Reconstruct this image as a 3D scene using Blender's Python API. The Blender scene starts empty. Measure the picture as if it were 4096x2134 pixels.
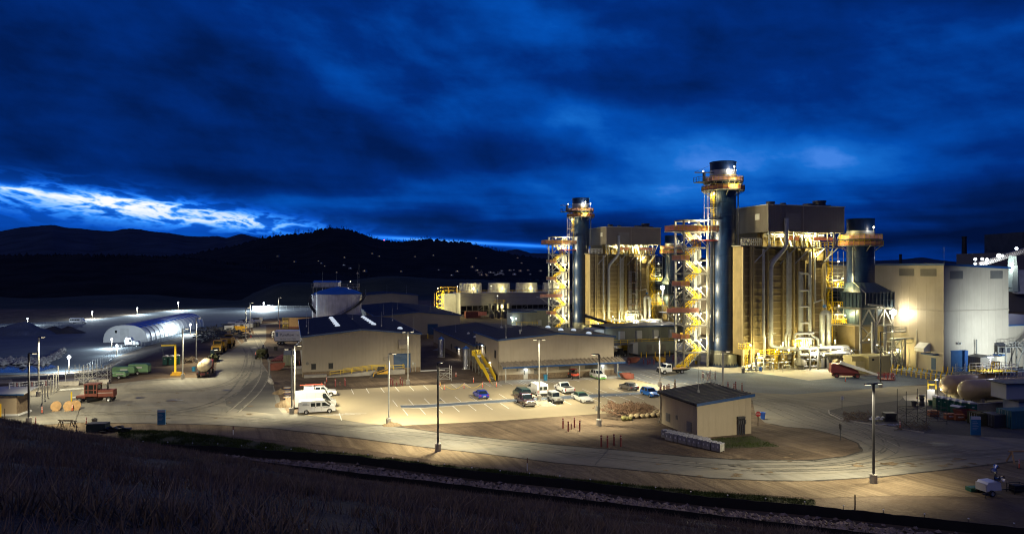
import bpy, math, random
import numpy as np
from mathutils import Vector, Matrix, noise as mnoise
R = math.radians
rnd = random.Random(7)
sc = bpy.context.scene
COL = sc.collection
# ------------------------------------------------------------------ camera
CH = 23.0; F = 2731.0; VH = 1072.0; UC = 2048.0
cam_d = bpy.data.cameras.new('camera'); cam = bpy.data.objects.new('camera', cam_d); COL.objects.link(cam)
cam.location = (0, 0, CH); cam.rotation_euler = (R(90), 0, 0)
cam_d.sensor_width = 36; cam_d.lens = 36*F/4096; cam_d.shift_y = (VH-1067)/4096
cam_d.clip_start = 0.3; cam_d.clip_end = 30000
sc.camera = cam
sc.render.resolution_x = 1024; sc.render.resolution_y = 533
sc.view_settings.view_transform = 'Standard'; sc.view_settings.look = 'None'
sc.view_settings.exposure = 0; sc.view_settings.gamma = 1; sc.view_settings.use_curve_mapping = False
sc.cycles.use_denoising = True
sc.cycles.max_bounces = 4; sc.cycles.diffuse_bounces = 2; sc.cycles.glossy_bounces = 2
sc.cycles.transmission_bounces = 2; sc.cycles.transparent_max_bounces = 4
sc.cycles.sample_clamp_indirect = 3; sc.cycles.sample_clamp_direct = 0
sc.cycles.use_light_tree = True; sc.cycles.use_adaptive_sampling = False; sc.cycles.light_sampling_threshold = 0; sc.cycles.filter_width = 1.1
sc.cycles.caustics_reflective = False; sc.cycles.caustics_refractive = False

# ------------------------------------------------------------------ node helper
class NT:
    def __init__(s, tree): s.t = tree; s.n = tree.nodes; s.l = tree.links
    def new(s, typ, **kw):
        n = s.n.new(typ)
        for k, v in kw.items(): setattr(n, k, v)
        return n
    def put(s, sock, v):
        if hasattr(v, 'is_linked'): s.l.new(v, sock)
        elif v is not None: sock.default_value = v
    def m(s, op, a, b=None, c=None, clamp=False):
        n = s.new('ShaderNodeMath', operation=op, use_clamp=clamp)
        s.put(n.inputs[0], a)
        if b is not None: s.put(n.inputs[1], b)
        if c is not None: s.put(n.inputs[2], c)
        return n.outputs[0]
    def xyz(s, v):
        n = s.new('ShaderNodeSeparateXYZ'); s.put(n.inputs[0], v); return n.outputs
    def vec(s, x, y, z):
        n = s.new('ShaderNodeCombineXYZ'); s.put(n.inputs[0], x); s.put(n.inputs[1], y); s.put(n.inputs[2], z); return n.outputs[0]
    def noise(s, v, scale, detail=3, rough=.5, dist=0):
        n = s.new('ShaderNodeTexNoise'); s.put(n.inputs['Vector'], v); n.inputs['Scale'].default_value = scale
        n.inputs['Detail'].default_value = detail; n.inputs['Roughness'].default_value = rough; n.inputs['Distortion'].default_value = dist
        return n.outputs[0]
    def ramp(s, f, pts, interp='LINEAR'):
        n = s.new('ShaderNodeValToRGB'); s.put(n.inputs[0], f); cr = n.color_ramp; cr.interpolation = interp
        while len(cr.elements) < len(pts): cr.elements.new(.5)
        for e, (p, c) in zip(cr.elements, pts):
            e.position = p; e.color = (c[0], c[1], c[2], 1) if hasattr(c, '__len__') else (c, c, c, 1)
        return n.outputs[0]
    def mix(s, f, a, b, mode='MIX'):
        n = s.new('ShaderNodeMix', data_type='RGBA', blend_type=mode)
        s.put(n.inputs[0], f); s.put(n.inputs[6], a if hasattr(a, 'is_linked') else (*a, 1)); s.put(n.inputs[7], b if hasattr(b, 'is_linked') else (*b, 1))
        return n.outputs[2]
    def map(s, v, lo, hi, a=0., b=1.):
        n = s.new('ShaderNodeMapRange'); n.interpolation_type = 'SMOOTHSTEP'
        s.put(n.inputs[0], v); n.inputs[1].default_value = lo; n.inputs[2].default_value = hi; n.inputs[3].default_value = a; n.inputs[4].default_value = b
        return n.outputs[0]

# ------------------------------------------------------------------ night sky
world = bpy.data.worlds.new('World'); sc.world = world; world.use_nodes = True
world.cycles.sampling_method = 'MANUAL'; world.cycles.sample_map_resolution = 256
wt = NT(world.node_tree); wt.n.clear()
tc = wt.new('ShaderNodeTexCoord'); X, Y, Z = wt.xyz(tc.outputs['Generated'])
az = wt.m('ARCTAN2', X, Y); el = wt.m('ARCSINE', Z)
def pxdir(U, V):
    t = (U-UC)/F; e = (VH-V)/F
    return math.atan(t), math.atan(e/math.sqrt(1+t*t))
def blob(U, V, su, sv, rot=0):
    a0, e0 = pxdir(U, V); su /= F; sv /= F
    da = wt.m('SUBTRACT', az, a0); de = wt.m('SUBTRACT', el, e0)
    c, s_ = math.cos(R(rot)), math.sin(R(rot))
    p = wt.m('ADD', wt.m('MULTIPLY', da, c), wt.m('MULTIPLY', de, s_))
    q = wt.m('ADD', wt.m('MULTIPLY', da, -s_), wt.m('MULTIPLY', de, c))
    r2 = wt.m('ADD', wt.m('POWER', wt.m('ABSOLUTE', wt.m('DIVIDE', p, su)), 2), wt.m('POWER', wt.m('ABSOLUTE', wt.m('DIVIDE', q, sv)), 2))
    return wt.m('EXPONENT', wt.m('MULTIPLY', r2, -1))
sl = wt.m('MULTIPLY', az, .17)
elS = wt.m('ADD', el, sl)
# two cloud fields: long soft streaks low down, billows higher up
warp = wt.noise(wt.vec(wt.m('MULTIPLY', az, 2.2), wt.m('MULTIPLY', el, 5), 3.3), 1.0, 2)
n1 = wt.noise(wt.vec(wt.m('MULTIPLY', az, 2.3), wt.m('ADD', wt.m('MULTIPLY', elS, 7.5), wt.m('MULTIPLY', warp, 1.1)), 1.7), 1.0, 3, .5)
n2 = wt.noise(wt.vec(wt.m('MULTIPLY', az, 3.4), wt.m('ADD', wt.m('MULTIPLY', el, 30), warp), 5.1), 1.0, 4, .55)
n3 = wt.noise(wt.vec(wt.m('MULTIPLY', az, 8.5), wt.m('MULTIPLY', elS, 15), 9.1), 1.0, 6, .56, .15)
low = wt.map(el, .02, .16, 1, 0)
f = wt.m('ADD', wt.m('MULTIPLY', wt.m('SUBTRACT', n1, .5), .72), .40)
f = wt.m('ADD', f, wt.m('MULTIPLY', wt.m('MULTIPLY', wt.m('SUBTRACT', n2, .5), 1.3), wt.m('ADD', wt.m('MULTIPLY', low, .8), .15)))
f = wt.m('ADD', f, wt.m('MULTIPLY', wt.m('SUBTRACT', n3, .5), .62))
for (U, V, su, sv, rot, amp) in [(3200, 640, 700, 190, -12, .34), (2500, 760, 700, 130, 4, .30), (2300, 480, 480, 90, -30, .2), (1400, 330, 500, 90, -22, .13),
        (2150, 150, 420, 120, -20, .1), (3800, 500, 420, 260, 0, .12), (1500, 800, 500, 30, 0, .14), (3250, 600, 130, 45, -25, .08), (1750, 300, 260, 60, -35, .08),
        (1300, 600, 900, 75, -4, -.12), (2600, 370, 420, 70, -5, -.14), (200, 150, 700, 300, 0, -.10), (3900, 840, 420, 110, 0, -.24), (3000, 960, 900, 60, 0, -.16), (2300, 900, 500, 30, 0, -.12),
        (1700, 900, 500, 40, 0, -.14), (800, 700, 900, 40, -5, -.12), (2100, 620, 300, 60, -10, -.1)]:
    f = wt.m('ADD', f, wt.m('MULTIPLY', blob(U, V, su, sv, rot), amp))
sky = wt.ramp(f, [(0, (.0005, .006, .042)), (.22, (.0005, .012, .09)), (.45, (.0005, .026, .20)), (.7, (.001, .072, .42)), (.9, (.008, .15, .62)), (1, (.05, .22, .75))])
# the torn break in the overcast above the western ridge
cells = wt.noise(wt.vec(wt.m('MULTIPLY', az, 17), wt.m('MULTIPLY', wt.m('ADD', el, wt.m('MULTIPLY', az, .08)), 52), 8.4), 1.0, 4, .55, .25)
ridged = wt.m('SUBTRACT', 1, wt.m('ABSOLUTE', wt.m('MULTIPLY', wt.m('SUBTRACT', cells, .5), 6.5)), clamp=True)
brk = wt.m('ADD', wt.m('MULTIPLY', blob(330, 812, 560, 54, -5), .85), wt.m('MULTIPLY', blob(880, 868, 400, 34, -6), .75))
brk = wt.m('MULTIPLY', brk, 1.0, clamp=True)
hole = wt.m('MULTIPLY', blob(480, 806, 150, 20, -7), .65)
b = wt.m('MULTIPLY', brk, wt.m('ADD', wt.m('MULTIPLY', wt.map(ridged, .25, 1, 0, 1), .56), .17))
b = wt.m('ADD', b, wt.m('MULTIPLY', hole, wt.map(n3, .40, .60, .15, 1)))
b = wt.m('ADD', b, wt.m('MULTIPLY', blob(100, 760, 200, 12, -6), .35))
b = wt.m('ADD', b, wt.m('MULTIPLY', wt.m('MULTIPLY', blob(1750, 962, 330, 9, -3), .55), wt.map(n2, .3, .6, .3, 1)))
b = wt.m('ADD', b, wt.m('MULTIPLY', blob(2180, 985, 200, 8, -3), .32))
b = wt.m('ADD', b, wt.m('MULTIPLY', blob(600, 900, 700, 60, 0), .14), clamp=True)
glow = wt.ramp(b, [(0, (0, 0, 0)), (.22, (.003, .07, .42)), (.45, (.03, .25, .85)), (.65, (.24, .52, .95)), (.85, (.75, .85, 1)), (1, (1, 1, 1))])
tot = wt.mix(1, sky, glow, 'ADD')
# below the horizon the sky just goes dark
tot = wt.mix(wt.map(el, -.02, .0, 1, 0), tot, (.001, .004, .02))
bg = wt.new('ShaderNodeBackground'); wt.put(bg.inputs[0], tot); bg.inputs[1].default_value = 1.0
wo = wt.new('ShaderNodeOutputWorld'); wt.l.new(bg.outputs[0], wo.inputs[0])

# fill light added against the sky's blue: one very soft, very weak sun
sd_ = bpy.data.lights.new('fill_sun', 'SUN'); sd_.energy = .27; sd_.angle = R(60); sd_.color = (1, .80, .45)
sn_ = bpy.data.objects.new('fill_sun', sd_); COL.objects.link(sn_); sn_.rotation_euler = (R(28), R(-30), 0)
# ------------------------------------------------------------------ where things stand
TH = R(18); cu, su_ = math.cos(TH), math.sin(TH)
UD = Vector((cu, su_, 0)); VD = Vector((-su_, cu, 0))      # the plant's grid
def G(U, V, z=0.):
    k = (CH-z)/(V-VH); return Vector(((U-UC)*k, F*k, z))
def reach(P, d, U):
    t = (U-UC)/F; return (t*P.y-P.x)/(d.x-t*d.y)
def Zat(P, V): return CH-(V-VH)*P.y/F
def px(P): return (UC+F*P.x/P.y, VH+F*(CH-P.z)/P.y)

# ------------------------------------------------------------------ materials
MATS = {}
def mat(name, col, rough=.6, metal=0., var=.12, vs=.35, bump=0., bs=2., ribs=0., ribd=.02, dirt=0., spec=.5, emit=None, coat=0., hr=0., fine=0.):
    """procedural paint / metal / mineral: colour breakup, optional vertical ribs and bump"""
    if name in MATS: return MATS[name]
    mt = bpy.data.materials.new(name); mt.use_nodes = True; MATS[name] = mt
    t = NT(mt.node_tree); b = t.n['Principled BSDF']
    geo = t.new('ShaderNodeNewGeometry'); pos = geo.outputs['Position']
    n = t.noise(pos, vs, 5, .6)
    c0 = [max(0, c*(1-var*1.6)) for c in col]; c1 = [min(1, c*(1+var*1.6)) for c in col]
    c = t.ramp(n, [(.25, c0), (.75, c1)])
    if fine:
        c = t.mix(t.ramp(t.noise(pos, 9, 3, .7), [(.3, fine), (.7, 0)]), c, [x*.45 for x in col])
    if dirt:
        x, y, z = t.xyz(pos)
        st = t.noise(t.vec(t.m('MULTIPLY', x, 1.5), t.m('MULTIPLY', y, 1.5), t.m('MULTIPLY', z, .12)), 1.2, 4, .65)
        c = t.mix(t.ramp(st, [(.5, 0), (.75, dirt)]), c, (.10, .075, .05))
    t.put(b.inputs['Base Color'], c)
    b.inputs['Roughness'].default_value = rough; b.inputs['Metallic'].default_value = metal
    b.inputs['Specular IOR Level'].default_value = spec; b.inputs['Coat Weight'].default_value = coat
    h = None
    if ribs:
        tco = t.new('ShaderNodeTexCoord'); x, y, z = t.xyz(tco.outputs['Object'])
        s = t.m('FRACT', t.m('DIVIDE', t.m('ADD', x, y), ribs))
        h = t.m('MULTIPLY', t.ramp(s, [(0, 1), (.08, 1), (.16, 0), (.92, 0), (1, 1)]), ribd)
    if hr:
        tco = t.new('ShaderNodeTexCoord'); x, y, z = t.xyz(tco.outputs['Object'])
        h = t.m('MULTIPLY', t.m('SINE', t.m('MULTIPLY', z, 6.283/hr)), ribd)
    if bump:
        hb = t.m('MULTIPLY', t.noise(pos, bs, 4, .6), bump)
        h = hb if h is None else t.m('ADD', h, hb)
    if h is not None:
        bp = t.new('ShaderNodeBump'); bp.inputs['Distance'].default_value = 1; bp.inputs['Strength'].default_value = 1
        t.put(bp.inputs['Height'], h); t.l.new(bp.outputs[0], b.inputs['Normal'])
    if emit:
        b.inputs['Emission Color'].default_value = (*col, 1); b.inputs['Emission Strength'].default_value = emit
    return mt

def ground_mat(name, cols, scale=.05, rough=.9, bump=.06, tracks=None, spots=None, streak=None, fine=.25, relief=0.):
    mt = bpy.data.materials.new(name); mt.use_nodes = True; MATS[name] = mt
    t = NT(mt.node_tree); b = t.n['Principled BSDF']
    pos = t.new('ShaderNodeNewGeometry').outputs['Position']; x, y, z = t.xyz(pos)
    u = t.m('ADD', t.m('MULTIPLY', x, cu), t.m('MULTIPLY', y, su_)); v = t.m('ADD', t.m('MULTIPLY', x, -su_), t.m('MULTIPLY', y, cu))
    n = t.noise(pos, scale, 7, .62, .4)
    c = t.ramp(n, [(.28, cols[0]), (.5, cols[1]), (.72, cols[2])])
    nf = t.noise(pos, 3.2, 5, .7)
    c = t.mix(t.ramp(nf, [(.3, fine), (.62, 0)]), c, [k*.45 for k in cols[0]])
    h = t.m('MULTIPLY', nf, bump)
    if relief: h = t.m('ADD', h, t.m('MULTIPLY', t.noise(pos, .55, 5, .6, .5), relief))
    if tracks:     # wheel tracks: thin warped bands
        w = t.noise(pos, .03, 3, .5)
        a = t.m('ADD', t.m('MULTIPLY', u, tracks[1]), t.m('MULTIPLY', v, tracks[2]))
        tr = t.noise(t.vec(t.m('ADD', a, t.m('MULTIPLY', w, 9)), t.m('MULTIPLY', t.m('ADD', x, y), .02), 2.2), 1.3, 5, .7)
        c = t.mix(t.ramp(tr, [(.42, 0), (.62, tracks[0])]), c, tracks[3])
        h = t.m('ADD', h, t.m('MULTIPLY', tr, bump*2))
    if streak:     # pale dust dragged over the surface
        sn = t.noise(t.vec(t.m('MULTIPLY', u, .035), t.m('MULTIPLY', v, .16), 7.), 1., 6, .65, .6)
        c = t.mix(t.ramp(sn, [(.45, 0), (.68, streak[0])]), c, streak[1])
    if spots:
        vo = t.noise(pos, 1.1, 2, .5)
        c = t.mix(t.ramp(vo, [(.66, 0), (.72, spots[0])]), c, spots[1])
    t.put(b.inputs['Base Color'], c); b.inputs['Roughness'].default_value = rough; b.inputs['Specular IOR Level'].default_value = .3
    bp = t.new('ShaderNodeBump'); bp.inputs['Distance'].default_value = 1
    t.put(bp.inputs['Height'], h); t.l.new(bp.outputs[0], b.inputs['Normal'])
    return mt

def glow_mat(name, col, s):
    if name in MATS: return MATS[name]
    mt = bpy.data.materials.new(name); mt.use_nodes = True; MATS[name] = mt
    b = mt.node_tree.nodes['Principled BSDF']; b.inputs['Base Color'].default_value = (.02, .02, .02, 1)
    b.inputs['Emission Color'].default_value = (*col, 1); b.inputs['Emission Strength'].default_value = s; mt.cycles.emission_sampling = 'NONE'
    return mt

class MD(dict):
    def __missing__(s, k): return MATS[k]
M = MD(
 tan=mat('tan_metal_cladding', (.30, .255, .19), .55, 0, .06, .25, ribs=.3, ribd=.025, dirt=.12),
 tan_smooth=mat('tan_panel', (.34, .29, .22), .55, 0, .08, .2, ribs=2.2, ribd=.018, dirt=.15),
 tan_case=mat('tan_boiler_casing', (.215, .165, .078), .6, 0, .15, .5, dirt=.35, spec=.3), stiff=mat('tan_stiffener', (.31, .245, .125), .6, 0, .12, .5, dirt=.25, spec=.3),
 house=mat('brown_grey_ribbed_cladding', (.15, .13, .105), .5, 0, .06, .25, ribs=.45, ribd=.05, dirt=.1),
 roof=mat('dark_blue_roof', (.020, .018, .020), .7, 0, .15, .3, ribs=.6, ribd=.03, spec=.25),
 trim=mat('blue_trim', (.01, .05, .16), .45),
 stone=mat('brown_split_block', (.16, .115, .075), .85, 0, .25, 2.5, bump=.03, bs=6),
 concrete=mat('concrete', (.30, .28, .25), .85, 0, .18, .8, bump=.01, bs=6, dirt=.2),
 bluedoor=mat('blue_roll_door', (.012, .05, .13), .4, 0, .1, .8, hr=.25, ribd=.01),
 door=mat('pale_door', (.45, .42, .36), .5),
 black=mat('black_void', (.006, .006, .008), .6),
 louvre=mat('louvre_grey', (.16, .15, .13), .5),
 galv=mat('galvanised_steel', (.38, .38, .36), .45, .4, .15, 1.),
 steel=mat('grey_painted_steel', (.16, .155, .14), .55, .1, .2, .8),
 darksteel=mat('dark_steel', (.05, .05, .055), .5, .3, .2),
 pipe=mat('aluminium_pipe_lagging', (.34, .35, .345), .42, .35, .15, .8, bump=.004, bs=8),
 stack=mat('dark_blue_stack_paint', (.002, .017, .062), .42, 0, .2, .5, coat=.12, dirt=.12),
 stackbase=mat('stack_base_grey', (.20, .20, .17), .4, .5, .1),
 hood=mat('blue_grey_hood', (.045, .07, .10), .45, .1, .15),
 yellow=mat('safety_yellow', (.80, .55, .02), .45, 0, .08),
 ochre=mat('machine_yellow', (.45, .25, .02), .45, 0, .12, 1.5, dirt=.3),
 orange=mat('orange_mesh', (.88, .42, .28), .7, 0, .1),
 white=mat('white_paint', (.74, .74, .72), .3, 0, .03, coat=.5),
 offwhite=mat('off_white_sheet', (.55, .55, .52), .5, 0, .1),
 grass_dry=mat('dry_grass', (.20, .14, .10), .9, 0, .35, .3, spec=.1),
 weed=mat('pale_weed', (.26, .19, .12), .9, 0, .3, .3, spec=.1), grass=mat('green_grass', (.038, .055, .014), .85, 0, .4, .4, spec=.1),
 rubber=mat('rubber', (.012, .012, .013), .8),
 rim=mat('wheel_rim', (.45, .45, .46), .35, .7),
 glass=mat('car_glass', (.012, .018, .02), .08, 0, .0, spec=.8),
 chrome=mat('chrome', (.6, .6, .62), .15, .95),
 red=mat('red_paint', (.22, .02, .02), .5, 0, .1, dirt=.15),
 maroon=mat('maroon_paint', (.14, .022, .025), .55, 0, .12),
 conered=mat('cone_orange', (.70, .10, .05), .55, 0, .05),
 green=mat('machine_green', (.01, .30, .06), .4, 0, .1),
 ltgreen=mat('pale_green_enclosure', (.13, .26, .13), .5, 0, .1),
 gray_enc=mat('grey_green_enclosure', (.17, .185, .16), .5, 0, .08, ribs=1.8, ribd=.03, dirt=.15),
 ltgray=mat('light_grey_paint', (.40, .41, .41), .5, 0, .06, dirt=.1),
 tank=mat('pale_tank_paint', (.52, .49, .50), .4, 0, .12, .6, dirt=.35),
 tankroof=mat('blue_tank_roof', (.03, .12, .38), .4, 0, .08),
 wood=mat('plywood', (.42, .26, .12), .8, 0, .15, 2),
 wood_dk=mat('weathered_timber', (.12, .09, .06), .85, 0, .3, 2),
 burlap=mat('burlap', (.30, .24, .14), .95, 0, .25, 3, bump=.04, bs=6),
 burlap_g=mat('green_burlap', (.15, .14, .05), .95, 0, .25, 3, bump=.04, bs=6),
 twig=mat('brown_twigs', (.16, .095, .06), .9, 0, .3, 2),
 tealbox=mat('teal_container', (.03, .12, .14), .5, 0, .15, ribs=.5, ribd=.06),
 toilet=mat('dark_green_plastic', (.008, .07, .05), .45, 0, .1),
 rock=mat('riprap_rock', (.24, .18, .14), .9, 0, .5, .9, bump=.05, bs=4),
 silt=mat('black_silt_fabric', (.010, .010, .012), .9, 0, .3, 1),
 snow=mat('white_tent_fabric', (.62, .62, .60), .5, 0, .05, .4),
 bluefab=mat('blue_tent_roof', (.04, .15, .60), .45, 0, .08),
 sandy=mat('tan_gas_tank', (.40, .29, .15), .35, 0, .08, .5, coat=.3, dirt=.15),
 beige=mat('beige_tank_plastic', (.60, .50, .33), .45, 0, .06),
 khaki=mat('khaki_enclosure', (.36, .31, .14), .55, 0, .08, dirt=.2),
 oliv=mat('olive_container', (.22, .23, .16), .5, 0, .08, ribs=.5, ribd=.05, dirt=.2),
 rust=mat('rusty_primer', (.17, .045, .03), .65, 0, .2, 1.2),
 shrink=mat('shrink_wrap', (.28, .28, .30), .22, .2, .25, 2.5, bump=.06, bs=5),
 crate=mat('grey_crate', (.27, .26, .235), .6, 0, .2, 2),
 signblue=mat('sign_blue', (.02, .16, .30), .4),
 ink=mat('dark_blue_ink', (.01, .02, .08), .5),
 paintline=mat('white_line_paint', (.70, .68, .62), .7, 0, .1, 2),
 galvsilo=mat('corrugated_silo_steel', (.50, .51, .52), .25, .9, .1, 1, hr=.22, ribd=.02),
 bulb=glow_mat('cool_lamp', (.85, .95, 1), 7), bulbw=glow_mat('warm_lamp', (1, .85, .55), 7),
 redlamp=glow_mat('red_lamp', (1, .12, .05), 6), window=glow_mat('lit_window', (1, .72, .4), 1.1), windowc=glow_mat('cool_lit_window', (.6, .75, 1), .9), skyl=glow_mat('lit_skylight', (.75, .85, 1), .75),
 tail=mat('tail_lamp_red', (.35, .01, .01), .3), head=mat('head_lamp_lens', (.6, .6, .55), .15),
)

def mesh_screen(name, col):
    mt = bpy.data.materials.new(name); mt.use_nodes = True; t = NT(mt.node_tree); t.n.clear(); d = t.new('ShaderNodeBsdfDiffuse'); l = t.new('ShaderNodeBsdfTranslucent'); m_ = t.new('ShaderNodeMixShader'); o = t.new('ShaderNodeOutputMaterial')
    c = t.ramp(t.noise(t.new('ShaderNodeNewGeometry').outputs['Position'], 1.5, 3), [(.3, [k*.8 for k in col]), (.7, col)])
    t.put(d.inputs[0], c); t.put(l.inputs[0], c); m_.inputs[0].default_value = .5; t.l.new(d.outputs[0], m_.inputs[1]); t.l.new(l.outputs[0], m_.inputs[2]); t.l.new(m_.outputs[0], o.inputs[0]); return mt
M['orange'] = mesh_screen('orange_debris_mesh', (.9, .50, .38)); M['redmesh'] = mesh_screen('faded_red_mesh', (.7, .3, .25))
# ------------------------------------------------------------------ mesh builder
class MB:
    def __init__(s): s.v = []; s.f = []; s.smooth = False
    def add(s, vs, fs):
        o = len(s.v); s.v += [tuple(p) for p in vs]; s.f += [tuple(i+o for i in f) for f in fs]; return s
    def bx(s, x0, x1, y0, y1, z0, z1):
        return s.add([(x0,y0,z0),(x1,y0,z0),(x1,y1,z0),(x0,y1,z0),(x0,y0,z1),(x1,y0,z1),(x1,y1,z1),(x0,y1,z1)],
                     [(0,3,2,1),(4,5,6,7),(0,1,5,4),(1,2,6,5),(2,3,7,6),(3,0,4,7)])
    def cb(s, x, y, z, sx, sy, sz): return s.bx(x-sx/2, x+sx/2, y-sy/2, y+sy/2, z, z+sz)
    def cyl(s, a, b, r, r2=None, n=8, caps=True):
        a, b = Vector(a), Vector(b); r2 = r if r2 is None else r2
        d = (b-a); 
        if d.length < 1e-6: return s
        d.normalize(); h = Vector((0,0,1)) if abs(d.z) < .95 else Vector((1,0,0))
        p = d.cross(h).normalized(); q = d.cross(p); ph = math.pi/n
        vs = [c+(p*math.cos(2*math.pi*i/n+ph)+q*math.sin(2*math.pi*i/n+ph))*rr for c, rr in ((a, r), (b, r2)) for i in range(n)]
        fs = [(i, i+n, (i+1) % n+n, (i+1) % n) for i in range(n)]
        if caps: fs += [tuple(range(n)), tuple(range(2*n-1, n-1, -1))]
        return s.add(vs, fs)
    def beam(s, a, b, w): return s.cyl(a, b, w*.7071, n=4)
    def tube(s, pts, r, n=8):
        pts = [Vector(p) for p in pts]; rings = []; ref = None
        for i, p in enumerate(pts):
            d0 = (p-pts[i-1]).normalized() if i else None; d1 = (pts[i+1]-p).normalized() if i < len(pts)-1 else None
            d = (d0+d1) if d0 and d1 else (d0 or d1)
            if d.length < 1e-4: d = d1
            d = d.normalized(); k = 1/max(.5, d.dot(d1 or d0))
            if ref is None: ref = d.cross(Vector((0,0,1)) if abs(d.z) < .9 else Vector((1,0,0))).normalized()
            pv = (ref-d*ref.dot(d)).normalized(); q = d.cross(pv); ref = pv
            rings.append([p+(pv*math.cos(2*math.pi*j/n)+q*math.sin(2*math.pi*j/n))*r*(k if 1 else 1) for j in range(n)])
        vs = [v for rg in rings for v in rg]; fs = []
        for i in range(len(rings)-1):
            for j in range(n): fs.append((i*n+j, i*n+(j+1) % n, (i+1)*n+(j+1) % n, (i+1)*n+j))
        fs += [tuple(range(n-1, -1, -1)), tuple(range((len(rings)-1)*n, len(rings)*n))]
        return s.add(vs, fs)
    def bend(s, pts, r, n=8, br=None):
        """tube with rounded corners"""
        pts = [Vector(p) for p in pts]; br = br or r*2.5; out = [pts[0]]
        for i in range(1, len(pts)-1):
            a, p, c = pts[i-1], pts[i], pts[i+1]; d0 = (a-p); d1 = (c-p); k = min(br, d0.length*.45, d1.length*.45)
            A = p+d0.normalized()*k; B = p+d1.normalized()*k
            for t in (0, .25, .5, .75, 1): out.append(A*(1-t)**2+p*2*t*(1-t)+B*t*t)
        return s.tube(out+[pts[-1]], r, n)
    def prism(s, poly, a, b, axis='y', scale2=None):
        """polygon in the plane across `axis`, extruded from a to b"""
        def P(p, w): return {'y': (p[0], w, p[1]), 'x': (w, p[0], p[1]), 'z': (p[0], p[1], w)}[axis]
        n = len(poly); vs = [P(p, a) for p in poly]+[P(p, b) for p in poly]
        return s.add(vs, [(i, (i+1) % n, (i+1) % n+n, i+n) for i in range(n)]+[tuple(range(n-1, -1, -1)), tuple(range(n, 2*n))])
    def lathe(s, prof, n=24, c=(0, 0, 0)):
        vs = []; fs = []
        for r, z in prof:
            for j in range(n):
                a = 2*math.pi*j/n; vs.append((c[0]+r*math.cos(a), c[1]+r*math.sin(a), c[2]+z))
        for i in range(len(prof)-1):
            for j in range(n): fs.append((i*n+j, i*n+(j+1) % n, (i+1)*n+(j+1) % n, (i+1)*n+j))
        return s.add(vs, fs)
    def sphere(s, c, r, n=8, sz=1.):
        pr = [(max(.001, r*math.sin(math.pi*i/n)), -r*sz*math.cos(math.pi*i/n)) for i in range(n+1)]
        return s.lathe(pr, n+2, c)
    def face(s, pts): return s.add(pts, [tuple(range(len(pts)))])
    def rail(s, pts, h=1.1, r=.035, step=1.8, mid=True):
        pts = [Vector(p) for p in pts]; up = Vector((0, 0, h))
        for a, b in zip(pts, pts[1:]):
            s.beam(a+up, b+up, r*2)
            if mid: s.beam(a+up*.5, b+up*.5, r*1.6)
            k = max(1, int((b-a).length/step))
            for i in range(k+1): p = a.lerp(b, i/k); s.beam(p, p+up, r*1.8)
        return s
    def build(s, name, m, parent=None, smooth=None, bevel=0., loc=None):
        me = bpy.data.meshes.new(name); me.from_pydata(s.v, [], s.f); me.update()
        if smooth or (smooth is None and s.smooth):
            me.polygons.foreach_set('use_smooth', [True]*len(me.polygons))
        me.materials.append(M[m] if isinstance(m, str) else m)
        o = bpy.data.objects.new(name, me); COL.objects.link(o)
        if parent: o.parent = parent
        if loc is not None: o.location = loc
        if smooth:
            md = o.modifiers.new('split', 'EDGE_SPLIT'); md.split_angle = R(40)
        if bevel:
            bm_ = o.modifiers.new('bevel', 'BEVEL'); bm_.width = bevel; bm_.segments = 2; bm_.limit_method = 'ANGLE'
        return o
def B(name, m, parent, fn, **kw):
    b = MB(); fn(b); return b.build(name, m, parent, **kw)
def tag(o, label=None, cat=None, group=None, kind=None):
    if label: o['label'] = label
    if cat: o['category'] = cat
    if group: o['group'] = group
    if kind: o['kind'] = kind
    return o
def thing(name, label, cat, loc=(0, 0, 0), rz=0., group=None):
    o = bpy.data.objects.new(name, None); COL.objects.link(o); o.empty_display_size = .3
    o.location = loc; o.rotation_euler = (0, 0, rz); return tag(o, label, cat, group)
def struct(name, b, m, **kw):
    o = b.build(name, m, None, **kw); o['kind'] = 'structure'; return o
KIDS = {}
def kids(o): return [c for c in bpy.data.objects if c.parent == o]
def dup(root, loc=None, rz=None, label=None, group=None, off=None):
    def rec(o, par):
        c = o.copy(); COL.objects.link(c); c.parent = par
        for ch in kids_map.get(o.name, []): rec(ch, c)
        return c
    kids_map = {}
    def gather(o):
        ks = list(o.children); kids_map[o.name] = ks
        for k in ks: gather(k)
    gather(root)
    r = rec(root, None)
    if loc is not None: r.location = loc
    if off is not None: r.location = root.location+Vector(off)
    if rz is not None: r.rotation_euler = (0, 0, rz)
    if label: r['label'] = label
    if group: r['group'] = group
    return r
def light(kind, loc, power, col=(1, .86, .62), rad=.25, parent=None, dirv=None, cone=150, blend=.7):
    d = bpy.data.lights.new('lamp_light', kind); d.energy = power; d.color = col; d.shadow_soft_size = rad
    o = bpy.data.objects.new('lamp_light', d); COL.objects.link(o); o.location = loc
    if kind == 'SPOT':
        d.spot_size = R(cone); d.spot_blend = blend
        dv = Vector(dirv or (0, 0, -1)); o.rotation_euler = dv.to_track_quat('-Z', 'Y').to_euler()
    if parent: o.parent = parent
    return o
WARM = (1, .895, .59); COOL = (.78, .93, 1.); YEL = (1, .85, .36); NEUT = (1, .93, .80)
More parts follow.
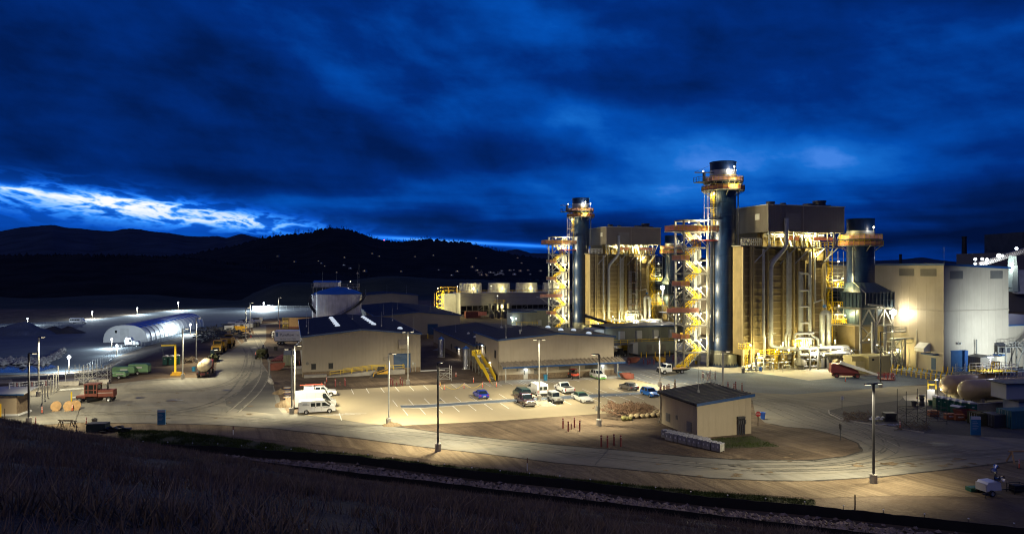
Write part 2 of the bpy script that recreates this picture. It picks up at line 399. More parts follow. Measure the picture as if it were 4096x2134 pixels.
def text(body, size, m, parent, loc, rot=(R(90), 0, 0), name='lettering', align='CENTER', ext=.01):
    cv = bpy.data.curves.new(name, 'FONT'); cv.body = body; cv.size = size; cv.align_x = align; cv.align_y = 'CENTER'; cv.extrude = ext
    to = bpy.data.objects.new(name, cv); COL.objects.link(to)
    me = bpy.data.meshes.new_from_object(to.evaluated_get(bpy.context.evaluated_depsgraph_get()))
    COL.objects.unlink(to); bpy.data.objects.remove(to)
    me.materials.clear(); me.materials.append(M[m])
    o = bpy.data.objects.new(name, me); COL.objects.link(o); o.parent = parent; o.location = loc; o.rotation_euler = rot
    return o
# ================================================================== SETTING: terrain
def interp(t, pts):
    if t <= pts[0][0]: return pts[0][1]
    for (a, va), (b, vb) in zip(pts, pts[1:]):
        if t <= b: return va+(vb-va)*(t-a)/(b-a)
    return pts[-1][1]
def sm(a, b, x):
    t = min(1, max(0, (x-a)/(b-a))); return t*t*(3-2*t)
tt = lambda U: (U-UC)/F
E0 = [(tt(U), G(U, V, 0).y) for U, V in [(-1800, 1560), (-400, 1545), (0, 1528), (250, 1515), (430, 1500), (560, 1452), (700, 1405), (830, 1365), (900, 1330), (1000, 1290), (1120, 1278), (1300, 1270)]]
E1 = [(tt(U), G(U, V, -7).y) for U, V in [(-1800, 1520), (0, 1500), (250, 1490), (415, 1470), (470, 1425), (590, 1382), (720, 1347), (830, 1318), (900, 1300), (1000, 1281), (1120, 1270), (1300, 1262)]]
YEND = [(tt(U), G(U, V, -7).y) for U, V in [(-1800, 1300), (0, 1292), (350, 1278), (690, 1238), (900, 1228), (1100, 1228), (1400, 1225)]]
def zt(x, y):
    t = x/max(y, 1.)
    amp = 1-sm(tt(1280), tt(1620), t)
    z = -7*amp*sm(interp(t, E0), interp(t, E1), y)
    ye = interp(t, YEND)
    far = sm(ye+10, ye+110, y)
    berm = sm(tt(950), tt(1150), t)*(1-sm(tt(1890), tt(2300), t))
    if far > 0:
        k = 1-sm(ye+150, ye+260, y)*.6
        z += far*berm*(15.5 if t < tt(1500) else 12+3.5*sm(tt(1800), tt(1500), t))*k
        z += far*(1-berm)*(7 if t < 0 else 1.5)*(1 if t > 0 else sm(ye+10, ye+500, y))
        z += mnoise.noise(Vector((x*.01, y*.01, 0)))*2.5*far
    return z
ts = sorted(set([round(-.9+i*.012, 4) for i in range(151)]+[-4, -3, -2.2, -1.7, -1.35, -1.1, 1.1, 1.35, 1.7, 2.2, 3, 4]))
ys = [45+i*5 for i in range(0, 130)]+[700*1.06**i for i in range(0, 52)]
b = MB(); nT = len(ts)
for y in ys:
    for t in ts: b.v.append((t*y, y, zt(t*y, y) if y < 1400 else -3))
for j in range(len(ys)-1):
    for i in range(nT-1): b.f.append((j*nT+i, j*nT+i+1, (j+1)*nT+i+1, (j+1)*nT+i))
m_dirt = ground_mat('brown_dirt', [(.045, .030, .02), (.10, .07, .045), (.21, .155, .10)], .11, tracks=(.75, .9, .25, (.035, .023, .015)), streak=(.35, (.24, .18, .12)), relief=.32)
M['dirt'] = m_dirt
m_terr = ground_mat('rough_ground', [(.045, .030, .02), (.10, .07, .045), (.18, .135, .09)], .11, relief=.3); t_ = NT(m_terr.node_tree); bs_n = t_.n['Principled BSDF']; src = bs_n.inputs['Base Color'].links[0].from_socket
ps = t_.new('ShaderNodeNewGeometry').outputs['Position']; yy_ = t_.xyz(ps)[1]; gm = t_.map(t_.m('ADD', yy_, t_.m('MULTIPLY', t_.noise(ps, .02, 4), 90)), 520, 560)
t_.put(bs_n.inputs['Base Color'], t_.mix(gm, src, t_.ramp(t_.noise(ps, .03, 6, .7), [(.3, (.008, .012, .007)), (.7, (.035, .04, .025))])))
struct('ground', b, m_terr, smooth=True)

# near grassy hill under the camera
def zhill(x, y):
    yt = 68.2; r = (y+.36*x)/yt; t = x/max(y, 8.)
    z = 21.4*(1-r)
    if r < 0: z = 21.4+.6*(1-math.exp(r*3))
    if r < 1.0 and r > 0: z += max(0, 4.0*(min(-t, .95)-.235))*math.sin(math.pi*min(1, r)**2.8)
    z += .22*mnoise.noise(Vector((x*.25, y*.25, 3)))+.5*mnoise.noise(Vector((x*.06, y*.06, 8)))*min(1, max(0, (1-r)*4))
    return max(z, -.5) if r > .97 else z
b = MB(); xs = np.linspace(-150, 130, 225); yy = np.linspace(-30, 112, 125)
for y in yy:
    for x in xs: b.v.append((float(x), float(y), zhill(x, y)))
n = len(xs)
for j in range(len(yy)-1):
    for i in range(n-1): b.f.append((j*n+i, j*n+i+1, (j+1)*n+i+1, (j+1)*n+i))
M['hillsoil'] = ground_mat('dry_hill_soil', [(.035, .028, .024), (.075, .055, .044), (.13, .10, .08)], .25, bump=.2, relief=.3)
struct('near_hill', b, 'hillsoil', smooth=True)

def tufts(name, pts, m, h0, h1, w, nb, lean=.35, seed=1, **kw):
    g = np.random.default_rng(seed); pts = np.asarray(pts); n = len(pts)
    P = np.repeat(pts, nb, 0); N = len(P)
    P[:, :2] += g.normal(0, w*3.2, (N, 2))
    hh = g.uniform(h0, h1, N)[:, None]; a = g.uniform(0, 2*np.pi, N)
    d = np.stack([np.cos(a), np.sin(a), np.zeros(N)], 1)*w*.5
    ln = g.normal(0, lean, (N, 2)); tip = P.copy(); tip[:, :2] += ln*hh; tip[:, 2:3] += hh
    vs = np.stack([P-d, P+d, tip], 1).reshape(-1, 3)
    me = bpy.data.meshes.new(name); me.vertices.add(len(vs)); me.vertices.foreach_set('co', vs.ravel())
    me.loops.add(len(vs)); me.loops.foreach_set('vertex_index', np.arange(len(vs)))
    me.polygons.add(N); me.polygons.foreach_set('loop_start', np.arange(N)*3); me.polygons.foreach_set('loop_total', np.full(N, 3))
    me.update(); me.materials.append(M[m]); o = bpy.data.objects.new(name, me); COL.objects.link(o); return tag(o, **kw)
g_ = np.random.default_rng(4); pts = []
while len(pts) < 30000:
    y = float(8+72*g_.random()**.8); x = float(g_.uniform(-.95, .95))*(y+6)
    r = (y+.36*x)/68.2
    if 0 < r < .99 and mnoise.noise(Vector((x*.3, y*.3, 1)))+.45 > g_.random()*.9: pts.append((x, y, zhill(x, y)-.03))
tufts('hill_grass', pts, 'grass_dry', .15, .55, .035, 5, label='dry winter grass covering the dark hill in the foreground', cat='grass', kind='stuff')

g_ = np.random.default_rng(9); pts = []
while len(pts) < 1500:
    y = float(12+50*g_.random()); x = float(g_.uniform(-.9, .9))*(y+6); r = (y+.36*x)/68.2
    if 0 < r < .97 and mnoise.noise(Vector((x*.12, y*.12, 5))) > g_.random()*.5-.1: pts.append((x, y, zhill(x, y)-.03))
tufts('hill_weeds', pts, 'weed', .3, .75, .045, 12, lean=.5, seed=3, label='taller pale weed clumps standing out of the dry hill grass', cat='weeds', kind='stuff')
# ------------------------------------------------------------------ sheets laid on the pad
def sheet(name, pxs, z, m, base=0., kind='structure', label=None, cat=None):
    b = MB(); b.face([(*G(U, V, base).xy, base+z) for U, V in pxs]); o = b.build(name, m)
    o['kind'] = kind
    if label: tag(o, label, cat)
    return o
M['asphalt'] = ground_mat('dusty_asphalt', [(.115, .11, .095), (.165, .157, .135), (.22, .21, .18)], .045, bump=.015, streak=(.6, (.27, .235, .17)), tracks=(.45, .5, .15, (.08, .074, .06)), fine=.15, spots=(.35, (.05, .045, .04)), relief=.03)
M['asphalt2'] = ground_mat('dark_asphalt', [(.06, .058, .052), (.085, .082, .074), (.12, .112, .10)], .07, bump=.015, streak=(.3, (.17, .15, .12)), fine=.1)
M['asphalt3'] = ground_mat('cool_grey_asphalt', [(.12, .13, .145), (.16, .17, .185), (.21, .22, .235)], .06, bump=.015, tracks=(.35, .5, .1, (.09, .09, .09)), fine=.1)
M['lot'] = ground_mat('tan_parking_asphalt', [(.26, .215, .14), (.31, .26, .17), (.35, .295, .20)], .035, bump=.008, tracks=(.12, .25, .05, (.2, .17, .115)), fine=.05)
M['gravel'] = ground_mat('blue_grey_gravel', [(.07, .092, .13), (.105, .135, .185), (.16, .195, .25)], .12, bump=.05, tracks=(.35, .3, .2, (.07, .075, .085)), fine=.5)
M['dkgravel'] = ground_mat('dark_laydown_gravel', [(.05, .05, .052), (.08, .078, .075), (.11, .105, .10)], .12, bump=.05, fine=.5)
M['padc'] = ground_mat('concrete_apron', [(.27, .25, .21), (.33, .31, .27), (.38, .36, .31)], .12, bump=.01, tracks=(.2, .4, .1, (.22, .2, .17)), fine=.1)
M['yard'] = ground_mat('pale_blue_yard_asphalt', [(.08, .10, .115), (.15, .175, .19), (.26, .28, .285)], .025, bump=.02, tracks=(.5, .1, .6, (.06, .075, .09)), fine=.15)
M['green'] = ground_mat('green_verge', [(.03, .032, .016), (.045, .05, .02), (.08, .062, .04)], .5, bump=.06, fine=.5)
M['sandd'] = ground_mat('sandy_shoulder', [(.11, .078, .045), (.19, .14, .085), (.28, .215, .135)], .11, bump=.06, tracks=(.7, .75, .1, (.08, .055, .032)), fine=.3, relief=.25)
M['pond'] = mat('pond_water', (.004, .012, .03), .12, 0, .1, .1, bump=.01, bs=3)

sheet('asphalt_road', [(-900, 1720), (115, 1702), (300, 1688), (635, 1692), (859, 1697), (1100, 1713), (1267, 1729), (1400, 1747), (1672, 1783), (1943, 1813), (2215, 1848), (2487, 1873), (2698, 1892), (2847, 1910), (3071, 1920), (3250, 1921), (3384, 1917), (3518, 1905), (3697, 1887), (3921, 1861), (4096, 1838), (5200, 1730),
    (5200, 1560), (4096, 1550), (3700, 1540), (3560, 1546), (3250, 1566), (3000, 1500), (2700, 1425), (2480, 1395), (2455, 1425), (2478, 1505), (2300, 1600), (1900, 1640), (1300, 1650), (1150, 1640), (1100, 1560), (1077, 1493), (1026, 1418), (1065, 1359), (1065, 1299), (1113, 1293), (1110, 1288), (1005, 1300), (1017, 1335), (987, 1359), (925, 1403), (868, 1418), (862, 1508), (782, 1509), (640, 1512), (432, 1536), (0, 1545), (-900, 1560)], .01, 'asphalt')
sheet('dark_asphalt_patch', [(1100, 1593), (1115, 1635), (1134, 1656), (1090, 1654), (960, 1640), (905, 1620), (900, 1595), (960, 1560), (1010, 1520), (1060, 1480), (1085, 1500)], .018, 'asphalt2')
sheet('road_patch', [(1160, 1712), (1262, 1663), (1361, 1678), (1577, 1704), (1748, 1728), (2215, 1777), (2586, 1812), (2698, 1830), (2698, 1888), (2487, 1869), (2215, 1844), (1943, 1809), (1672, 1779), (1400, 1743), (1267, 1727)], .018, 'asphalt')
sheet('dirt_verge', [(1563, 1704), (1748, 1727), (1943, 1749), (2215, 1776), (2487, 1799), (2586, 1811), (2773, 1826), (2959, 1837), (3250, 1839), (3384, 1823), (3447, 1802), (3429, 1771), (3362, 1744), (3250, 1715), (3145, 1707), (3060, 1690), (3020, 1652), (3010, 1600), (2900, 1570), (2730, 1558), (2640, 1536), (2525, 1511), (2690, 1580), (2700, 1640), (2500, 1646), (2387, 1654), (2203, 1666), (2002, 1681), (1700, 1697)], .028, 'dirt')
sheet('sandy_shoulder', [(-900, 1722), (115, 1704), (300, 1690), (635, 1694), (859, 1699), (1100, 1714), (1400, 1749), (1672, 1785), (1943, 1815), (2215, 1850), (2487, 1875), (2847, 1912), (3071, 1922), (3250, 1923), (3518, 1907), (3921, 1863), (4096, 1840), (5200, 1732), (5200, 2000), (4096, 1990), (3600, 1980), (3260, 1990), (2800, 1965), (2487, 1935), (1943, 1872), (1400, 1790), (900, 1740), (600, 1720), (-900, 1750)], .018, 'sandd')
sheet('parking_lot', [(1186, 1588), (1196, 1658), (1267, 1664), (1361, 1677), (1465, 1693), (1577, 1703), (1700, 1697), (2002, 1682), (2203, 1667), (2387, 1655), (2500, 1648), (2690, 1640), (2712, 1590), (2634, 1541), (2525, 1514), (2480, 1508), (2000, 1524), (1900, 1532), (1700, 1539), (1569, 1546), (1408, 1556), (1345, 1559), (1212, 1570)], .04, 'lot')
sheet('building_apron', [(1990, 1537), (2000, 1521), (2240, 1513), (2480, 1503), (2486, 1512), (2300, 1521), (2100, 1535)], .05, 'padc')
sheet('gravel_median', [(1606, 1630), (1600, 1621), (1700, 1619), (2035, 1597), (2371, 1577), (2500, 1571), (2640, 1562), (2640, 1572), (2500, 1584), (2371, 1590), (2136, 1603), (1900, 1616), (1700, 1631)], .05, 'gravel')
sheet('upper_dirt_yard', [(1200, 1500), (1450, 1496), (1690, 1480), (1900, 1480), (1985, 1520), (1900, 1531), (1700, 1538), (1569, 1545), (1408, 1555), (1345, 1558), (1212, 1569), (1186, 1587), (1192, 1655), (1150, 1650), (1120, 1600), (1110, 1540), (1165, 1510)], .045, 'dirt')
sheet('gravel_yard', [(2637, 1505), (2700, 1528), (2810, 1538), (2899, 1551), (3007, 1568), (3168, 1577), (3302, 1567), (3487, 1553), (3560, 1546), (3700, 1538), (3830, 1548), (3800, 1528), (3600, 1490), (3567, 1480), (3302, 1490), (3100, 1470), (2900, 1480), (2760, 1470), (2700, 1500)], .025, 'gravel')
sheet('cool_access_road', [(2480, 1512), (2525, 1514), (2634, 1540), (2730, 1558), (2900, 1572), (3010, 1578), (2899, 1551), (2810, 1538), (2700, 1528), (2637, 1505), (2700, 1478), (2560, 1470), (2500, 1440), (2455, 1440), (2455, 1480)], .03, 'asphalt3')
sheet('gravel_island', [(2490, 1455), (2520, 1468), (2640, 1478), (2700, 1470), (2720, 1440), (2600, 1432), (2510, 1440)], .035, 'gravel')
sheet('plant_apron', [(2760, 1470), (2900, 1492), (3010, 1490), (3100, 1500), (3235, 1521), (3330, 1512), (3500, 1500), (3600, 1478), (3400, 1430), (3000, 1420), (2700, 1425), (2700, 1450)], .04, 'padc')
sheet('laydown_yard', [(3315, 1641), (3317, 1655), (3362, 1677), (3474, 1695), (3697, 1731), (3921, 1744), (4096, 1753), (5200, 1790), (5200, 1600), (4096, 1580), (3740, 1575), (3620, 1580), (3600, 1600), (3500, 1612), (3380, 1625)], .025, 'dkgravel')
sheet('tank_pad', [(3610, 1585), (3625, 1580), (3740, 1572), (4300, 1570), (4300, 1605), (3740, 1610), (3620, 1600)], .035, 'padc')
sheet('hall_apron', [(3580, 1462), (3600, 1500), (3820, 1540), (4000, 1530), (4300, 1530), (4300, 1460), (3775, 1486)], .03, 'gravel')
sheet('left_dark_asphalt', [(-300, 1580), (0, 1585), (130, 1580), (240, 1560), (330, 1560), (300, 1600), (235, 1640), (160, 1660), (0, 1670), (-300, 1670)], .018, 'asphalt2')
sheet('pale_track', [(-300, 1560), (0, 1545), (160, 1530), (280, 1512), (430, 1508), (400, 1520), (250, 1540), (0, 1566), (-300, 1580)], .02, 'padc')
sheet('rear_plant_ground', [(1730, 1400), (1860, 1345), (1860, 1300), (2250, 1300), (2500, 1320), (2800, 1350), (3200, 1420), (2700, 1425), (2480, 1395), (2450, 1390), (2200, 1400), (1900, 1410)], .03, 'asphalt3')
# lower yard to the west, seven metres down
ey = [(U, V) for U, V in [(1300, 1262), (1120, 1270), (1000, 1281), (900, 1300), (830, 1318), (720, 1347), (590, 1382), (470, 1425), (415, 1470), (250, 1490), (0, 1500), (-1400, 1520)]]
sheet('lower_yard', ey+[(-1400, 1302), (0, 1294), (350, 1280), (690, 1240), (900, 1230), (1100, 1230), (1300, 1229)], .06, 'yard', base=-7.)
sheet('pond', [(-1400, 1515), (0, 1492), (150, 1489), (230, 1466), (180, 1452), (120, 1440), (0, 1436), (-1400, 1440)], .10, 'pond', base=-7.)

# green verge patches with blades
def verge(name, pxs, n, h, seed):
    vs = [G(U, V).xy for U, V in pxs]; o = sheet(name, pxs, .03, 'green'); x0 = min(v.x for v in vs); x1 = max(v.x for v in vs); y0 = min(v.y for v in vs); y1 = max(v.y for v in vs)
    def inside(x, y):
        c = False; j = len(vs)-1
        for i in range(len(vs)):
            if (vs[i].y > y) != (vs[j].y > y) and x < (vs[j].x-vs[i].x)*(y-vs[i].y)/(vs[j].y-vs[i].y)+vs[i].x: c = not c
            j = i
        return c
    g = random.Random(seed); out = []
    while len(out) < n:
        x, y = g.uniform(x0, x1), g.uniform(y0, y1)
        if inside(x, y) and mnoise.noise(Vector((x*.4, y*.4, 1)))+.6 > g.random(): out.append((x, y, .02))
    return out
pts = verge('grass_verge', [(470, 1720), (700, 1722), (900, 1748), (1080, 1772), (1250, 1798), (1400, 1812), (1690, 1850), (1690, 1876), (1400, 1838), (1087, 1822), (870, 1806), (571, 1794), (480, 1770)], 9000, .2, 1)
pts += verge('grass_verge', [(1690, 1852), (2000, 1880), (2300, 1915), (2800, 1965), (3260, 2000), (3260, 2030), (2800, 2005), (2487, 1968), (2270, 1941), (1943, 1910), (1690, 1876)], 7000, .2, 2)
pts += verge('grass_verge', [(2826, 1757), (2870, 1790), (2960, 1792), (3060, 1786), (3120, 1786), (3050, 1760), (3008, 1742)], 500, .2, 3)
tufts('verge_grass', pts, 'grass', .1, .32, .03, 5, label='short green grass on the verge beyond the silt fence', cat='grass', kind='stuff')

# painted parking marks
lines = MB()
def stripe(a, d, L, w=.12, z=.062):
    a = Vector((a[0], a[1], 0)); d = d.normalized(); s = Vector((-d.y, d.x, 0))*w/2; e = a+d*L
    lines.face([(*(p.xy), z) for p in (a-s, a+s, e+s, e-s)])
def row(U, V, n, skip=(), L=5.4, hatch=()):
    P = G(U, V)
    for i in range(n):
        q = P+UD*2.76*i
        if i not in skip: stripe(q, -VD, L)
        if i in hatch:
            stripe(q, UD, 2.76); stripe(q-VD*L, UD, 2.76)
            for k in range(1, 8): stripe(q-VD*(L*k/8), UD-VD*.25, 2.85, .10)
row(1405, 1556, 9, hatch=(7,)); row(1571, 1601, 24, hatch=(8,)); row(1610, 1634, 23, hatch=(8,))
P9 = G(1405, 1556)+UD*2.76*9.4
for k in (0, 1.7, 4.2): 
    q = P9+UD*k*2.76-VD*.3; stripe(q, -VD, 5); stripe(q+UD*2.4, -VD, 5)
    for j in range(9): stripe(q-VD*j*.6, UD-VD*.25, 2.5, .1)
row(2080, 1522, 12, skip=(7, 8), L=5.0, hatch=(2,))
q0 = G(1262, 1661)
for j in range(6): stripe(q0+UD*(j*.9), UD*1-VD*.35, 3.4, .1)
stripe(G(1357, 1653), -VD, 5.2); stripe(G(1344, 1560), -VD, 4.6)
for j in range(5): stripe(G(1344, 1560)-VD*(.6+j*.9)-UD*2, UD, 2, .1)
o = lines.build('road_markings', 'paintline'); o['kind'] = 'structure'
# raised kerb along the lot's east and median sides
kb = MB()
def kerb(pxs, h=.14):
    p = [G(U, V) for U, V in pxs]
    for a, c in zip(p, p[1:]): kb.beam(a+Vector((0, 0, h/2)), c+Vector((0, 0, h/2)), .16)
kerb([(2480, 1511), (2525, 1514), (2634, 1541), (2712, 1590), (2700, 1640)]); kerb([(3315, 1641), (3317, 1655), (3362, 1677), (3474, 1695), (3697, 1731)])
kerb([(1606, 1632), (1700, 1632), (1900, 1617), (2136, 1604), (2371, 1591), (2640, 1573)]); kerb([(1600, 1620), (1700, 1618), (2035, 1596), (2371, 1576), (2640, 1561)])
o = kb.build('kerb', 'concrete'); o['kind'] = 'structure'

# dark strip painting the soil berm's shadow where asphalt meets dirt
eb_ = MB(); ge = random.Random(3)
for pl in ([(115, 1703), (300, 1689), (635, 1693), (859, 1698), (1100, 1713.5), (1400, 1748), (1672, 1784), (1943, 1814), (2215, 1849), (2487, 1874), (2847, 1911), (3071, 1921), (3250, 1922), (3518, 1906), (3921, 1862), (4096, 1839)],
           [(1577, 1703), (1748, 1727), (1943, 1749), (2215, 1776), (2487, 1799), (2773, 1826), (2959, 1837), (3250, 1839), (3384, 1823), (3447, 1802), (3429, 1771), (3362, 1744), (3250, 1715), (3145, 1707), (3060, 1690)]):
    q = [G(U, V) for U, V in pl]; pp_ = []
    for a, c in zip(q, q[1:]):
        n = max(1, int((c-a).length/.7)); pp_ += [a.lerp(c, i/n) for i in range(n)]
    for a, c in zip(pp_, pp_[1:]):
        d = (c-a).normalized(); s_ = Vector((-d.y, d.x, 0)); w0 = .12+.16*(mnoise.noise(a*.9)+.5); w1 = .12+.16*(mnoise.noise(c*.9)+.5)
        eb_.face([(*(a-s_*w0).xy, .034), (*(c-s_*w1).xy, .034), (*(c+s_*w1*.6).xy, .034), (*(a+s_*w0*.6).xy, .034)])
struct('edge_shadow_strip', eb_, ground_mat('painted_edge_shadow', [(.02, .017, .014), (.035, .03, .025), (.07, .06, .045)], .5))
# wheel marks, seams, stains and spilled dirt on the asphalt
def curve(pl, step=1.2):
    q = [G(U, V) for U, V in pl]; out = []
    for i in range(len(q)-1):
        p0, p1, p2, p3 = q[max(0, i-1)], q[i], q[i+1], q[min(len(q)-1, i+2)]; n = max(2, int((p2-p1).length/step))
        for k in range(n):
            t = k/n; out.append(.5*((2*p1)+(p2-p0)*t+(2*p0-5*p1+4*p2-p3)*t*t+(3*p1-p0-3*p2+p3)*t**3))
    return out+[q[-1]]
def ribbon(b, pts, w, off=0., z=.036):
    for a, c in zip(pts, pts[1:]):
        d = (c-a).normalized(); s_ = Vector((-d.y, d.x, 0)); b.face([(*(a+s_*(off-w/2)).xy, z), (*(c+s_*(off-w/2)).xy, z), (*(c+s_*(off+w/2)).xy, z), (*(a+s_*(off+w/2)).xy, z)])
tm = MB(); tl_ = MB(); g4 = random.Random(12)
arcs = [[(300, 1660), (700, 1660), (1200, 1700), (1800, 1760), (2400, 1830), (3000, 1885)], [(3000, 1870), (3350, 1860), (3560, 1800), (3500, 1720), (3280, 1640), (3150, 1600)], [(4090, 1800), (3700, 1830), (3400, 1870), (3000, 1880)], [(3900, 1800), (3650, 1760), (3450, 1710), (3290, 1640)],
        [(940, 1350), (980, 1420), (960, 1500), (860, 1600), (600, 1660)], [(1000, 1330), (1030, 1390), (1040, 1480), (1000, 1560), (900, 1650)], [(500, 1560), (800, 1560), (980, 1500), (1010, 1400)], [(3150, 1600), (2900, 1560), (2720, 1520), (2600, 1480)], [(2560, 1500), (2700, 1545), (3000, 1600), (3200, 1680), (3420, 1740), (3560, 1810)]]
for i, a in enumerate(arcs):
    c = curve(a); 
    for k in range(2):
        o_ = g4.uniform(-1.2, 1.2); ribbon(tm if (i+k) % 3 else tl_, c, .22, o_, .036+.002*(i % 5)); ribbon(tm if (i+k) % 3 else tl_, c, .22, o_+1.7, .037+.002*(i % 5))
struct('tyre_marks', tm, mat('tyre_mark', (.10, .094, .08), .9, 0, .5, .5)); struct('dust_tracks', tl_, mat('dust_track', (.2, .183, .145), .9, 0, .35, .4))
sj = MB()
for a, c in (((1160, 1713), (1267, 1664)), ((2380, 1858), (2440, 1790)), ((860, 1509), (1075, 1494)), ((880, 1415), (1030, 1414)), ((300, 1690), (330, 1600))): ribbon(sj, [G(*a), G(*c)], .09, 0, .048)
struct('asphalt_seams', sj, mat('tar_seam', (.03, .028, .026), .6))
def blobs(name, m, L, z):
    b = MB()
    for U, V, r in L:
        p = G(U, V); n = 11; ph = g4.uniform(0, 6); b.face([(p.x+r*1.5*math.cos(j*6.283/n)*(1+.35*math.sin(j*2.1+ph)), p.y+r*math.sin(j*6.283/n)*(1+.3*math.cos(j*1.7+ph)), z) for j in range(n)])
    struct(name, b, m)
blobs('oil_stains', mat('oil_stain', (.035, .033, .03), .35, 0, .3, 2), [(3765, 1777, .9), (3733, 1774, .35), (3738, 1782, .25), (1015, 1390, .7), (560, 1590, .6), (700, 1600, .9), (905, 1560, .5), (2940, 1860, .5), (2250, 1600, .3), (1760, 1600, .35)], .05)
blobs('spilled_dirt', M['sandd'], [(g4.uniform(3400, 4000), 1868-(g4.uniform(0, 1))*34, g4.uniform(.15, .5)) for _ in range(20)]+[(g4.uniform(2450, 3250), g4.uniform(1800, 1905), g4.uniform(.12, .35)) for _ in range(16)]+[(g4.uniform(1200, 2300), 0, 0) for _ in range(0)]+[(g4.uniform(500, 1050), g4.uniform(1560, 1680), g4.uniform(.12, .4)) for _ in range(16)], .052)
# riprap and silt fences at the toe of the hill
def ftoe(x): return 68.2-.36*x
F1 = [G(U, V) for U, V in [(380, 1797), (571, 1803), (870, 1813), (1087, 1831), (1400, 1850), (1672, 1886), (1943, 1921), (2270, 1952), (2487, 1980), (2800, 2020), (3260, 2062), (3700, 2110), (4200, 2165)]]
def silt(name, pts, h, label, stakes=3.1, cap=True):
    th = thing(name, label, 'silt fence', (0, 0, 0)); b = MB(); pr = []
    for a, c in zip(pts, pts[1:]):
        n = max(2, int((c-a).length/.8))
        for i in range(n): pr.append(a.lerp(c, i/n))
    s = 0
    for a, c in zip(pr, pr[1:]):
        ha = h*(1+.12*mnoise.noise(a*.8)); hc = h*(1+.12*mnoise.noise(c*.8)); nrm = (c-a).normalized(); nn = Vector((-nrm.y, nrm.x, 0))*.02
        vs = [a-nn, c-nn, c+nn, a+nn]; up = [Vector((0, 0, ha)), Vector((0, 0, hc)), Vector((0, 0, hc)), Vector((0, 0, ha))]
        b.add([*(v+Vector((0, 0, -.3)) for v in vs), *(v+u for v, u in zip(vs, up))], [(0, 1, 5, 4), (2, 3, 7, 6), (4, 5, 6, 7)])
    b.build('fabric', 'silt', th)
    d = 0; last = pr[0]
    for p in pr[1:]:
        d += (p-last).length; last = p
        if d > stakes:
            d = 0; st = B('stake', 'darksteel', th, lambda q: q.cyl(p+Vector((0, .06, -.2)), p+Vector((0, .06, h+.25)), .025, n=5))
            if cap: B('cap', 'white', st, lambda q: q.cyl(p+Vector((0, .06, h+.25)), p+Vector((0, .06, h+.32)), .07, n=6))
    return th
silt('silt_fence', F1, .95, 'long black fabric silt fence with capped stakes between the green verge and the rocks')
F2 = [Vector((x, ftoe(x)+.5, 0)) for x in range(-34, 60, 4)]
silt('silt_fence', F2, .62, 'low black fabric silt fence at the foot of the dry grass hill, nearest the camera', 3.4, False)
g = random.Random(11); b = MB()
f1y = [(p.x, p.y) for p in F1]
for k in range(4200):
    x = g.uniform(-36, 56); ya = ftoe(x)+.9; yb = interp(x, f1y)-.6
    if yb < ya+.4: continue
    y = g.uniform(ya, yb*.75+ya*.25 if g.random() < .8 else yb); s = g.uniform(.12, .36)
    z = .04*g.random()+max(0, zt(x, y))
    q = []
    for i in range(6):
        a = i*math.pi/3+g.uniform(-.3, .3); rr = s*g.uniform(.6, 1); q.append((x+rr*math.cos(a), y+rr*math.sin(a), z+s*g.uniform(.1, .5)))
    tp = (x+g.uniform(-.3, .3)*s, y+g.uniform(-.3, .3)*s, z+s*g.uniform(.7, 1.1)); bt = (x, y, z-.1)
    tp2 = (x+g.uniform(-.5, .5)*s, y+g.uniform(-.5, .5)*s, z+s*g.uniform(.6, .95))
    b.add(q+[tp, bt], [(i, (i+1) % 6, 6) for i in range(6)]+[((i+1) % 6, i, 7) for i in range(6)])
tag(b.build('riprap', 'rock'), 'brown riprap rocks filling the ditch between two silt fences', 'rocks', kind='stuff')
# stones round the pond
b = MB()
for k in range(900):
    t = g.random(); U = -250+t*430; V = 1453-6*t+g.gauss(0, 5); p = G(U, V, -7); s = g.uniform(.5, 1.3)
    if k > 600: U = g.uniform(170, 260); V = 1452-(U-170)*.55+g.gauss(0, 6); p = G(U, V, -7); s *= .7
    b.add([(p.x+s*math.cos(a), p.y+s*math.sin(a), -7+g.uniform(.1, .5)*s) for a in (0, 1.05, 2.1, 3.14, 4.2, 5.2)]+[(p.x, p.y, -7+s)], [(i, (i+1) % 6, 6) for i in range(6)])
tag(b.build('pond_riprap', M['concrete']), 'pale rocks lining the bank of the dark pond at the left', 'rocks', kind='stuff')

# ------------------------------------------------------------------ mountains and wooded hills
def ridge(name, prof, yc, y0, y1, m, z0=-10, rough=1., seed=0, step=3, tree=0.):
    """height field whose crest follows a profile; real slopes in front and behind"""
    b = MB(); U0, U1 = prof[0][0], prof[-1][0]; cols = list(range(int(U0), int(U1)+1, step)); rows = [0, .12, .25, .4, .55, .7, .82, .92, 1, 1.1, 1.3, 1.7]
    for r in rows:
        for U in cols:
            t = tt(U); V = interp(U, prof); zc = CH-(V-VH)*yc/F
            y = y0+(yc-y0)*r if r <= 1 else yc+(y1-yc)*(r-1)/.7
            k = r if r <= 1 else 1-(r-1)/.7
            x = t*y; q = Vector((x/yc*6+seed, y/yc*6, seed))
            z = z0+(zc-z0)*k
            z += (zc-z0)*.10*mnoise.fractal(q*2.2, 1, 2, 4)*math.sin(math.pi*min(1, k))*rough
            if r == 1: z += tree*(yc/F)*(mnoise.noise(Vector((U*.21, seed, 0)))*1.3+mnoise.noise(Vector((U*.07, seed, 4)))*1.2)
            b.v.append((x, y, z))
    n = len(cols)
    for j in range(len(rows)-1):
        for i in range(n-1): b.f.append((j*n+i, j*n+i+1, (j+1)*n+i+1, (j+1)*n+i))
    return struct(name, b, m, smooth=True)
M['mtn'] = mat('far_wooded_mountain_haze_tint', (.024, .036, .062), .95, 0, .3, .004, spec=.1)  # bluish haze of distance is painted into this colour
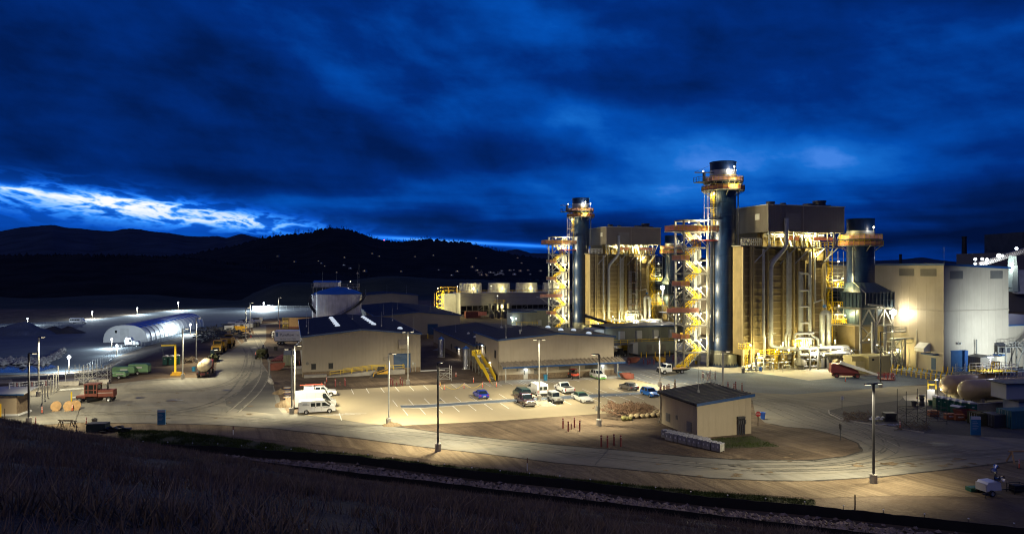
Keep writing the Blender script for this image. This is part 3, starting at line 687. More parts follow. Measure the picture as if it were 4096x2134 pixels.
M['mid'] = mat('mid_wooded_hill', (.010, .011, .012), .95, 0, .5, .02, spec=.05)
pf = [(-700, 960), (-300, 935), (0, 924), (85, 909), (150, 903), (209, 898), (265, 910), (330, 914), (376, 920), (444, 924), (512, 913), (560, 917), (598, 924), (683, 932), (751, 944), (811, 946), (871, 943), (905, 951), (965, 934), (1025, 948), (1100, 965), (1300, 990), (1700, 1010)]
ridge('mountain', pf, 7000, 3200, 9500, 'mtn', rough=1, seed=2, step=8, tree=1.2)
pr_ = [(1500, 1040), (1800, 1015), (1950, 1004), (2020, 1003), (2067, 995), (2126, 1012), (2200, 1012), (2400, 1015), (2560, 1020), (2650, 1025), (2800, 1030), (3100, 1040), (3400, 1045), (3500, 1042), (3600, 1038), (3688, 1028), (3750, 1038), (3850, 1050), (3960, 1044), (4096, 1040), (4700, 1020)]
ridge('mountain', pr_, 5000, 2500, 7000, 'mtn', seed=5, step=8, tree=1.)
pm = [(400, 1060), (560, 1035), (683, 1020), (769, 1014), (854, 995), (939, 982), (1025, 956), (1067, 948), (1102, 941), (1160, 936), (1230, 931), (1264, 920), (1290, 913), (1315, 910), (1366, 913), (1420, 924), (1486, 948), (1529, 960), (1605, 966), (1660, 960), (1708, 954), (1759, 959), (1802, 966), (1862, 966), (1921, 983), (1990, 1001), (2049, 1016), (2150, 1030), (2400, 1045), (2900, 1058), (3400, 1064)]
MIDC, MID0 = 2300, 1050
ridge('wooded_hill', pm, MIDC, MID0, 3400, 'mid', seed=9, step=4, tree=7, z0=-6)
# broad dark woods beyond the lower yard: a thick low ridge roughened with crowns
pw = [(-1500, 1000), (-300, 1012), (0, 1018), (300, 1016), (560, 1020), (760, 1028), (1000, 1060), (1200, 1085), (1500, 1105), (2200, 1118), (3000, 1116)]
ridge('wooded_slope', pw, 1000, 620, 1300, 'mid', seed=3, step=4, tree=10, z0=-8)
# single trees along the wooded skylines
def bare_tree(seed, h):
    g = random.Random(seed); root = thing('tree', 'small dark tree', 'tree'); tr = MB(); cr = MB()
    tr.cyl((0, 0, -1), (0, 0, h*.75), h*.02, h*.008, n=5)
    for k in range(9):
        a = g.uniform(0, 6.28); z0 = h*g.uniform(.3, .75); L = h*g.uniform(.2, .38)
        tr.cyl((0, 0, z0), (L*math.cos(a)*.8, L*math.sin(a)*.8, z0+L*.7), h*.008, h*.003, n=4)
    for k in range(170):
        a = g.uniform(0, 6.28); zz = g.uniform(.32, 1.0); rr = h*.27*math.sqrt(max(.02, 1-((zz-.6)/.42)**2))*g.uniform(.3, 1)
        p = Vector((rr*math.cos(a), rr*math.sin(a), zz*h)); s = h*.045
        v = [p+Vector((g.uniform(-1, 1), g.uniform(-1, 1), g.uniform(-1, 1)))*s for _ in range(3)]; cr.face(v)
    tr.build('trunk', 'twig', root); cr.build('crown', M['mid'], root); return root
tp = [bare_tree(s, 16) for s in (1, 2, 3)]
g = random.Random(5); used = [0, 0, 0]
for k in range(110):
    U = g.uniform(1040, 2010) if k < 78 else g.uniform(1560, 1990); V = interp(U, pm); z = CH-(V-VH)*MIDC/F-3; i = k % 3; s = g.uniform(.5, 1.0)*(1.25 if 1060 < U < 1210 else .8)
    o = tp[i] if not used[i] else dup(tp[i]); used[i] = 1
    o.location = (tt(U)*MIDC, MIDC-g.uniform(0, 20), z); o.scale = (s, s, s); o.rotation_euler.z = g.uniform(0, 6)
    o['label'] = 'bare dark tree on the skyline of the wooded hill behind the tanks'; o['group'] = 'trees on the hill skyline'
# houses of the town on the hill, windows lit
def mk_house(seed, wm):
    r_ = thing('house', '', 'house'); B('wall', 'tan', r_, lambda b: b.bx(-6, 6, -4, 4, -2, 4)); rf = B('roof', 'roof', r_, lambda b: b.prism([(-6.6, 4), (6.6, 4), (0, 7.5)], -4.5, 4.5))
    for i, (x, z, w) in enumerate([(-1.2, 1.3, 2.2)]): B('window', wm, r_, lambda b: b.bx(x, x+w, -4.08, -4.0, z, z+1.5))
    return r_
hp = [mk_house(0, 'window'), mk_house(1, 'windowc')]; used = [0, 0]
for k in range(50):
    if k < 26: U, V = g.gauss(1975, 75), g.gauss(1098, 9)
    elif k < 34: U, V = g.uniform(1180, 1480), g.uniform(1055, 1108)
    else: U, V = g.uniform(1080, 2180), g.uniform(1022, 1108)
    if V > 1118: V = 1112
    zc = CH-(interp(U, pm)-VH)*MIDC/F; best = None
    for i in range(60):
        y = MID0+(MIDC-MID0)*i/60; z = -6+(zc+6)*i/60; v = VH+F*(CH-z)/y
        if best is None or abs(v-V) < best[0]: best = (abs(v-V), y, z)
    i = 1 if (k < 30 and g.random() < .55) else 0
    o = hp[i] if not used[i] else dup(hp[i]); used[i] = 1
    o.location = (tt(U)*best[1], best[1]-14, best[2]+5); o.rotation_euler.z = g.uniform(-.6, .6)
    o['label'] = ('distant hillside house with %s lit windows' % ('warm' if i == 0 else 'cool')); o['group'] = 'houses of the town on the hill'
    s_ = g.uniform(.3, .62); o.scale = (s_, s_, s_)
# hilltop mast with red lamps
U, V = 1536, 1010; yq = 1900; p = Vector((tt(U)*yq, yq, CH-(1000-VH)*yq/F))
ms = thing('radio_mast', 'tall lattice mast with red lamps standing on the saddle of the wooded hill', 'mast', p)
B('lattice', 'darksteel', ms, lambda b: [b.beam((x, y, -30), (0, 0, 28), .5) for x, y in ((-2, -1), (2, -1), (0, 2))]+[b.beam((-1.5, -1, z), (1.5, -1, z+3), .3) for z in range(-20, 20, 5)])
for z in (28, 6): B('lamp', 'redlamp', ms, lambda b: b.sphere((0, 0, z), 1.1, 6))
# ================================================================== BUILDINGS
def bulb_fixture(root, p, power, col=WARM, r=.12, kind='POINT', dirv=None, name='lamp', m='bulbw', cone=150, rad=.2, ext=True):
    """a lamp: small glowing globe in a cap, with its light"""
    o = B(name, m, root, lambda b: b.sphere(p, r, 6))
    q = Vector(p)
    if power: light(kind, q+Vector((0, 0, -r-.12)), power, col, rad, parent=root, dirv=dirv, cone=cone)
    return o
def gable(name, label, cat, P, W, D, zl, zr, zm, wall='tan', roofm='roof', base=1.1, basem='stone', over=.35, group=None, trim='trim'):
    """long hall: front gable along +u (local x), depth along v (local y)"""
    r = thing(name, label, cat, P, TH, group)
    w = MB(); w.prism([(0, base), (W, base), (W, zr), (W/2, zm), (0, zl)], 0, D); w.build('wall', wall, r)
    if base > 0: B('plinth', basem, r, lambda b: b.bx(-.06, W+.06, -.06, D+.06, -.3, base-.003))
    o = over; t = .22
    rf = MB()
    sl, srr = (zm-zl)/(W/2), (zr-zm)/(W/2)
    rf.prism([(-o, zl-sl*o), (W/2, zm), (W/2, zm+t), (-o, zl-sl*o+t)], -o, D+o)
    rf.prism([(W/2, zm), (W+o, zr+srr*o), (W+o, zr+srr*o+t), (W/2, zm+t)], -o, D+o)
    ro = rf.build('roof', roofm, r)
    B('fascia', trim, r, lambda b: [b.prism([(-o, zl-sl*o-.12), (W/2, zm-.12), (W/2, zm+t+.02), (-o, zl-sl*o+t+.02)], -o-.05, -o-.002),
        b.prism([(W/2, zm-.12), (W+o, zr+srr*o-.12), (W+o, zr+srr*o+t+.02), (W/2, zm+t+.02)], -o-.05, -o-.002), b.bx(-o-.14, -o-.01, -o, D+o, zl-sl*o-.1, zl-sl*o+t), b.bx(W+o+.01, W+o+.14, -o, D+o, zr+srr*o-.1, zr+srr*o+t)])
    B('ridge_cap', 'roof', ro, lambda b: b.prism([(W/2-.4, zm+t-.02), (W/2, zm+t+.12), (W/2+.4, zm+t-.02)], -o, D+o))
    B('downpipe', 'tan', r, lambda b: b.beam((-.12, .3, 0), (-.12, .3, zl), .14))
    B('downpipe', 'tan', r, lambda b: b.beam((W+.12, .3, 0), (W+.12, .3, zr), .14))
    return r, ro
def zroof(W, zl, zr, zm, x): return zl+(zm-zl)*x/(W/2) if x < W/2 else zm+(zr-zm)*(x-W/2)/(W/2)
def skylight(root, x, y, z):
    o = B('skylight', 'skyl', root, lambda b: b.lathe([(.62, 0), (.62, .12), (.5, .34), (.25, .46), (.01, .5)], 12, (x, y, z+.2)), smooth=True)
def rod(root, x, y, z, h=3.5):
    B('lightning_rod', 'galv', root, lambda b: [b.cyl((x, y, z), (x, y, z+h), .035, .02, n=5), b.cyl((x, y, z), (x, y, z+.35), .16, n=6)])

# --- water treatment hall, left of centre
P1 = G(1212, 1508)
W1 = reach(P1, UD, 1680); D1 = 50; z1 = (8.5, 8.4, 9.7)
h1, rf1 = gable('workshop_hall', 'wide tan gabled hall with a dark roof of white domes and a blue roll door', 'industrial building', P1, W1, D1, *z1)
for k in range(6): skylight(rf1, W1*.32, 14+k*5.2, zroof(W1, *z1, W1*.32)); skylight(rf1, W1*.66, 15+k*5.0, zroof(W1, *z1, W1*.66))
skylight(rf1, W1*.87, 8, zroof(W1, *z1, W1*.87))
for x, y in ((1.2, 4), (1.2, 22), (W1*.5, 27), (W1*.72, 12), (W1-1, 3), (W1-1, 36)): rod(rf1, x, y, zroof(W1, *z1, x)+.2)
ux = lambda P, U, dy=0.: reach(P+VD*dy, UD, U)
dr = B('roll_door', 'bluedoor', h1, lambda b: b.bx(ux(P1, 1577), ux(P1, 1639), -.05, .1, .1, 4.1))
B('door_frame', 'trim', dr, lambda b: [b.bx(ux(P1, 1577)-.15, ux(P1, 1577), -.09, .02, 0, 4.25), b.bx(ux(P1, 1639), ux(P1, 1639)+.15, -.09, .02, 0, 4.25), b.bx(ux(P1, 1577), ux(P1, 1639), -.09, .02, 4.1, 4.25)])
for U in (1245, 1314):
    wn = B('window', 'black', h1, lambda b: b.bx(ux(P1, U), ux(P1, U+18.5), -.03, .05, 1.6, 2.75))
    B('frame', 'house', wn, lambda b: [b.bx(ux(P1, U)-.06, ux(P1, U+18.5)+.06, -.06, -.01, 1.52, 1.6), b.bx(ux(P1, U)-.06, ux(P1, U+18.5)+.06, -.06, -.01, 2.75, 2.82)])
def wallhood(root, x, w, z, h, d, m='tan', y=0.):
    B('vent_hood', m, root, lambda b: b.prism([(y-.01, z), (y-.01, z+h), (y-.25, z+h), (y-d, z+h*.45), (y-d, z)], x, x+w, axis='x'))
wallhood(h1, ux(P1, 1592), 1.9, 5.4, 1.9, 1.3); wallhood(h1, ux(P1, 1535), .8, 3.0, .6, .6)
B('vent', 'louvre', h1, lambda b: b.cyl((ux(P1, 1229), -.02, 2.9), (ux(P1, 1229), -.2, 2.9), .32, n=12))
B('conduit', 'galv', h1, lambda b: [b.beam((ux(P1, 1651), -.1, .2), (ux(P1, 1651), -.1, 2.6), .08), b.bx(ux(P1, 1648), ux(P1, 1656), -.25, -.02, 1.6, 2.2), b.bend([(ux(P1, 1662), -.12, .2), (ux(P1, 1662), -.12, 2.0), (ux(P1, 1655), -.12, 2.0)], .06, 6)])
# left wall: pale strips between dark panels, big hood
for k in range(11): B('wall_panel', 'offwhite', h1, lambda b: b.bx(-.04, -.005, 3+k*4.3, 4.6+k*4.3, 1.2, 7.9))
B('vent_hood', 'tan', h1, lambda b: b.prism([(-.02, 5.3), (-.02, 7.3), (-.25, 7.3), (-1.7, 6.1), (-1.7, 5.3)], 4, 6.4))
B('loading_dock', 'concrete', h1, lambda b: b.bx(-1.6, -.08, 5, 9, 0, 1.2))
# railed ramp along the front
rp = thing('ramp', 'concrete ramp with yellow handrails along the foot of the wide tan hall', 'ramp', P1+VD*-2.2, TH)
B('slab', 'concrete', rp, lambda b: b.prism([(4.8, 0), (21.2, 0), (21.2, 1.0), (14.2, 1.0), (4.8, .15)], 0, 1.9))
B('footing', 'concrete', rp, lambda b: b.bx(.2, 4.8, .8, 2.1, 0, .55))
B('handrail', 'yellow', rp, lambda b: b.rail([(5.4, .05, .3), (14.2, .05, 1.0), (21, .05, 1.0)], 1.0, .04))
B('handrail', 'yellow', rp, lambda b: b.rail([(8.2, 1.75, .5), (14.2, 1.75, 1.0), (17.2, 1.75, 1.0)], 1.0, .04))
B('handrail', 'yellow', rp, lambda b: b.rail([(21, .05, 1.0), (21, 1.75, 1.0)], 1.0, .04))

# --- two dark halls behind
P2 = Vector((-44, 220, 0)); W2 = 28
h2, rf2 = gable('storage_hall', 'dim tan hall with a tall blue roll door and long shallow roof', 'industrial building', P2, W2, 64, 7.5, 7.3, 8.6)
dr = B('roll_door', 'bluedoor', h2, lambda b: b.bx(ux(P2, 1710), ux(P2, 1751), -.05, .1, .1, 4.6))
B('bollard', 'yellow', dr, lambda b: b.cyl((ux(P2, 1709), -1, 0), (ux(P2, 1709), -1, 1.6), .12))
B('canopy', 'trim', h2, lambda b: b.bx(ux(P2, 1758), ux(P2, 1781), -1.0, 0, 3.1, 3.4))
for x, y in ((3, 3), (10, 20), (W2-2, 3), (W2-4, 30)): rod(rf2, x, y, zroof(W2, 7.5, 7.3, 8.6, x))
P3 = G(1447, 1217, 3.) ; P3.z = 0; W3 = reach(P3, UD, 1672)
h3, rf3 = gable('storage_hall', 'farthest dark brown hall seen over the roof of the dim tan one', 'industrial building', P3, W3, 30, 8.0, 7.7, 9.0)
rod(rf3, W3*.45, 2, 9, 5); rod(rf3, W3*.8, 2, 8.6, 5)

# --- office and control building with the awning, centre
P4 = G(1997, 1521); W4 = reach(P4, UD, 2454); z4 = (8.25, 8.2, 9.2); D4 = 18.7
h4, rf4 = gable('control_building', 'tan gabled two-storey block with a striped awning and lit doors facing the parked cars', 'industrial building', P4, W4, D4, *z4, wall='tan_smooth')
for x, y in ((.6, .5), (7, 9.5)): rod(rf4, x+1, y, zroof(W4, *z4, x)+.3, 3.6)
for U, V in ((2192, 1312), (2243, 1322), (2294, 1318), (2355, 1330)):
    k = (CH-9)/(V-VH); q = Vector(((U-UC)*k, F*k, 0))-P4; x, y = q.dot(UD), q.dot(VD); skylight(rf4, x, min(y, D4-1), zroof(W4, *z4, x))
B('roof_vent', 'galv', rf4, lambda b: [b.cyl((6.2, 5, 8.9), (6.2, 5, 9.6), .16), b.cyl((6.2, 5, 9.5), (6.2, 5, 9.75), .28)])
# awning
aw = MB(); za, zb_, ya = 3.75, 3.05, -2.9
n = 30; L0, L1 = -.15, W4+1.3
aw.prism([(0, za), (ya, zb_), (ya, zb_-.08), (0, za-.08)], L0, L1, axis='x')
for i in range(n+1):
    x = L0+(L1-L0)*i/n; aw.prism([(0, za), (0, za+.2), (ya, zb_+.2), (ya, zb_)], x-.07, x+.07, axis='x')
awo = aw.build('awning', 'tan', h4)
B('fascia', 'trim', awo, lambda b: [b.bx(L0, L1, ya-.1, ya-.01, zb_-.25, zb_+.08), b.prism([(0, za+.1), (ya, zb_+.1), (ya, zb_-.25), (0, za-.2)], L1+.01, L1+.09, axis='x')])
for U in (2023, 2189, 2318, 2471): B('post', 'galv', h4, lambda b: b.cyl((ux(P4, U, ya+.15), ya+.15, 0), (ux(P4, U, ya+.15), ya+.15, zb_-.1), .12, n=10))
for U0, U1 in ((2094, 2111), (2402, 2417)):
    x0, x1 = ux(P4, U0), ux(P4, U1)
    d = B('door', 'door', h4, lambda b: b.bx(x0, x1, -.09, -.005, .02, 2.15)); B('door_window', 'black', d, lambda b: b.bx(x0+.15, x0+.3, -.11, -.092, 1.0, 1.9))
    lp = B('lamp', 'bulb', h4, lambda b: b.bx((x0+x1)/2-.22, (x0+x1)/2+.22, -.3, -.02, 2.5, 2.62))
    light('SPOT', ((x0+x1)/2, -.5, 2.55), 240, COOL, .15, h4, (0, -.25, -1), 160)
for U0, U1, a, c in ((2136, 2150, .9, 2.2), (2236, 2282, 1.6, 2.7), (2340, 2390, 1.5, 2.7), (2066, 2073, 1.8, 2.3), (2314, 2318, 1.6, 2.4)):
    B('louvre', 'louvre', h4, lambda b: [b.prism([(-.01, z), (-.1, z-.05), (-.1, z-.02), (-.01, z+.06)], ux(P4, U0), ux(P4, U1), axis='x') for z in np.arange(a+.1, c, .16)]+[b.bx(ux(P4, U0), ux(P4, U1), -.012, -.004, a, c)])
# left wall: windows, landing door, lamp and the yellow stair
for y, z in ((14.5, 4.6), (9.9, 4.4), (2.3, 4.3), (17, 4.6)):
    wn = B('window', 'black', h4, lambda b: b.bx(-.04, .02, y, y+1.1, z, z+1.6)); B('sill', 'tan', wn, lambda b: b.bx(-.12, -.02, y-.05, y+1.15, z-.1, z-.01))
B('door', 'door', h4, lambda b: b.bx(-.06, -.004, 12.1, 13.1, 3.55, 5.6))
B('canopy', 'trim', h4, lambda b: b.bx(-1.3, 0, 11.4, 14.2, 6.0, 6.18))
B('lamp', 'bulb', h4, lambda b: b.bx(-.3, -.05, 12.4, 12.9, 5.75, 5.9)); light('SPOT', (-.6, 12.6, 5.7), 260, NEUT, .15, h4, (-.3, 0, -1), 165)
B('lamp', 'bulb', h4, lambda b: b.bx(-.25, -.02, 6.4, 6.8, 2.7, 2.85)); light('SPOT', (-.45, 6.6, 2.65), 160, NEUT, .15, h4, (-.2, 0, -1), 170)
st = thing('staircase', 'yellow-railed outdoor staircase with two flights down the left side of the awning block', 'stairs', P4, TH)
fl = [(-1.4, 11.2, 3.55), (-1.4, 6.4, 1.9), (-1.4, 5.2, 1.9), (-1.4, .4, 0.05)]
B('landing', 'galv', st, lambda b: b.bx(-2.1, -.1, 11.2, 14.2, 3.4, 3.55)); B('landing', 'galv', st, lambda b: b.bx(-2.1, -.7, 5.2, 6.4, 1.78, 1.9))
for (x, y0, za_, y1, zb2) in ((-1.4, 11.2, 3.55, 6.4, 1.9), (-1.4, 5.2, 1.9, .4, 0.05)):
    B('flight', 'galv', st, lambda b: [b.bx(-2.0, -.8, y0+(y1-y0)*i/9-.14, y0+(y1-y0)*i/9+.14, za_+(zb2-za_)*(i+.5)/9-.05, za_+(zb2-za_)*(i+.5)/9) for i in range(10)])
for xx in (-2.1, -.7):
    B('handrail', 'yellow', st, lambda b: [b.prism([(y0, z0-.25), (y0, z0+.95), (y1, z1+.95), (y1, z1-.25)], xx-.04, xx+.04, axis='x') for (y0, z0, y1, z1) in ((11.2, 3.55, 6.4, 1.9), (6.4, 1.9, 5.2, 1.9), (5.2, 1.9, .3, .1))])
B('handrail', 'yellow', st, lambda b: [b.rail([(-2.1, 11.2, 3.55), (-2.1, 14.2, 3.55), (-.1, 14.2, 3.55)], 1.05, .045, .3)])
B('frame', 'steel', st, lambda b: [b.beam((x, y, 0), (x, y, z), .14) for x, y, z in ((-2, 14, 3.4), (-2, 11.4, 3.4), (-2, 6, 1.8), (-.8, 6, 1.8), (-2, 8.6, 2.6))]+[b.beam((-2, 14, .2), (-2, 11.4, 3.3), .08), b.beam((-2, 11.4, .2), (-2, 14, 3.3), .08), b.beam((-2, 11.4, .2), (-2, 8.6, 2.5), .08), b.beam((-2, 8.6, .2), (-2, 6, 1.7), .08)])

# lower wing behind it
P5 = P4+VD*(D4+.1)-UD*.1; z5 = (5.1, 5.1, 6.4)
h5, rf5 = gable('warehouse_wing', 'low dark-roofed wing running back from the awning block, with a lit side door', 'industrial building', P5, W4, 48, *z5)
for x, y in ((4, 22), (3.4, 13), (W4*.6, 30)): B('roof_vent', 'offwhite', rf5, lambda b: b.lathe([(.4, 0), (.35, .3), (.01, .5)], 8, (x, y, zroof(W4, *z5, x)+.2)))
rod(rf5, 10, 12, 6, 4.5); rod(rf5, 2.5, 30, 5.4, 3)
for y in (6, 18, 24): B('window', 'black', h5, lambda b: b.bx(-.04, .02, y, y+1, 1.6, 3.0))
B('door', 'door', h5, lambda b: b.bx(-.05, -.004, 15, 16.2, 0, 2.2)); B('canopy', 'trim', h5, lambda b: b.bx(-1, 0, 14, 17.4, 2.9, 3.05))
B('lamp', 'bulb', h5, lambda b: b.bx(-.25, -.02, 15.4, 15.8, 2.6, 2.72)); light('SPOT', (-.5, 15.6, 2.55), 200, NEUT, .15, h5, (-.3, 0, -1), 165)
B('roll_door', 'offwhite', h5, lambda b: b.bx(-.05, -.004, 1.6, 2.4, .4, 3.4))

# --- shiny corrugated silos with blue cone roofs
def silo(U, V, label):
    r = thing('silo', label, 'silo', G(U, V), 0, 'shiny silos beside the dark-roofed wing')
    B('shell', 'galvsilo', r, lambda b: b.lathe([(.78, 0), (.78, 4.7)], 28), smooth=True)
    B('roof', 'tankroof', r, lambda b: b.lathe([(.84, 4.7), (.84, 4.78), (.2, 5.15), (.2, 5.3), (.01, 5.32)], 20))
    B('base', 'concrete', r, lambda b: b.cyl((0, 0, 0), (0, 0, .12), 1.0, n=16)); B('ladder', 'galv', r, lambda b: b.rail([(.85, .1, 0), (.9, .1, 0.01)], 4.6, .02, mid=False))
silo(1864, 1475, 'nearer shiny corrugated silo with a blue cone roof, left of the yellow-railed staircase')
silo(1765, 1427, 'farther shiny silo with a blue cone roof at the back corner of the dark wing')

# --- pump shed on the island
P6 = G(2789, 1752); Wx = reach(P6, UD, 3005); Wy = reach(P6, VD, 2644)
sh = thing('pump_shed', 'tan ribbed shed with dark roof and blue eaves alone on the dirt island', 'shed', P6, TH)
B('wall', mat('shed_cladding', (.33, .275, .195), .55, 0, .05, .3, ribs=.95, ribd=.03, dirt=.2), sh, lambda b: b.prism([(0, 0), (Wx, 0), (Wx, 5.25), (0, 4.5)], 0, Wy))
B('roof', mat('shed_roof', (.022, .022, .032), .6, 0, .1, .4, ribs=0), sh, lambda b: [b.prism([(-.3, 4.48), (Wx+.3, 5.28), (Wx+.3, 5.5), (-.3, 4.7)], -.35, Wy+.35)]+[b.prism([(-.3, 4.7), (Wx+.3, 5.5), (Wx+.3, 5.6), (-.3, 4.8)], -.35+i*(Wy+.66)/13, -.27+i*(Wy+.66)/13) for i in range(14)])
B('fascia', 'trim', sh, lambda b: [b.prism([(-.32, 4.4), (Wx+.32, 5.2), (Wx+.32, 5.57), (-.32, 4.77)], -.42, -.352)])
B('gutter', 'roof', sh, lambda b: b.bx(-.46, -.305, -.4, Wy+.4, 4.42, 4.66))
B('downpipe', 'house', sh, lambda b: b.bend([(-.3, Wy-.1, 4.4), (-.12, Wy-.1, 3.9), (-.12, Wy-.1, .9), (-.5, Wy-.1, .1)], .08, 6))
for y, z, w, h in ((6.9, .7, 1.1, 1.2), (4.9, 1.5, .4, .6), (1.3, .5, 1.2, 1.3)):
    B('louvre', 'louvre', sh, lambda b: [b.bx(-.03, -.004, y, y+w, z, z+h)]+[b.prism([(-.03, zz), (-.14, zz-.07), (-.14, zz-.03), (-.03, zz+.06)], y, y+w) for zz in np.arange(z+.1, z+h, .17)])
B('conduit', 'darksteel', sh, lambda b: [b.bx(Wx-2.4, Wx-1.2, -.35, -.05, 2.3, 2.55)]+[b.cyl((Wx-2.3+i*.34, -.25, 0), (Wx-2.3+i*.34, -.25, 2.3), .09, n=6) for i in range(4)]+[b.bx(Wx-2.4+i*.34, Wx-2.15+i*.34, -.42, -.1, 1.5, 2.1) for i in range(4)])
rod(sh, Wx*.42, Wy*.55, 5.1, 3.6)

# --- shrink-wrapped crates beside the shed: two rows
def crate(label_i):
    r = thing('battery_crate', '', 'crate')
    B('box', 'crate', r, lambda b: b.cb(0, 0, .14, .64, 1.0, .92), bevel=.02)
    B('pallet', 'wood_dk', r, lambda b: [b.cb(0, y, 0, .68, .12, .12) for y in (-.42, 0, .42)])
    B('wrap', 'shrink', r, lambda b: [b.prism([(-.34, 1.05), (.34, 1.05), (.28, 1.17), (.05, 1.1), (-.25, 1.19)], -.52, .52), b.bx(-.33, .33, -.512, -.503, .5, 1.05)])
    B('placard', 'offwhite', r, lambda b: b.bx(-.1, .08, -.525, -.514, .55, .8)); return r
c0 = None; a = G(2676, 1760); e = G(2880, 1806); n = 12
for i in range(n):
    for j in range(2):
        if j and i > 9: continue
        p = a.lerp(e, i/(n-1))+VD*(j*1.25)+UD*(j*.25)+Vector((rnd.uniform(-.05, .05), rnd.uniform(-.05, .05), 0))
        d = (e-a).normalized()
        c0_ = crate(0) if c0 is None else dup(c0); c0 = c0 or c0_
        c0_.location = p; c0_.rotation_euler.z = math.atan2(d.y, d.x)+rnd.uniform(-.05, .05)
        c0_['label'] = ('shrink-wrapped grey crate in the front row beside the pump shed' if j == 0 else 'shrink-wrapped grey crate in the back row against the pump shed')
        c0_['group'] = 'wrapped crates, front row' if j == 0 else 'wrapped crates, back row'
c = [o for o in bpy.data.objects if o.name.startswith('battery_crate')]
c[0]['label'] = 'leftmost shrink-wrapped grey crate of the front row beside the pump shed'
for q in c[1:]:
    pass

# --- white storage tanks
def tank(c, r, h, name, label, col='tank', dome=2.4, band=True):
    t = thing(name, label, 'storage tank', c)
    B('shell', col, t, lambda b: b.lathe([(r, 0)]+[q for k in range(1, 5) for q in ((r, h*k/4-.06), (r+.05, h*k/4-.05), (r+.05, h*k/4), (r, h*k/4+.005))][:-1]+[(r, h)], 56), smooth=True)
    B('roof', 'tankroof', t, lambda b: b.lathe([(r+.15, h-.1), (r+.15, h+.05), (r*.8, h+dome*.4), (r*.4, h+dome*.8), (.01, h+dome)], 40), smooth=True); return t
T1 = Vector((-59.6, 235, 0))
t1 = tank(T1, 7.6, 14.3, 'water_tank', 'big pale water tank with a blue domed roof and a spiral stair')
B('spiral_stair', 'darksteel', t1, lambda b: [b.bx(0, 0, 0, 0, 0, 0)]+[(b.beam((8.1*math.cos(a), 8.1*math.sin(a), z), (9.1*math.cos(a), 9.1*math.sin(a), z), .3), b.beam((9.1*math.cos(a), 9.1*math.sin(a), z), (9.1*math.cos(a), 9.1*math.sin(a), z+1.1), .06)) for a, z in [(-1.75+i*.035, 5.2+i*.155) for i in range(60)]])
B('stair_rail', 'steel', t1, lambda b: [b.tube([(9.1*math.cos(a), 9.1*math.sin(a), z+dz) for a, z in [(-1.75+i*.105, 5.2+i*.465) for i in range(21)]], .07, 5) for dz in (0, 1.1)])
B('handrail', 'steel', t1, lambda b: b.rail([(3.5+3*math.cos(a), 2*math.sin(a)-1, 16) for a in np.linspace(0, 5.5, 8)], 1.1, .05, 1.5))
for x, y, h in ((-5, -2, 6.5), (-1, 1, 6), (6.2, 1, 6.5), (7.4, -2, 9)): rod(t1, x, y, 15.5, h)
t2 = tank(Vector((-69.0, 262, 0)), 7.5, 13.0, 'water_tank', 'second pale tank half hidden behind the big one, its stair curling down the left side')
B('spiral_stair', 'darksteel', t2, lambda b: [(b.beam((7.6*math.cos(a), 7.6*math.sin(a), z), (8.8*math.cos(a), 8.8*math.sin(a), z), .3)) for a, z in [(-3.4+i*.028, 12.8-i*.14) for i in range(60)]])
t3 = tank(G(1258, 1345)+Vector((1, 3, 0)), .0+1.15, 14.6, 'standpipe', 'slim pale standpipe between the two big pale tanks', dome=.2)
th_ = thing('tank_house', 'small shed with a blue roof on the deck above the pale tanks', 'shed', Vector((-66.5, 246, 16.3)))
B('wall', 'tank', th_, lambda b: b.bx(-4.4, 4.4, -2, 2, 0, 1.7)); B('roof', 'tankroof', th_, lambda b: b.prism([(-2.3, 1.7), (2.3, 1.7), (0, 2.3)], -4.7, 4.7, axis='x'))
B('deck', 'steel', th_, lambda b: b.bx(-5, 11, -2.6, 2.4, -.25, 0)); B('handrail', 'steel', th_, lambda b: b.rail([(-5, -2.6, 0), (11, -2.6, 0), (11, 2.4, 0)], 1.1, .05, 1.6))
[B('leg', 'steel', th_, lambda b: b.beam((x, y, -4), (x, y, -.2), .25)) for x in (-4.5, 0, 5, 10.5) for y in (-2.3, 2.2)]
bulb_fixture(th_, (8.5, -1, 1.9), 250, NEUT, .16)

# --- cooling tower
PC = Vector((-24, 320, 0)); WC, DC = 66, 15
ct = thing('cooling_tower', 'long grey cooling tower with flared fan stacks lit along its deck', 'cooling tower', PC, TH)
B('casing', mat('grey_casing', (.27, .26, .235), .6, 0, .08, .3, hr=1.5, ribd=.03), ct, lambda b: b.bx(0, WC, 0, DC, 5.3, 11.4))
B('basin', 'concrete', ct, lambda b: b.bx(-.5, WC+.5, -.5, DC+.5, 0, 1.2)); B('void', 'black', ct, lambda b: b.bx(.8, WC-.8, 2.5, DC-2.5, 1.2, 5.3))
B('frame', 'steel', ct, lambda b: [b.beam((x, .3, 1.2), (x, .3, 5.3), .3) for x in np.arange(0.2, WC, 2.75)]+[b.beam((x, .35, 1.2), (x+5.5, .35, 5.3), .2) for x in np.arange(5.7, WC-6, 11)]+[b.beam((0, .3, 3.0), (WC, .3, 3.0), .2)])
B('end_wall', 'offwhite', ct, lambda b: b.bx(-.3, -.01, 0, DC, 0, 11.4)); B('end_wall', 'offwhite', ct, lambda b: b.bx(-7.5, -.31, DC*.55, DC, 0, 10.8))
B('deck_rail', 'yellow', ct, lambda b: b.rail([(-7, DC*.55, 11.4), (-.1, DC*.55, 11.4), (0, 0, 11.4), (WC, 0, 11.4)], 1.1, .07, 2.5))
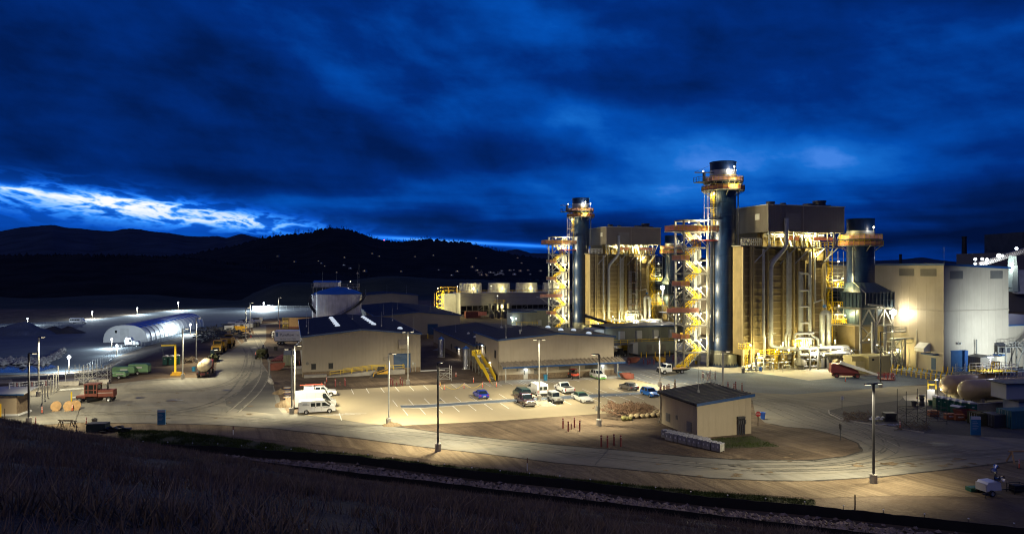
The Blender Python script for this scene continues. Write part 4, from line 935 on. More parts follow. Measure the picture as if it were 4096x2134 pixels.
for k in range(5):
    cx = 7.2+k*14.3-.6
    if cx > WC-5: break
    fs = B('fan_stack', 'offwhite', ct, lambda b: [b.lathe([(5.6, 11.4), (5.0, 12.4), (4.7, 13.6), (4.8, 14.8), (5.15, 15.8), (4.95, 15.8), (4.6, 14.6)], 40, (cx, DC/2, 0))]+[b.beam((cx+5.45*math.cos(a), DC/2+5.45*math.sin(a), 11.4), (cx+5.2*math.cos(a), DC/2+5.2*math.sin(a), 15.8), .1) for a in np.linspace(0, 6.28, 44)])
    B('fan_motor', 'tankroof', fs, lambda b: b.cyl((cx+1.6, .9, 11.5), (cx+1.6, .9, 12.9), .35, n=8))
    B('lamp_post', 'white', ct, lambda b: b.cyl((cx-.3, .4, 11.4), (cx-.3, .4, 14.2), .07, n=5)); bulb_fixture(ct, (cx-.3, .1, 14.2), 0, YEL, .16)
    light('POINT', (cx-.3, .2, 13.4), 1100, YEL, .2, ct)
for x in (-1.5, 14.9): 
    B('lamp_post', 'white', ct, lambda b: b.cyl((x, .4, 11.4), (x, .4, 14.4), .08, n=5)); bulb_fixture(ct, (x, .2, 14.5), 0, YEL, .2)
B('stair', 'yellow', ct, lambda b: [b.beam((x, y, 0), (x, y, 11.4), .2) for x in (-11, -7.6) for y in (3, 8)]+[b.beam((-11 if k % 2 else -7.6, 3, k*1.9), (-7.6 if k % 2 else -11, 3, k*1.9+1.9), .35) for k in range(6)]+[b.rail([(-11, 3, k*1.9), (-7.6, 3, k*1.9)], 1.1, .06, 1.1) for k in range(7)])
B('gantry', 'ochre', ct, lambda b: [b.beam((-9.5, 2, 14), (-1, 2, 14), .35), b.beam((-5.5, 2, 11.4), (-5.5, 2, 14), .3), b.beam((-1.5, 2, 11.4), (-1.5, 2, 14), .3)])
light('POINT', (-9.5, 0, 13), 1500, YEL, .3, ct); light('POINT', (-7, -2.5, 6), 4200, YEL, .3, ct); bulb_fixture(ct, (-10.5, 2, 13.6), 0, YEL, .22)
# pumps in front of the cooling tower
pp = thing('pump_station', 'lit cluster of cooling water pumps and big pipes in front of the grey cooling tower', 'pumps', PC+UD*15-VD*8, TH)
for x in (-3, 0, 3, 6):
    pm_ = B('pump', 'steel', pp, lambda b: [b.cyl((x, 0, 0), (x, 0, 4.4), .7, n=12), b.cyl((x, 0, 4.4), (x, 0, 6.6), .95, n=12)])
    B('pipe', 'darksteel', pp, lambda b: b.bend([(x, 0, 3), (x, -3.5, 3), (x, -3.5, 0)], .65, 10))
B('platform', 'yellow', pp, lambda b: [b.bx(-1, 4, -1, 1.5, 7.0, 7.1), b.rail([(-1, -1, 7.1), (4, -1, 7.1), (4, 1.5, 7.1)], 1.1, .06)]); B('screen', 'orange', pp, lambda b: [b.bx(-9, -5, -1, -.9, 1.2, 3)])
bulb_fixture(pp, (2.2, -1.4, 5.6), 1500, YEL, .28); bulb_fixture(pp, (.4, -.5, 10.2), 0, YEL, .18)
B('lamp_post', 'white', pp, lambda b: b.cyl((.4, -.5, 7), (.4, -.5, 10), .07, n=5))
rc = thing('rusty_container', 'small dark red container left of the cooling water pumps', 'container', PC+UD*1+VD*-6, TH); B('box', 'rust', rc, lambda b: b.bx(0, 7, 0, 3, 0, 3), bevel=.05); B('door', 'rust', rc, lambda b: b.bx(-.05, -.01, .2, 2.8, .2, 2.8))
tp_ = thing('tarp_tent', 'blue tarpaulin tent with a pale end right of the cooling water pumps', 'tent', PC+UD*31-VD*9, TH)
B('cover', 'bluefab', tp_, lambda b: b.prism([(-2, 0), (2.6, 0), (1.8, 3.2), (-1, 3.4)], -2, 2.5)); B('end_flap', 'wood', tp_, lambda b: b.prism([(-4, 0), (-2.02, 0), (-1.1, 3.5), (-3.4, 3.0)], -1.6, 2))

# --- electrical buildings
def ebuild(name, label, P, L, D, z0, z1, ac=(), rail_=True, m='gray_enc', legs=True):
    r = thing(name, label, 'electrical building', P, TH)
    B('body', m, r, lambda b: b.bx(0, L, 0, D, z0, z1)); B('roof', 'roof', r, lambda b: b.bx(-.4, L+.4, -.5, D+.4, z1, z1+.35)); B('fascia', 'trim', r, lambda b: b.bx(-.42, L+.42, -.58, -.501, z1-.02, z1+.36))
    for x in ac:
        a_ = B('air_conditioner', 'ltgray', r, lambda b: b.bx(x, x+1.5, -.8, -.01, z0+.9, z0+3.2)); B('grille', 'louvre', a_, lambda b: b.bx(x+.1, x+1.4, -.83, -.801, z0+.2, z0+1.2))
    if z0 > 1:
        B('platform', 'steel', r, lambda b: b.bx(-1, L, -2, 0, z0-.25, z0)); B('handrail', 'yellow', r, lambda b: b.rail([(-1, -2, z0), (L, -2, z0)], 1.1, .045, 2))
        for x in np.arange(0, L, 5.5): [B('leg', 'steel', r, lambda b: b.beam((x, y, 0), (x, y, z0-.2), .25)) for y in (-1.7, D-.5)]
    return r
P7 = Vector((24.5, 178, 0)); L7 = reach(P7, UD, 2745)
eb = ebuild('switchgear_building', 'raised grey-green switchgear building with a yellow-railed walkway behind the flatbed truck', P7, L7, 9, 3.3, 7.4, ac=(3.6, 8.6, 13.6, 18.5))
B('end_panel', 'ltgray', eb, lambda b: b.bx(-2.8, -.02, 1.0, 8, 4.9, 7.0)); B('lamp', 'bulb', eb, lambda b: [b.sphere((-1.6, -.3, 5.0), .14, 6), b.sphere((-.6, -.3, 5.0), .14, 6)]); light('POINT', (-1, -1.2, 5.2), 200, COOL, .2, eb)
P8 = G(2023, 1316); L8 = reach(P8, UD, 2196)
ebuild('switchgear_building', 'far grey switchgear building between the pumps and the left stair tower', P8+UD*3, L8+6, 8, 0, 6.8, ac=(4.5, 9.6))
sk = ebuild('transformer_skid', 'raised grey electrical enclosure with lit end and yellow platform near the blue tarpaulin', G(2025, 1320)-VD*7, 9, 4, 2.6, 7.0); bulb_fixture(sk, (-.5, -.6, 5.2), 700, COOL, .3, m='bulb'); bulb_fixture(sk, (1.2, -.9, 4.8), 0, COOL, .25, m='bulb')
gt = thing('generator_trailer', 'long grey-green generator enclosure behind a row of yellow bollards', 'generator', G(2552, 1424), TH)
LG = reach(G(2552, 1424), UD, 2697)
B('enclosure', 'gray_enc', gt, lambda b: b.bx(0, LG, 0, 2.9, .5, 3.7), bevel=.05); B('skid', 'darksteel', gt, lambda b: b.bx(.1, LG-.1, .1, 2.8, 0, .5))
B('nose', 'ltgray', gt, lambda b: b.prism([(-1.4, .7), (-.01, .5), (-.01, 3.7), (-1.4, 3.4)], .0, 2.9))
for x in (2.5, 4.6, 6.6): B('door', 'steel', gt, lambda b: b.bx(x, x+1.6, -.04, -.004, .8, 3.0))

# --- turbine hall at the right
PT = G(3775, 1488); LT = reach(PT, UD, 4034)
tb = thing('turbine_hall', 'huge tan turbine hall at the right, floodlit, with louvres under its roof', 'industrial building', PT, TH)
B('wall', 'tan_smooth', tb, lambda b: b.prism([(0, 0), (LT, 0), (LT, 23.0), (0, 23.75)], 0, 104)); B('roof', 'roof', tb, lambda b: b.prism([(-.3, 23.76), (LT+.3, 22.98), (LT+.3, 23.3), (-.3, 24.05)], -.3, 104.3))
B('fascia', 'trim', tb, lambda b: [b.prism([(-.32, 23.6), (LT+.32, 22.82), (LT+.32, 23.32), (-.32, 24.07)], -.37, -.301), b.bx(-.38, -.302, -.3, 104, 23.6, 24.07)])
B('girt_band', 'tan', tb, lambda b: [b.bx(-.1, LT+.1, -.1, -.004, 13.4, 13.6), b.bx(-.1, -.004, -.1, 104, 13.4, 13.6)])
def louv(root, axis, a, c, z0, z1, off=0.):
    def fn(b):
        for z in np.arange(z0+.1, z1, .2):
            if axis == 'x': b.prism([(off-.01, z), (off-.1, z-.07), (off-.1, z-.03), (off-.01, z+.07)], a, c, axis='x')
            else: b.prism([(off-.01, z), (off-.1, z-.07), (off-.1, z-.03), (off-.01, z+.07)], a, c)
        if axis == 'x': b.bx(a, c, off-.03, off-.004, z0, z1)
        else: b.bx(off-.03, off-.004, a, c, z0, z1)
    B('louvre', 'louvre', root, fn)
for U0, U1 in ((3799, 3851), (3961, 4010)): louv(tb, 'x', reach(PT, UD, U0), reach(PT, UD, U1), 20.6, 22.4)
for U0, U1 in ((3746, 3682), (3657, 3597)): louv(tb, 'y', reach(PT, VD, U0), reach(PT, VD, U1), 21.2, 22.9)
for y in (88, 96): louv(tb, 'y', y, y+4, 18, 21)
xa, xb = reach(PT, UD, 3803), reach(PT, UD, 3862)
dr = B('roll_door', 'bluedoor', tb, lambda b: b.bx(xa, xb-1, -.08, -.004, 0, 4.6)); B('frame', 'trim', dr, lambda b: [b.bx(xb-1, xb, -.6, -.004, 0, 4.7), b.bx(xa-.1, xb, -.1, -.004, 4.6, 4.75)])
B('flood_lamp', 'ltgray', tb, lambda b: [b.bx(reach(PT, UD, 3824), reach(PT, UD, 3826), -.6, 0, 6.1, 6.5), b.bx(reach(PT, UD, 3834), reach(PT, UD, 3836), -.6, 0, 6.1, 6.5)])
yd = reach(PT, VD, 3726)
B('door', 'bluedoor', tb, lambda b: b.bx(-.08, -.004, yd-1.1, yd, .3, 2.9)); B('canopy', 'trim', tb, lambda b: b.bx(-1.6, -.01, yd-1.8, yd+1.4, 3.6, 3.9))
yh = reach(PT, VD, 3702); B('vent_hood', 'offwhite', tb, lambda b: b.prism([(-.02, 4.2), (-.02, 6.1), (-.5, 6.1), (-2.0, 5.0), (-2.0, 4.2)], yh-1.3, yh+1.2))
for U in (3668, 3640, 3560): B('conduit', 'galv', tb, lambda b: b.beam((-.12, reach(PT, VD, U), .3), (-.12, reach(PT, VD, U), 9 if U == 3668 else 4), .12))
wallhood(tb, reach(PT, UD, 3977), 2.6, 3.9, 2.1, 1.8, 'darksteel'); B('door', 'bluedoor', tb, lambda b: b.bx(reach(PT, UD, 3980), reach(PT, UD, 3988), -.08, -.004, .2, 2.6)); B('canopy', 'trim', tb, lambda b: b.bx(reach(PT, UD, 3970), reach(PT, UD, 3996), -1.4, -.02, 3.2, 3.5))
B('vent_pipe', 'steel', tb, lambda b: [b.beam((reach(PT, UD, 3896), -.5, 3), (reach(PT, UD, 3896), -.5, 7), .12), b.beam((reach(PT, UD, 3898.5), -.5, 3), (reach(PT, UD, 3898.5), -.5, 7), .12)])
B('annex', 'tan_smooth', tb, lambda b: b.bx(LT+.01, LT+40, 1, 60, 0, 9.6)); B('annex_roof', 'trim', tb, lambda b: b.bx(LT+.01, LT+40.3, .7, 60, 9.6, 9.9))
for x, y in ((2.5, 2), (9, 40), (4, 60)): rod(tb, x, y, 23.8, 4)
sd = thing('door_shed', 'brown box shed with an open dark doorway against the foot of the turbine hall', 'shed', PT+UD*reach(PT, UD, 3867)-VD*3.2, TH)
wS = reach(PT-VD*3.2, UD, 3968)-reach(PT-VD*3.2, UD, 3867)
B('wall', 'house', sd, lambda b: b.bx(0, wS*.66, 0, 3.1, 0, 3.4)); B('wall', 'tan', sd, lambda b: b.bx(wS*.66+.01, wS, .3, 3.1, .5, 3.3)); B('roof', 'darksteel', sd, lambda b: b.prism([(-.1, 3.4), (wS*.33, 3.8), (wS*.66+.1, 3.4)], -.1, 3.1)); B('doorway', 'black', sd, lambda b: b.bx(wS*.42, wS*.56, -.03, .05, 0, 2.5))
# external stair on the annex
xs_ = thing('outdoor_stair', 'steel outdoor stair climbing the floodlit wall at the right edge', 'stairs', PT+UD*(LT-1)-VD*3, TH)
B('landing', 'steel', xs_, lambda b: [b.bx(-4, 2, 0, 2, 5.2, 5.35), b.bx(2.5, 7, 0, 2, 5.0, 5.15)])
for a_, c_ in (((2, 5.3), (8.5, 9.6)), ((8, 0), (3, 5.0)), ((9, 3.2), (4.5, .2))):
    B('flight', 'steel', xs_, lambda b: [b.prism([(a_[0], a_[1]-.2), (c_[0], c_[1]-.2), (c_[0], c_[1]+.1), (a_[0], a_[1]+.1)], y, y+.1) for y in (0, 1.3)]+[b.bx(a_[0]+(c_[0]-a_[0])*i/14-.15, a_[0]+(c_[0]-a_[0])*i/14+.15, 0, 1.4, a_[1]+(c_[1]-a_[1])*i/14, a_[1]+(c_[1]-a_[1])*i/14+.04) for i in range(15)])
B('handrail', 'steel', xs_, lambda b: [b.rail([(-4, 0, 5.3), (2, 0, 5.3), (8.5, 0, 9.6)], 1.1, .04, 1), b.rail([(3, 0, 5.0), (8, 0, 0)], 1.1, .04, 1)])
[B('post', 'steel', xs_, lambda b: b.beam((x, y, 0), (x, y, 5.2 if x < 5 else 9.5), .2)) for x in (-3.8, 1.9, 6.8) for y in (.1, 1.8)]; B('brace', 'steel', xs_, lambda b: b.beam((-.6, .1, .2), (1.8, .1, 5), .15))
# floodlights that make the cool pool and the hot spot
fx = PT+VD*reach(PT, VD, 3592)
q = PT+VD*reach(PT, VD, 3600)-UD*2.1; fl_ = thing('flood_light', 'blazing floodlight on a pole beside the left wall of the turbine hall', 'floodlight', (q.x, q.y, 0))
B('pole', 'steel', fl_, lambda b: b.beam((0, 0, 0), (0, 0, 12.6), .2)); B('lamp', 'bulb', fl_, lambda b: b.sphere((0, 0, 12.6), .8, 8)); light('POINT', (.2, -.9, 12.4), 3000, WARM, .4, fl_)
q = PT+UD*(reach(PT, UD, 3905)-2)-VD*20; fl2 = thing('flood_light', 'grey floodlight mast in front of the blue roll door of the turbine hall', 'floodlight', (q.x, q.y, 0))
light('SPOT', (0, 0, 4.5), 62000, COOL, .5, fl2, (.1, 1, .2), 100, 1.0); B('stand', 'steel', fl2, lambda b: [b.beam((0, 0, 0), (0, 0, 4.4), .1), b.beam((-.6, 0, 0), (.6, 0, 0), .08)])
B('lamp_housing', 'steel', fl2, lambda b: [b.bx(-.3, .3, -.25, -.05, 4.3, 4.7)])
# ================================================================== POWER TRAINS
def zz(V, y=157.): return CH-(V-VH)*y/F
S2 = Vector((49.9, 161.5, 0)); OFF = (-25.3, 83.2, 0)
def lx(U, v=-6.6):
    P = S2+VD*v; return reach(P, UD, U)
# --- exhaust stack
stk = thing('exhaust_stack', 'tallest dark blue exhaust stack, nearer the camera, ringed by lit scaffolding near its top', 'chimney', S2, TH)
B('shell', 'stack', stk, lambda b: b.lathe([(2.98, 3.8)]+[q for k in range(1, 12) for q in ((2.98, 3.8+k*3.15-.03), (3.03, 3.8+k*3.15), (2.98, 3.8+k*3.15+.03))]+[(2.98, 44)], 48), smooth=True)
B('skirt', 'stackbase', stk, lambda b: b.lathe([(3.1, .4), (3.1, 3.0), (3.0, 3.1), (3.0, 3.8)], 48), smooth=True)
B('base_ring', 'stack', stk, lambda b: [b.lathe([(3.6, 0), (3.6, .35), (3.1, .4)], 40)]+[b.cyl((3.3*math.cos(a), 3.3*math.sin(a), .3), (3.3*math.cos(a), 3.3*math.sin(a), .8), .1, n=5) for a in np.linspace(0, 6.28, 30)])
B('top_shell', 'stack', stk, lambda b: b.lathe([(2.98, 44), (2.98, 47.7), (3.08, 47.7), (3.08, 48), (2.8, 48), (2.8, 46)], 48), smooth=True)
B('insulated_band', 'pipe', stk, lambda b: b.lathe([(3.02, 43.5), (3.02, 46.0)], 48), smooth=True)
def ringdeck(root, z, r0, r1, name='platform', m='steel', screen='orange', a0=0, a1=6.2832, n=26):
    A = np.linspace(a0, a1, n+1)
    d = B(name, m, root, lambda b: [b.add([(r0*math.cos(a), r0*math.sin(a), z), (r1*math.cos(a), r1*math.sin(a), z), (r1*math.cos(c), r1*math.sin(c), z), (r0*math.cos(c), r0*math.sin(c), z), (r0*math.cos(a), r0*math.sin(a), z+.12), (r1*math.cos(a), r1*math.sin(a), z+.12), (r1*math.cos(c), r1*math.sin(c), z+.12), (r0*math.cos(c), r0*math.sin(c), z+.12)], [(0, 3, 2, 1), (4, 5, 6, 7), (1, 2, 6, 5), (0, 4, 7, 3)]) for a, c in zip(A, A[1:])]+
        [b.beam((r0*math.cos(a), r0*math.sin(a), z-1.2), (r1*math.cos(a), r1*math.sin(a), z), .14) for a in A[::3]])
    B('handrail', 'yellow', d, lambda b: b.rail([(r1*math.cos(a), r1*math.sin(a), z+.12) for a in A], 1.1, .04, 1.2))
    if screen: B('safety_mesh', screen, d, lambda b: [b.face([((r1-.06)*math.cos(a), (r1-.06)*math.sin(a), z+.15), ((r1-.06)*math.cos(c), (r1-.06)*math.sin(c), z+.15), ((r1-.06)*math.cos(c), (r1-.06)*math.sin(c), z+1.0), ((r1-.06)*math.cos(a), (r1-.06)*math.sin(a), z+1.0)]) for i, (a, c) in enumerate(zip(A, A[1:]))])
    return d
ringdeck(stk, 43.2, 3.05, 4.6); ringdeck(stk, 41.2, 3.05, 4.9, screen='redmesh')
B('brace', 'galv', stk, lambda b: [b.beam((4.5*math.cos(a), 4.5*math.sin(a), 41.3), (4.4*math.cos(a+.2), 4.4*math.sin(a+.2), 43.2), .09) for a in np.linspace(0, 6.2, 20)])
for a in (-2.0, -1.3): B('port', 'galv', stk, lambda b: b.cyl((3*math.cos(a), 3*math.sin(a), 44.9), (3.35*math.cos(a), 3.35*math.sin(a), 44.9), .32, n=12))
for a, h in ((-1.6, 46.3), (.25, 46.4), (2.6, 46.0)):
    p = (4.5*math.cos(a), 4.5*math.sin(a))
    B('lamp_post', 'white', stk, lambda b: b.cyl((*p, 43.3), (*p, h), .06, n=5)); bulb_fixture(stk, (*p, h+.05), 0 if a == 2.6 else 1000, NEUT, .2)
light('POINT', (-.6, -5.8, 42.2), 900, YEL, .2, stk)
B('sampling_boom', 'darksteel', stk, lambda b: [b.beam((-3, -.5, 45.4), (-8, -.5, 45.2), .22), b.bx(-7.6, -3.2, -1.6, .6, 42.9, 43.05), b.rail([(-7.6, -1.6, 43), (-3.2, -1.6, 43)], 1.1, .04, 1), b.rail([(-7.6, -1.6, 43), (-7.6, .6, 43)], 1.1, .04, 1), b.beam((-5.5, -.5, 43), (-5.5, -.5, 45.3), .5), b.beam((-8, -.5, 45.3), (-3, -.5, 47.4), .05)])
B('ladder_cage', 'yellow', stk, lambda b: [b.beam((-3.4, y, 33), (-3.4, y, 41.2), .07) for y in (-1.7, -1.2)]+[b.cyl((-3.9, -1.4, z), (-3.9, -1.4, z+.06), .42, n=10, caps=False) for z in np.arange(36, 40.6, .55)]+[b.beam((-4.3, -1.4, 36), (-4.3, -1.4, 40.5), .06), b.beam((-3.9, -1.8, 36), (-3.9, -1.8, 40.5), .06)])
B('scaffold', 'galv', stk, lambda b: [b.beam((x, y, 30.5), (x, y, 41.2), .07) for x in (-5.4, -4.6, -3.2) for y in (-2.2, -.4)]+[b.beam((-5.4, -2.2, z), (-3.2, -2.2, z), .06) for z in np.arange(31, 40, .9)]+[b.bx(-5.4, -3.1, -2.2, -.4, z, z+.06) for z in (31.5, 34.2, 37)])
bulb_fixture(stk, (-4.2, -2.5, 40.2), 600, YEL, .2)
B('drain_pipe', 'pipe', stk, lambda b: b.cyl((3.35, -1.2, 28.4), (3.35, -1.2, 41.2), .16, n=8)); B('drain_pipe', 'darksteel', stk, lambda b: b.cyl((-3.2, -.9, 6), (-3.2, -.9, 30), .14, n=8))

# --- stair tower
stw = thing('stair_tower', 'steel stair tower left of the nearer tall stack, orange mesh on its top deck', 'stair tower', S2+UD*-11.3+VD*-1.1, TH)
TW, TD = 6.3, 3.6
B('column', 'steel', stw, lambda b: b.bx(-.2, .2, -.2, .2, 0, 34.2)); B('column', 'steel', stw, lambda b: b.bx(TW-.2, TW+.2, -.2, .2, 0, 31.9))
B('column', 'galv', stw, lambda b: b.bx(-.2, .2, TD-.2, TD+.2, 0, 34.2)); B('column', 'galv', stw, lambda b: b.bx(TW-.2, TW+.2, TD-.2, TD+.2, 0, 34.2))
LR = [3.7, 9.8, 15.9, 21.9, 27.9]; LL = [0., 6.8, 12.8, 18.9, 24.9]; TOPZ = 31.6
B('beam', 'steel', stw, lambda b: [b.bx(0, TW, y-.12, y+.12, z-.35, z) for z in LR+[TOPZ, 34.2] for y in (0, TD)]+[b.bx(x-.12, x+.12, 0, TD, z-.3, z) for z in LR+LL[1:]+[TOPZ, 34.2] for x in (0, TW)])
B('bracing', 'galv', stw, lambda b: [b.beam((0, TD, z0), (TW, TD, z1), .16) for z0, z1 in zip([0]+LR, LR+[TOPZ])]+[b.beam((0, 0, z), (TW*.5, 0, z+3), .14) for z in LR]+[b.beam((TW, 0, z), (TW*.5, 0, z+3), .14) for z in LR]+[b.beam((TW*.5, 0, z-3), (0, 0, z), .1) for z in LR[1:]])
for z in LR: B('landing', 'galv', stw, lambda b: b.bx(TW-1.6, TW+.6, .2, TD-.1, z-.1, z))
for z in LL[1:]:
    l_ = B('landing', 'galv', stw, lambda b: b.bx(-.9, 1.3, -.3, TD, z-.12, z))
    B('safety_mesh', 'orange', l_, lambda b: [b.bx(-.9, 1.3, -.33, -.3, z, z+1.05), b.bx(-.93, -.9, -.3, TD, z, z+1.05)]); B('handrail', 'yellow', l_, lambda b: b.rail([(-.9, TD, z), (-.9, -.36, z), (1.3, -.36, z)], 1.15, .04, 1))
def flight(a, c, y0=.4, w=1.3):
    f_ = B('flight', 'galv', stw, lambda b: [b.prism([(a[0], a[1]-.3), (c[0], c[1]-.3), (c[0], c[1]), (a[0], a[1])], y, y+.06) for y in (y0, y0+w)]+[b.bx(a[0]+(c[0]-a[0])*i/14-.14, a[0]+(c[0]-a[0])*i/14+.14, y0, y0+w, a[1]+(c[1]-a[1])*i/14-.03, a[1]+(c[1]-a[1])*i/14) for i in range(15)])
    B('handrail', 'yellow', f_, lambda b: [b.rail([(a[0], y, a[1]), (c[0], y, c[1])], 1.05, .075, .9) for y in (y0-.05, y0+w+.1)])
for zl, zr in zip(LL, LR): flight((.6, zl), (TW-1.6, zr))
for zr, zl in zip(LR, LL[1:]): flight((TW-1.6, zr), (1.2, zl), 1.9)
flight((TW-1.6, LR[-1]), (1.2, TOPZ), 1.9)
tdk = B('top_deck', 'steel', stw, lambda b: b.bx(-2.8, TW+3.0, -.6, TD+.3, TOPZ-.2, TOPZ))
B('safety_mesh', 'orange', tdk, lambda b: [b.bx(-2.8, TW+3, -.66, -.62, TOPZ, TOPZ+1.15), b.bx(-2.85, -2.8, -.6, TD, TOPZ, TOPZ+1.15)]); B('handrail', 'yellow', tdk, lambda b: b.rail([(-2.8, TD, TOPZ), (-2.8, -.7, TOPZ), (TW+3, -.7, TOPZ)], 1.25, .045, 1))
B('mid_deck', 'red', stw, lambda b: b.bx(3.4, TW+2.6, -.6, TD, 29.4, 29.6))
gd = B('side_deck', 'steel', stw, lambda b: b.bx(-4.8, 3.6, -.5, TD, 12.7, 12.85)); B('safety_mesh', 'orange', gd, lambda b: b.bx(-4.8, 3.6, -.55, -.5, 12.9, 13.9))
B('knee_brace', 'galv', stw, lambda b: [b.beam((-4.6, -.2, 12.7), (0, -.2, 9.5), .15), b.beam((-2.7, -.2, TOPZ-.2), (0, -.2, 26.5), .12)])
for z in (1, 5.6, 11.6, 17.7, 23.8, 29.9): B('shaft_panel', 'offwhite', stw, lambda b: b.bx(TW-1.0, TW+.9, TD+.3, TD+1.6, z, z+3.6))
for z in LR+[TOPZ]:
    bulb_fixture(stw, (TW-.7, 1.6, z+2.5), 0, NEUT, .2); light('POINT', (TW-1.6, -.7, z+2.2), 2700, (1, .87, .50), .3, stw)
for z in LL[1:]: bulb_fixture(stw, (.5, 2.9, z-.6), 0, NEUT, .14)
bulb_fixture(stw, (1.2, -.3, 33.6), 0, YEL, .2)

# --- heat recovery boiler
hb = thing('recovery_boiler', 'largest tan boiler block, a brown penthouse on top over a blazing deck', 'boiler', S2, TH)
X0, X1, FV = 3.4, 23.4, -6.5
XL = lx(2968)
cs = B('casing', 'tan_case', hb, lambda b: [b.bx(3.4, X1, FV, 6.5, 3.4, 27.6), b.bx(XL, 3.39, FV+.2, -3.2, 3.2, 28.0)])
cols = [3.2, lx(3068), lx(3129), lx(3172), lx(3190), lx(3217), lx(3250), lx(3288), X1]
for x in [XL+.1, XL+2.2]+cols:
    B('buckstay', 'stiff', hb, lambda b: b.bx(x-.2, x+.2, FV-.6, FV-.02, 0, 27.9))
B('stiffener', 'stiff', hb, lambda b: [b.bx(XL, X1+.3, FV-.2, FV-.015, z, z+.22) for z in np.arange(4.4, 27.6, 1.52)]+[b.bx(X1-.01, X1+.4, FV, 6.5, z, z+.14) for z in np.arange(4.4, 27.6, 1.52)])
B('breeching', 'stack', hb, lambda b: b.bx(2.2, 3.38, -3.0, 3.0, 4.2, 27.6))
# lower void with legs and clutter
B('lower_wall', 'tan_case', hb, lambda b: b.bx(3.4, X1, FV+1.2, 6.3, 0, 3.38))
# penthouse
HX0, HX1, HV = 5.9, 27.4, -8.7
ph = B('penthouse', 'house', hb, lambda b: b.bx(HX0, HX1, HV, 7.5, 31.3, 37.4))
B('roof', 'ltgray', ph, lambda b: b.bx(HX0-.2, HX1+.2, HV-.2, 7.7, 37.4, 37.55)); B('hatch', 'louvre', ph, lambda b: b.bx(lx(3142, HV), lx(3202, HV), HV-.08, HV-.004, 32.0, 35.6))
B('corner_trim', 'tan', ph, lambda b: [b.bx(HX0-.04, HX0+.12, HV-.04, HV+.12, 31.3, 37.4), b.bx(HX1-.12, HX1+.04, HV-.04, HV+.12, 31.3, 37.4), b.bx(lx(3211, HV), lx(3213, HV), HV-.12, HV-.004, 31.3, 37.4)])
B('window', 'offwhite', ph, lambda b: b.bx(HX0-.05, HX0-.004, HV+3.0, HV+4.6, 34.2, 35.6))
for x, r_, h_ in ((9, .9, .7), (12.5, .6, .5), (20, 1.3, .5), (23, 1.4, 1.3)): B('roof_vent', 'darksteel', ph, lambda b: [b.cyl((x, -5.6, 37.5), (x, -5.6, 37.5+h_), r_, n=16), b.cyl((x, -5.6, 37.4+h_), (x, -5.6, 37.75+h_), r_*1.12, n=16)])
B('fan_curb', 'darksteel', ph, lambda b: b.bx(21, 25.2, -7, -4.2, 37.5, 38.0))
# blazing deck between casing and penthouse
dk = B('deck', 'steel', hb, lambda b: [b.bx(HX0-.6, X1+1.2, HV-.6, 6.5, 27.7, 27.9), b.bx(X1+1.2, HX1-1.5, HV-.4, -4, 27.7, 27.9), b.bx(HX0-6, HX0-.6, -7, -3.3, 28.0, 28.2)])
B('handrail', 'yellow', dk, lambda b: [b.rail([(HX0-.6, HV-.5, 27.9), (X1+1.2, HV-.5, 27.9)], 1.2, .05, 1.1), b.rail([(HX0-.6, HV-.5, 29.3), (X1-8, HV-.5, 29.3)], 1.0, .03, 1.6), b.rail([(X1+1.2, HV-.5, 27.9), (X1+1.2, 5, 27.9)], 1.2, .05, 1.1)])
B('handrail', 'galv', dk, lambda b: b.rail([(HX0-6, -7, 28.2), (HX0-.6, -7, 28.2)], 1.6, .07, .5))
B('safety_mesh', 'orange', dk, lambda b: b.bx(11.5, 15, HV+.6, HV+.66, 29.4, 30.4)); B('safety_mesh', 'orange', dk, lambda b: b.bx(19, 25.5, HV+.6, HV+.66, 29.5, 30.3))
for x in (HX0, HX0+4.4, lx(3174, HV), lx(3212, HV), X1-1, X1+1, HX1-3.2): B('post', 'galv', hb, lambda b: b.bx(x-.12, x+.12, HV-.3, HV-.06, 27.9, 31.3))
B('bracket', 'galv', hb, lambda b: [b.beam((x-2.6, FV-.2, 24.0), (x, HV-.3, 27.75), .24) for x in (HX0, HX0+4, 13.4, 17.5, 21.5, 25.2)]+[b.beam((X1+.2, FV, 23.5), (HX1-1.2, HV, 31.2), .24), b.beam((X1, HV+.5, 27.8), (HX1-1, HV+.3, 27.8), .2)])
for x in (9.5, 15.8, 20.2): B('hopper_top', 'tan_case', hb, lambda b: b.prism([(x, 27.0), (x+2.2, 27.0), (x+1.9, 24.8), (x+.3, 24.8)], FV-1.2, FV-.1))
g = random.Random(3)
B('header_pipe', 'pipe', hb, lambda b: [b.cyl((x, g.uniform(-7.4, -5), 28), (x, g.uniform(-7.4, -5), 31.3), g.uniform(.15, .4), n=8) for x in (8, 9.8, 11.2, 14, 15.6, 17.2, 18.8, 19.6, 20.4, 21.6, 22.8)]+[b.cyl((6.5, -6.6, z), (X1, -6.6, z), .14, n=6) for z in (30.3, 30.8)])
B('inner_wall', 'tan_case', hb, lambda b: [b.bx(6.6, X1-.6, -4.0, 5.5, 27.9, 31.3)]+[b.bx(x, x+.5, -4.9, -4.0, 27.9, 31.2) for x in np.arange(7.5, X1-1, 2.3)])
B('ladder', 'yellow', hb, lambda b: [b.beam((x, -7.2, 27.9), (x, -7.2, 31.2), .07) for x in (17.9, 18.4)]+[b.beam((17.9, -7.2, z), (18.4, -7.2, z), .05) for z in np.arange(28, 31, .3)])
for x in (7.8, 11.6, 15.2, 18.4, 21.4, 24.6): bulb_fixture(hb, (x, HV+1.0, 30.8), 0 if x in (7.8, 15.2, 21.4) else 2400, YEL, .14)
for x in (9.6, 20.2): bulb_fixture(hb, (x, HV-.2, 26.9), 1500, YEL, .12)

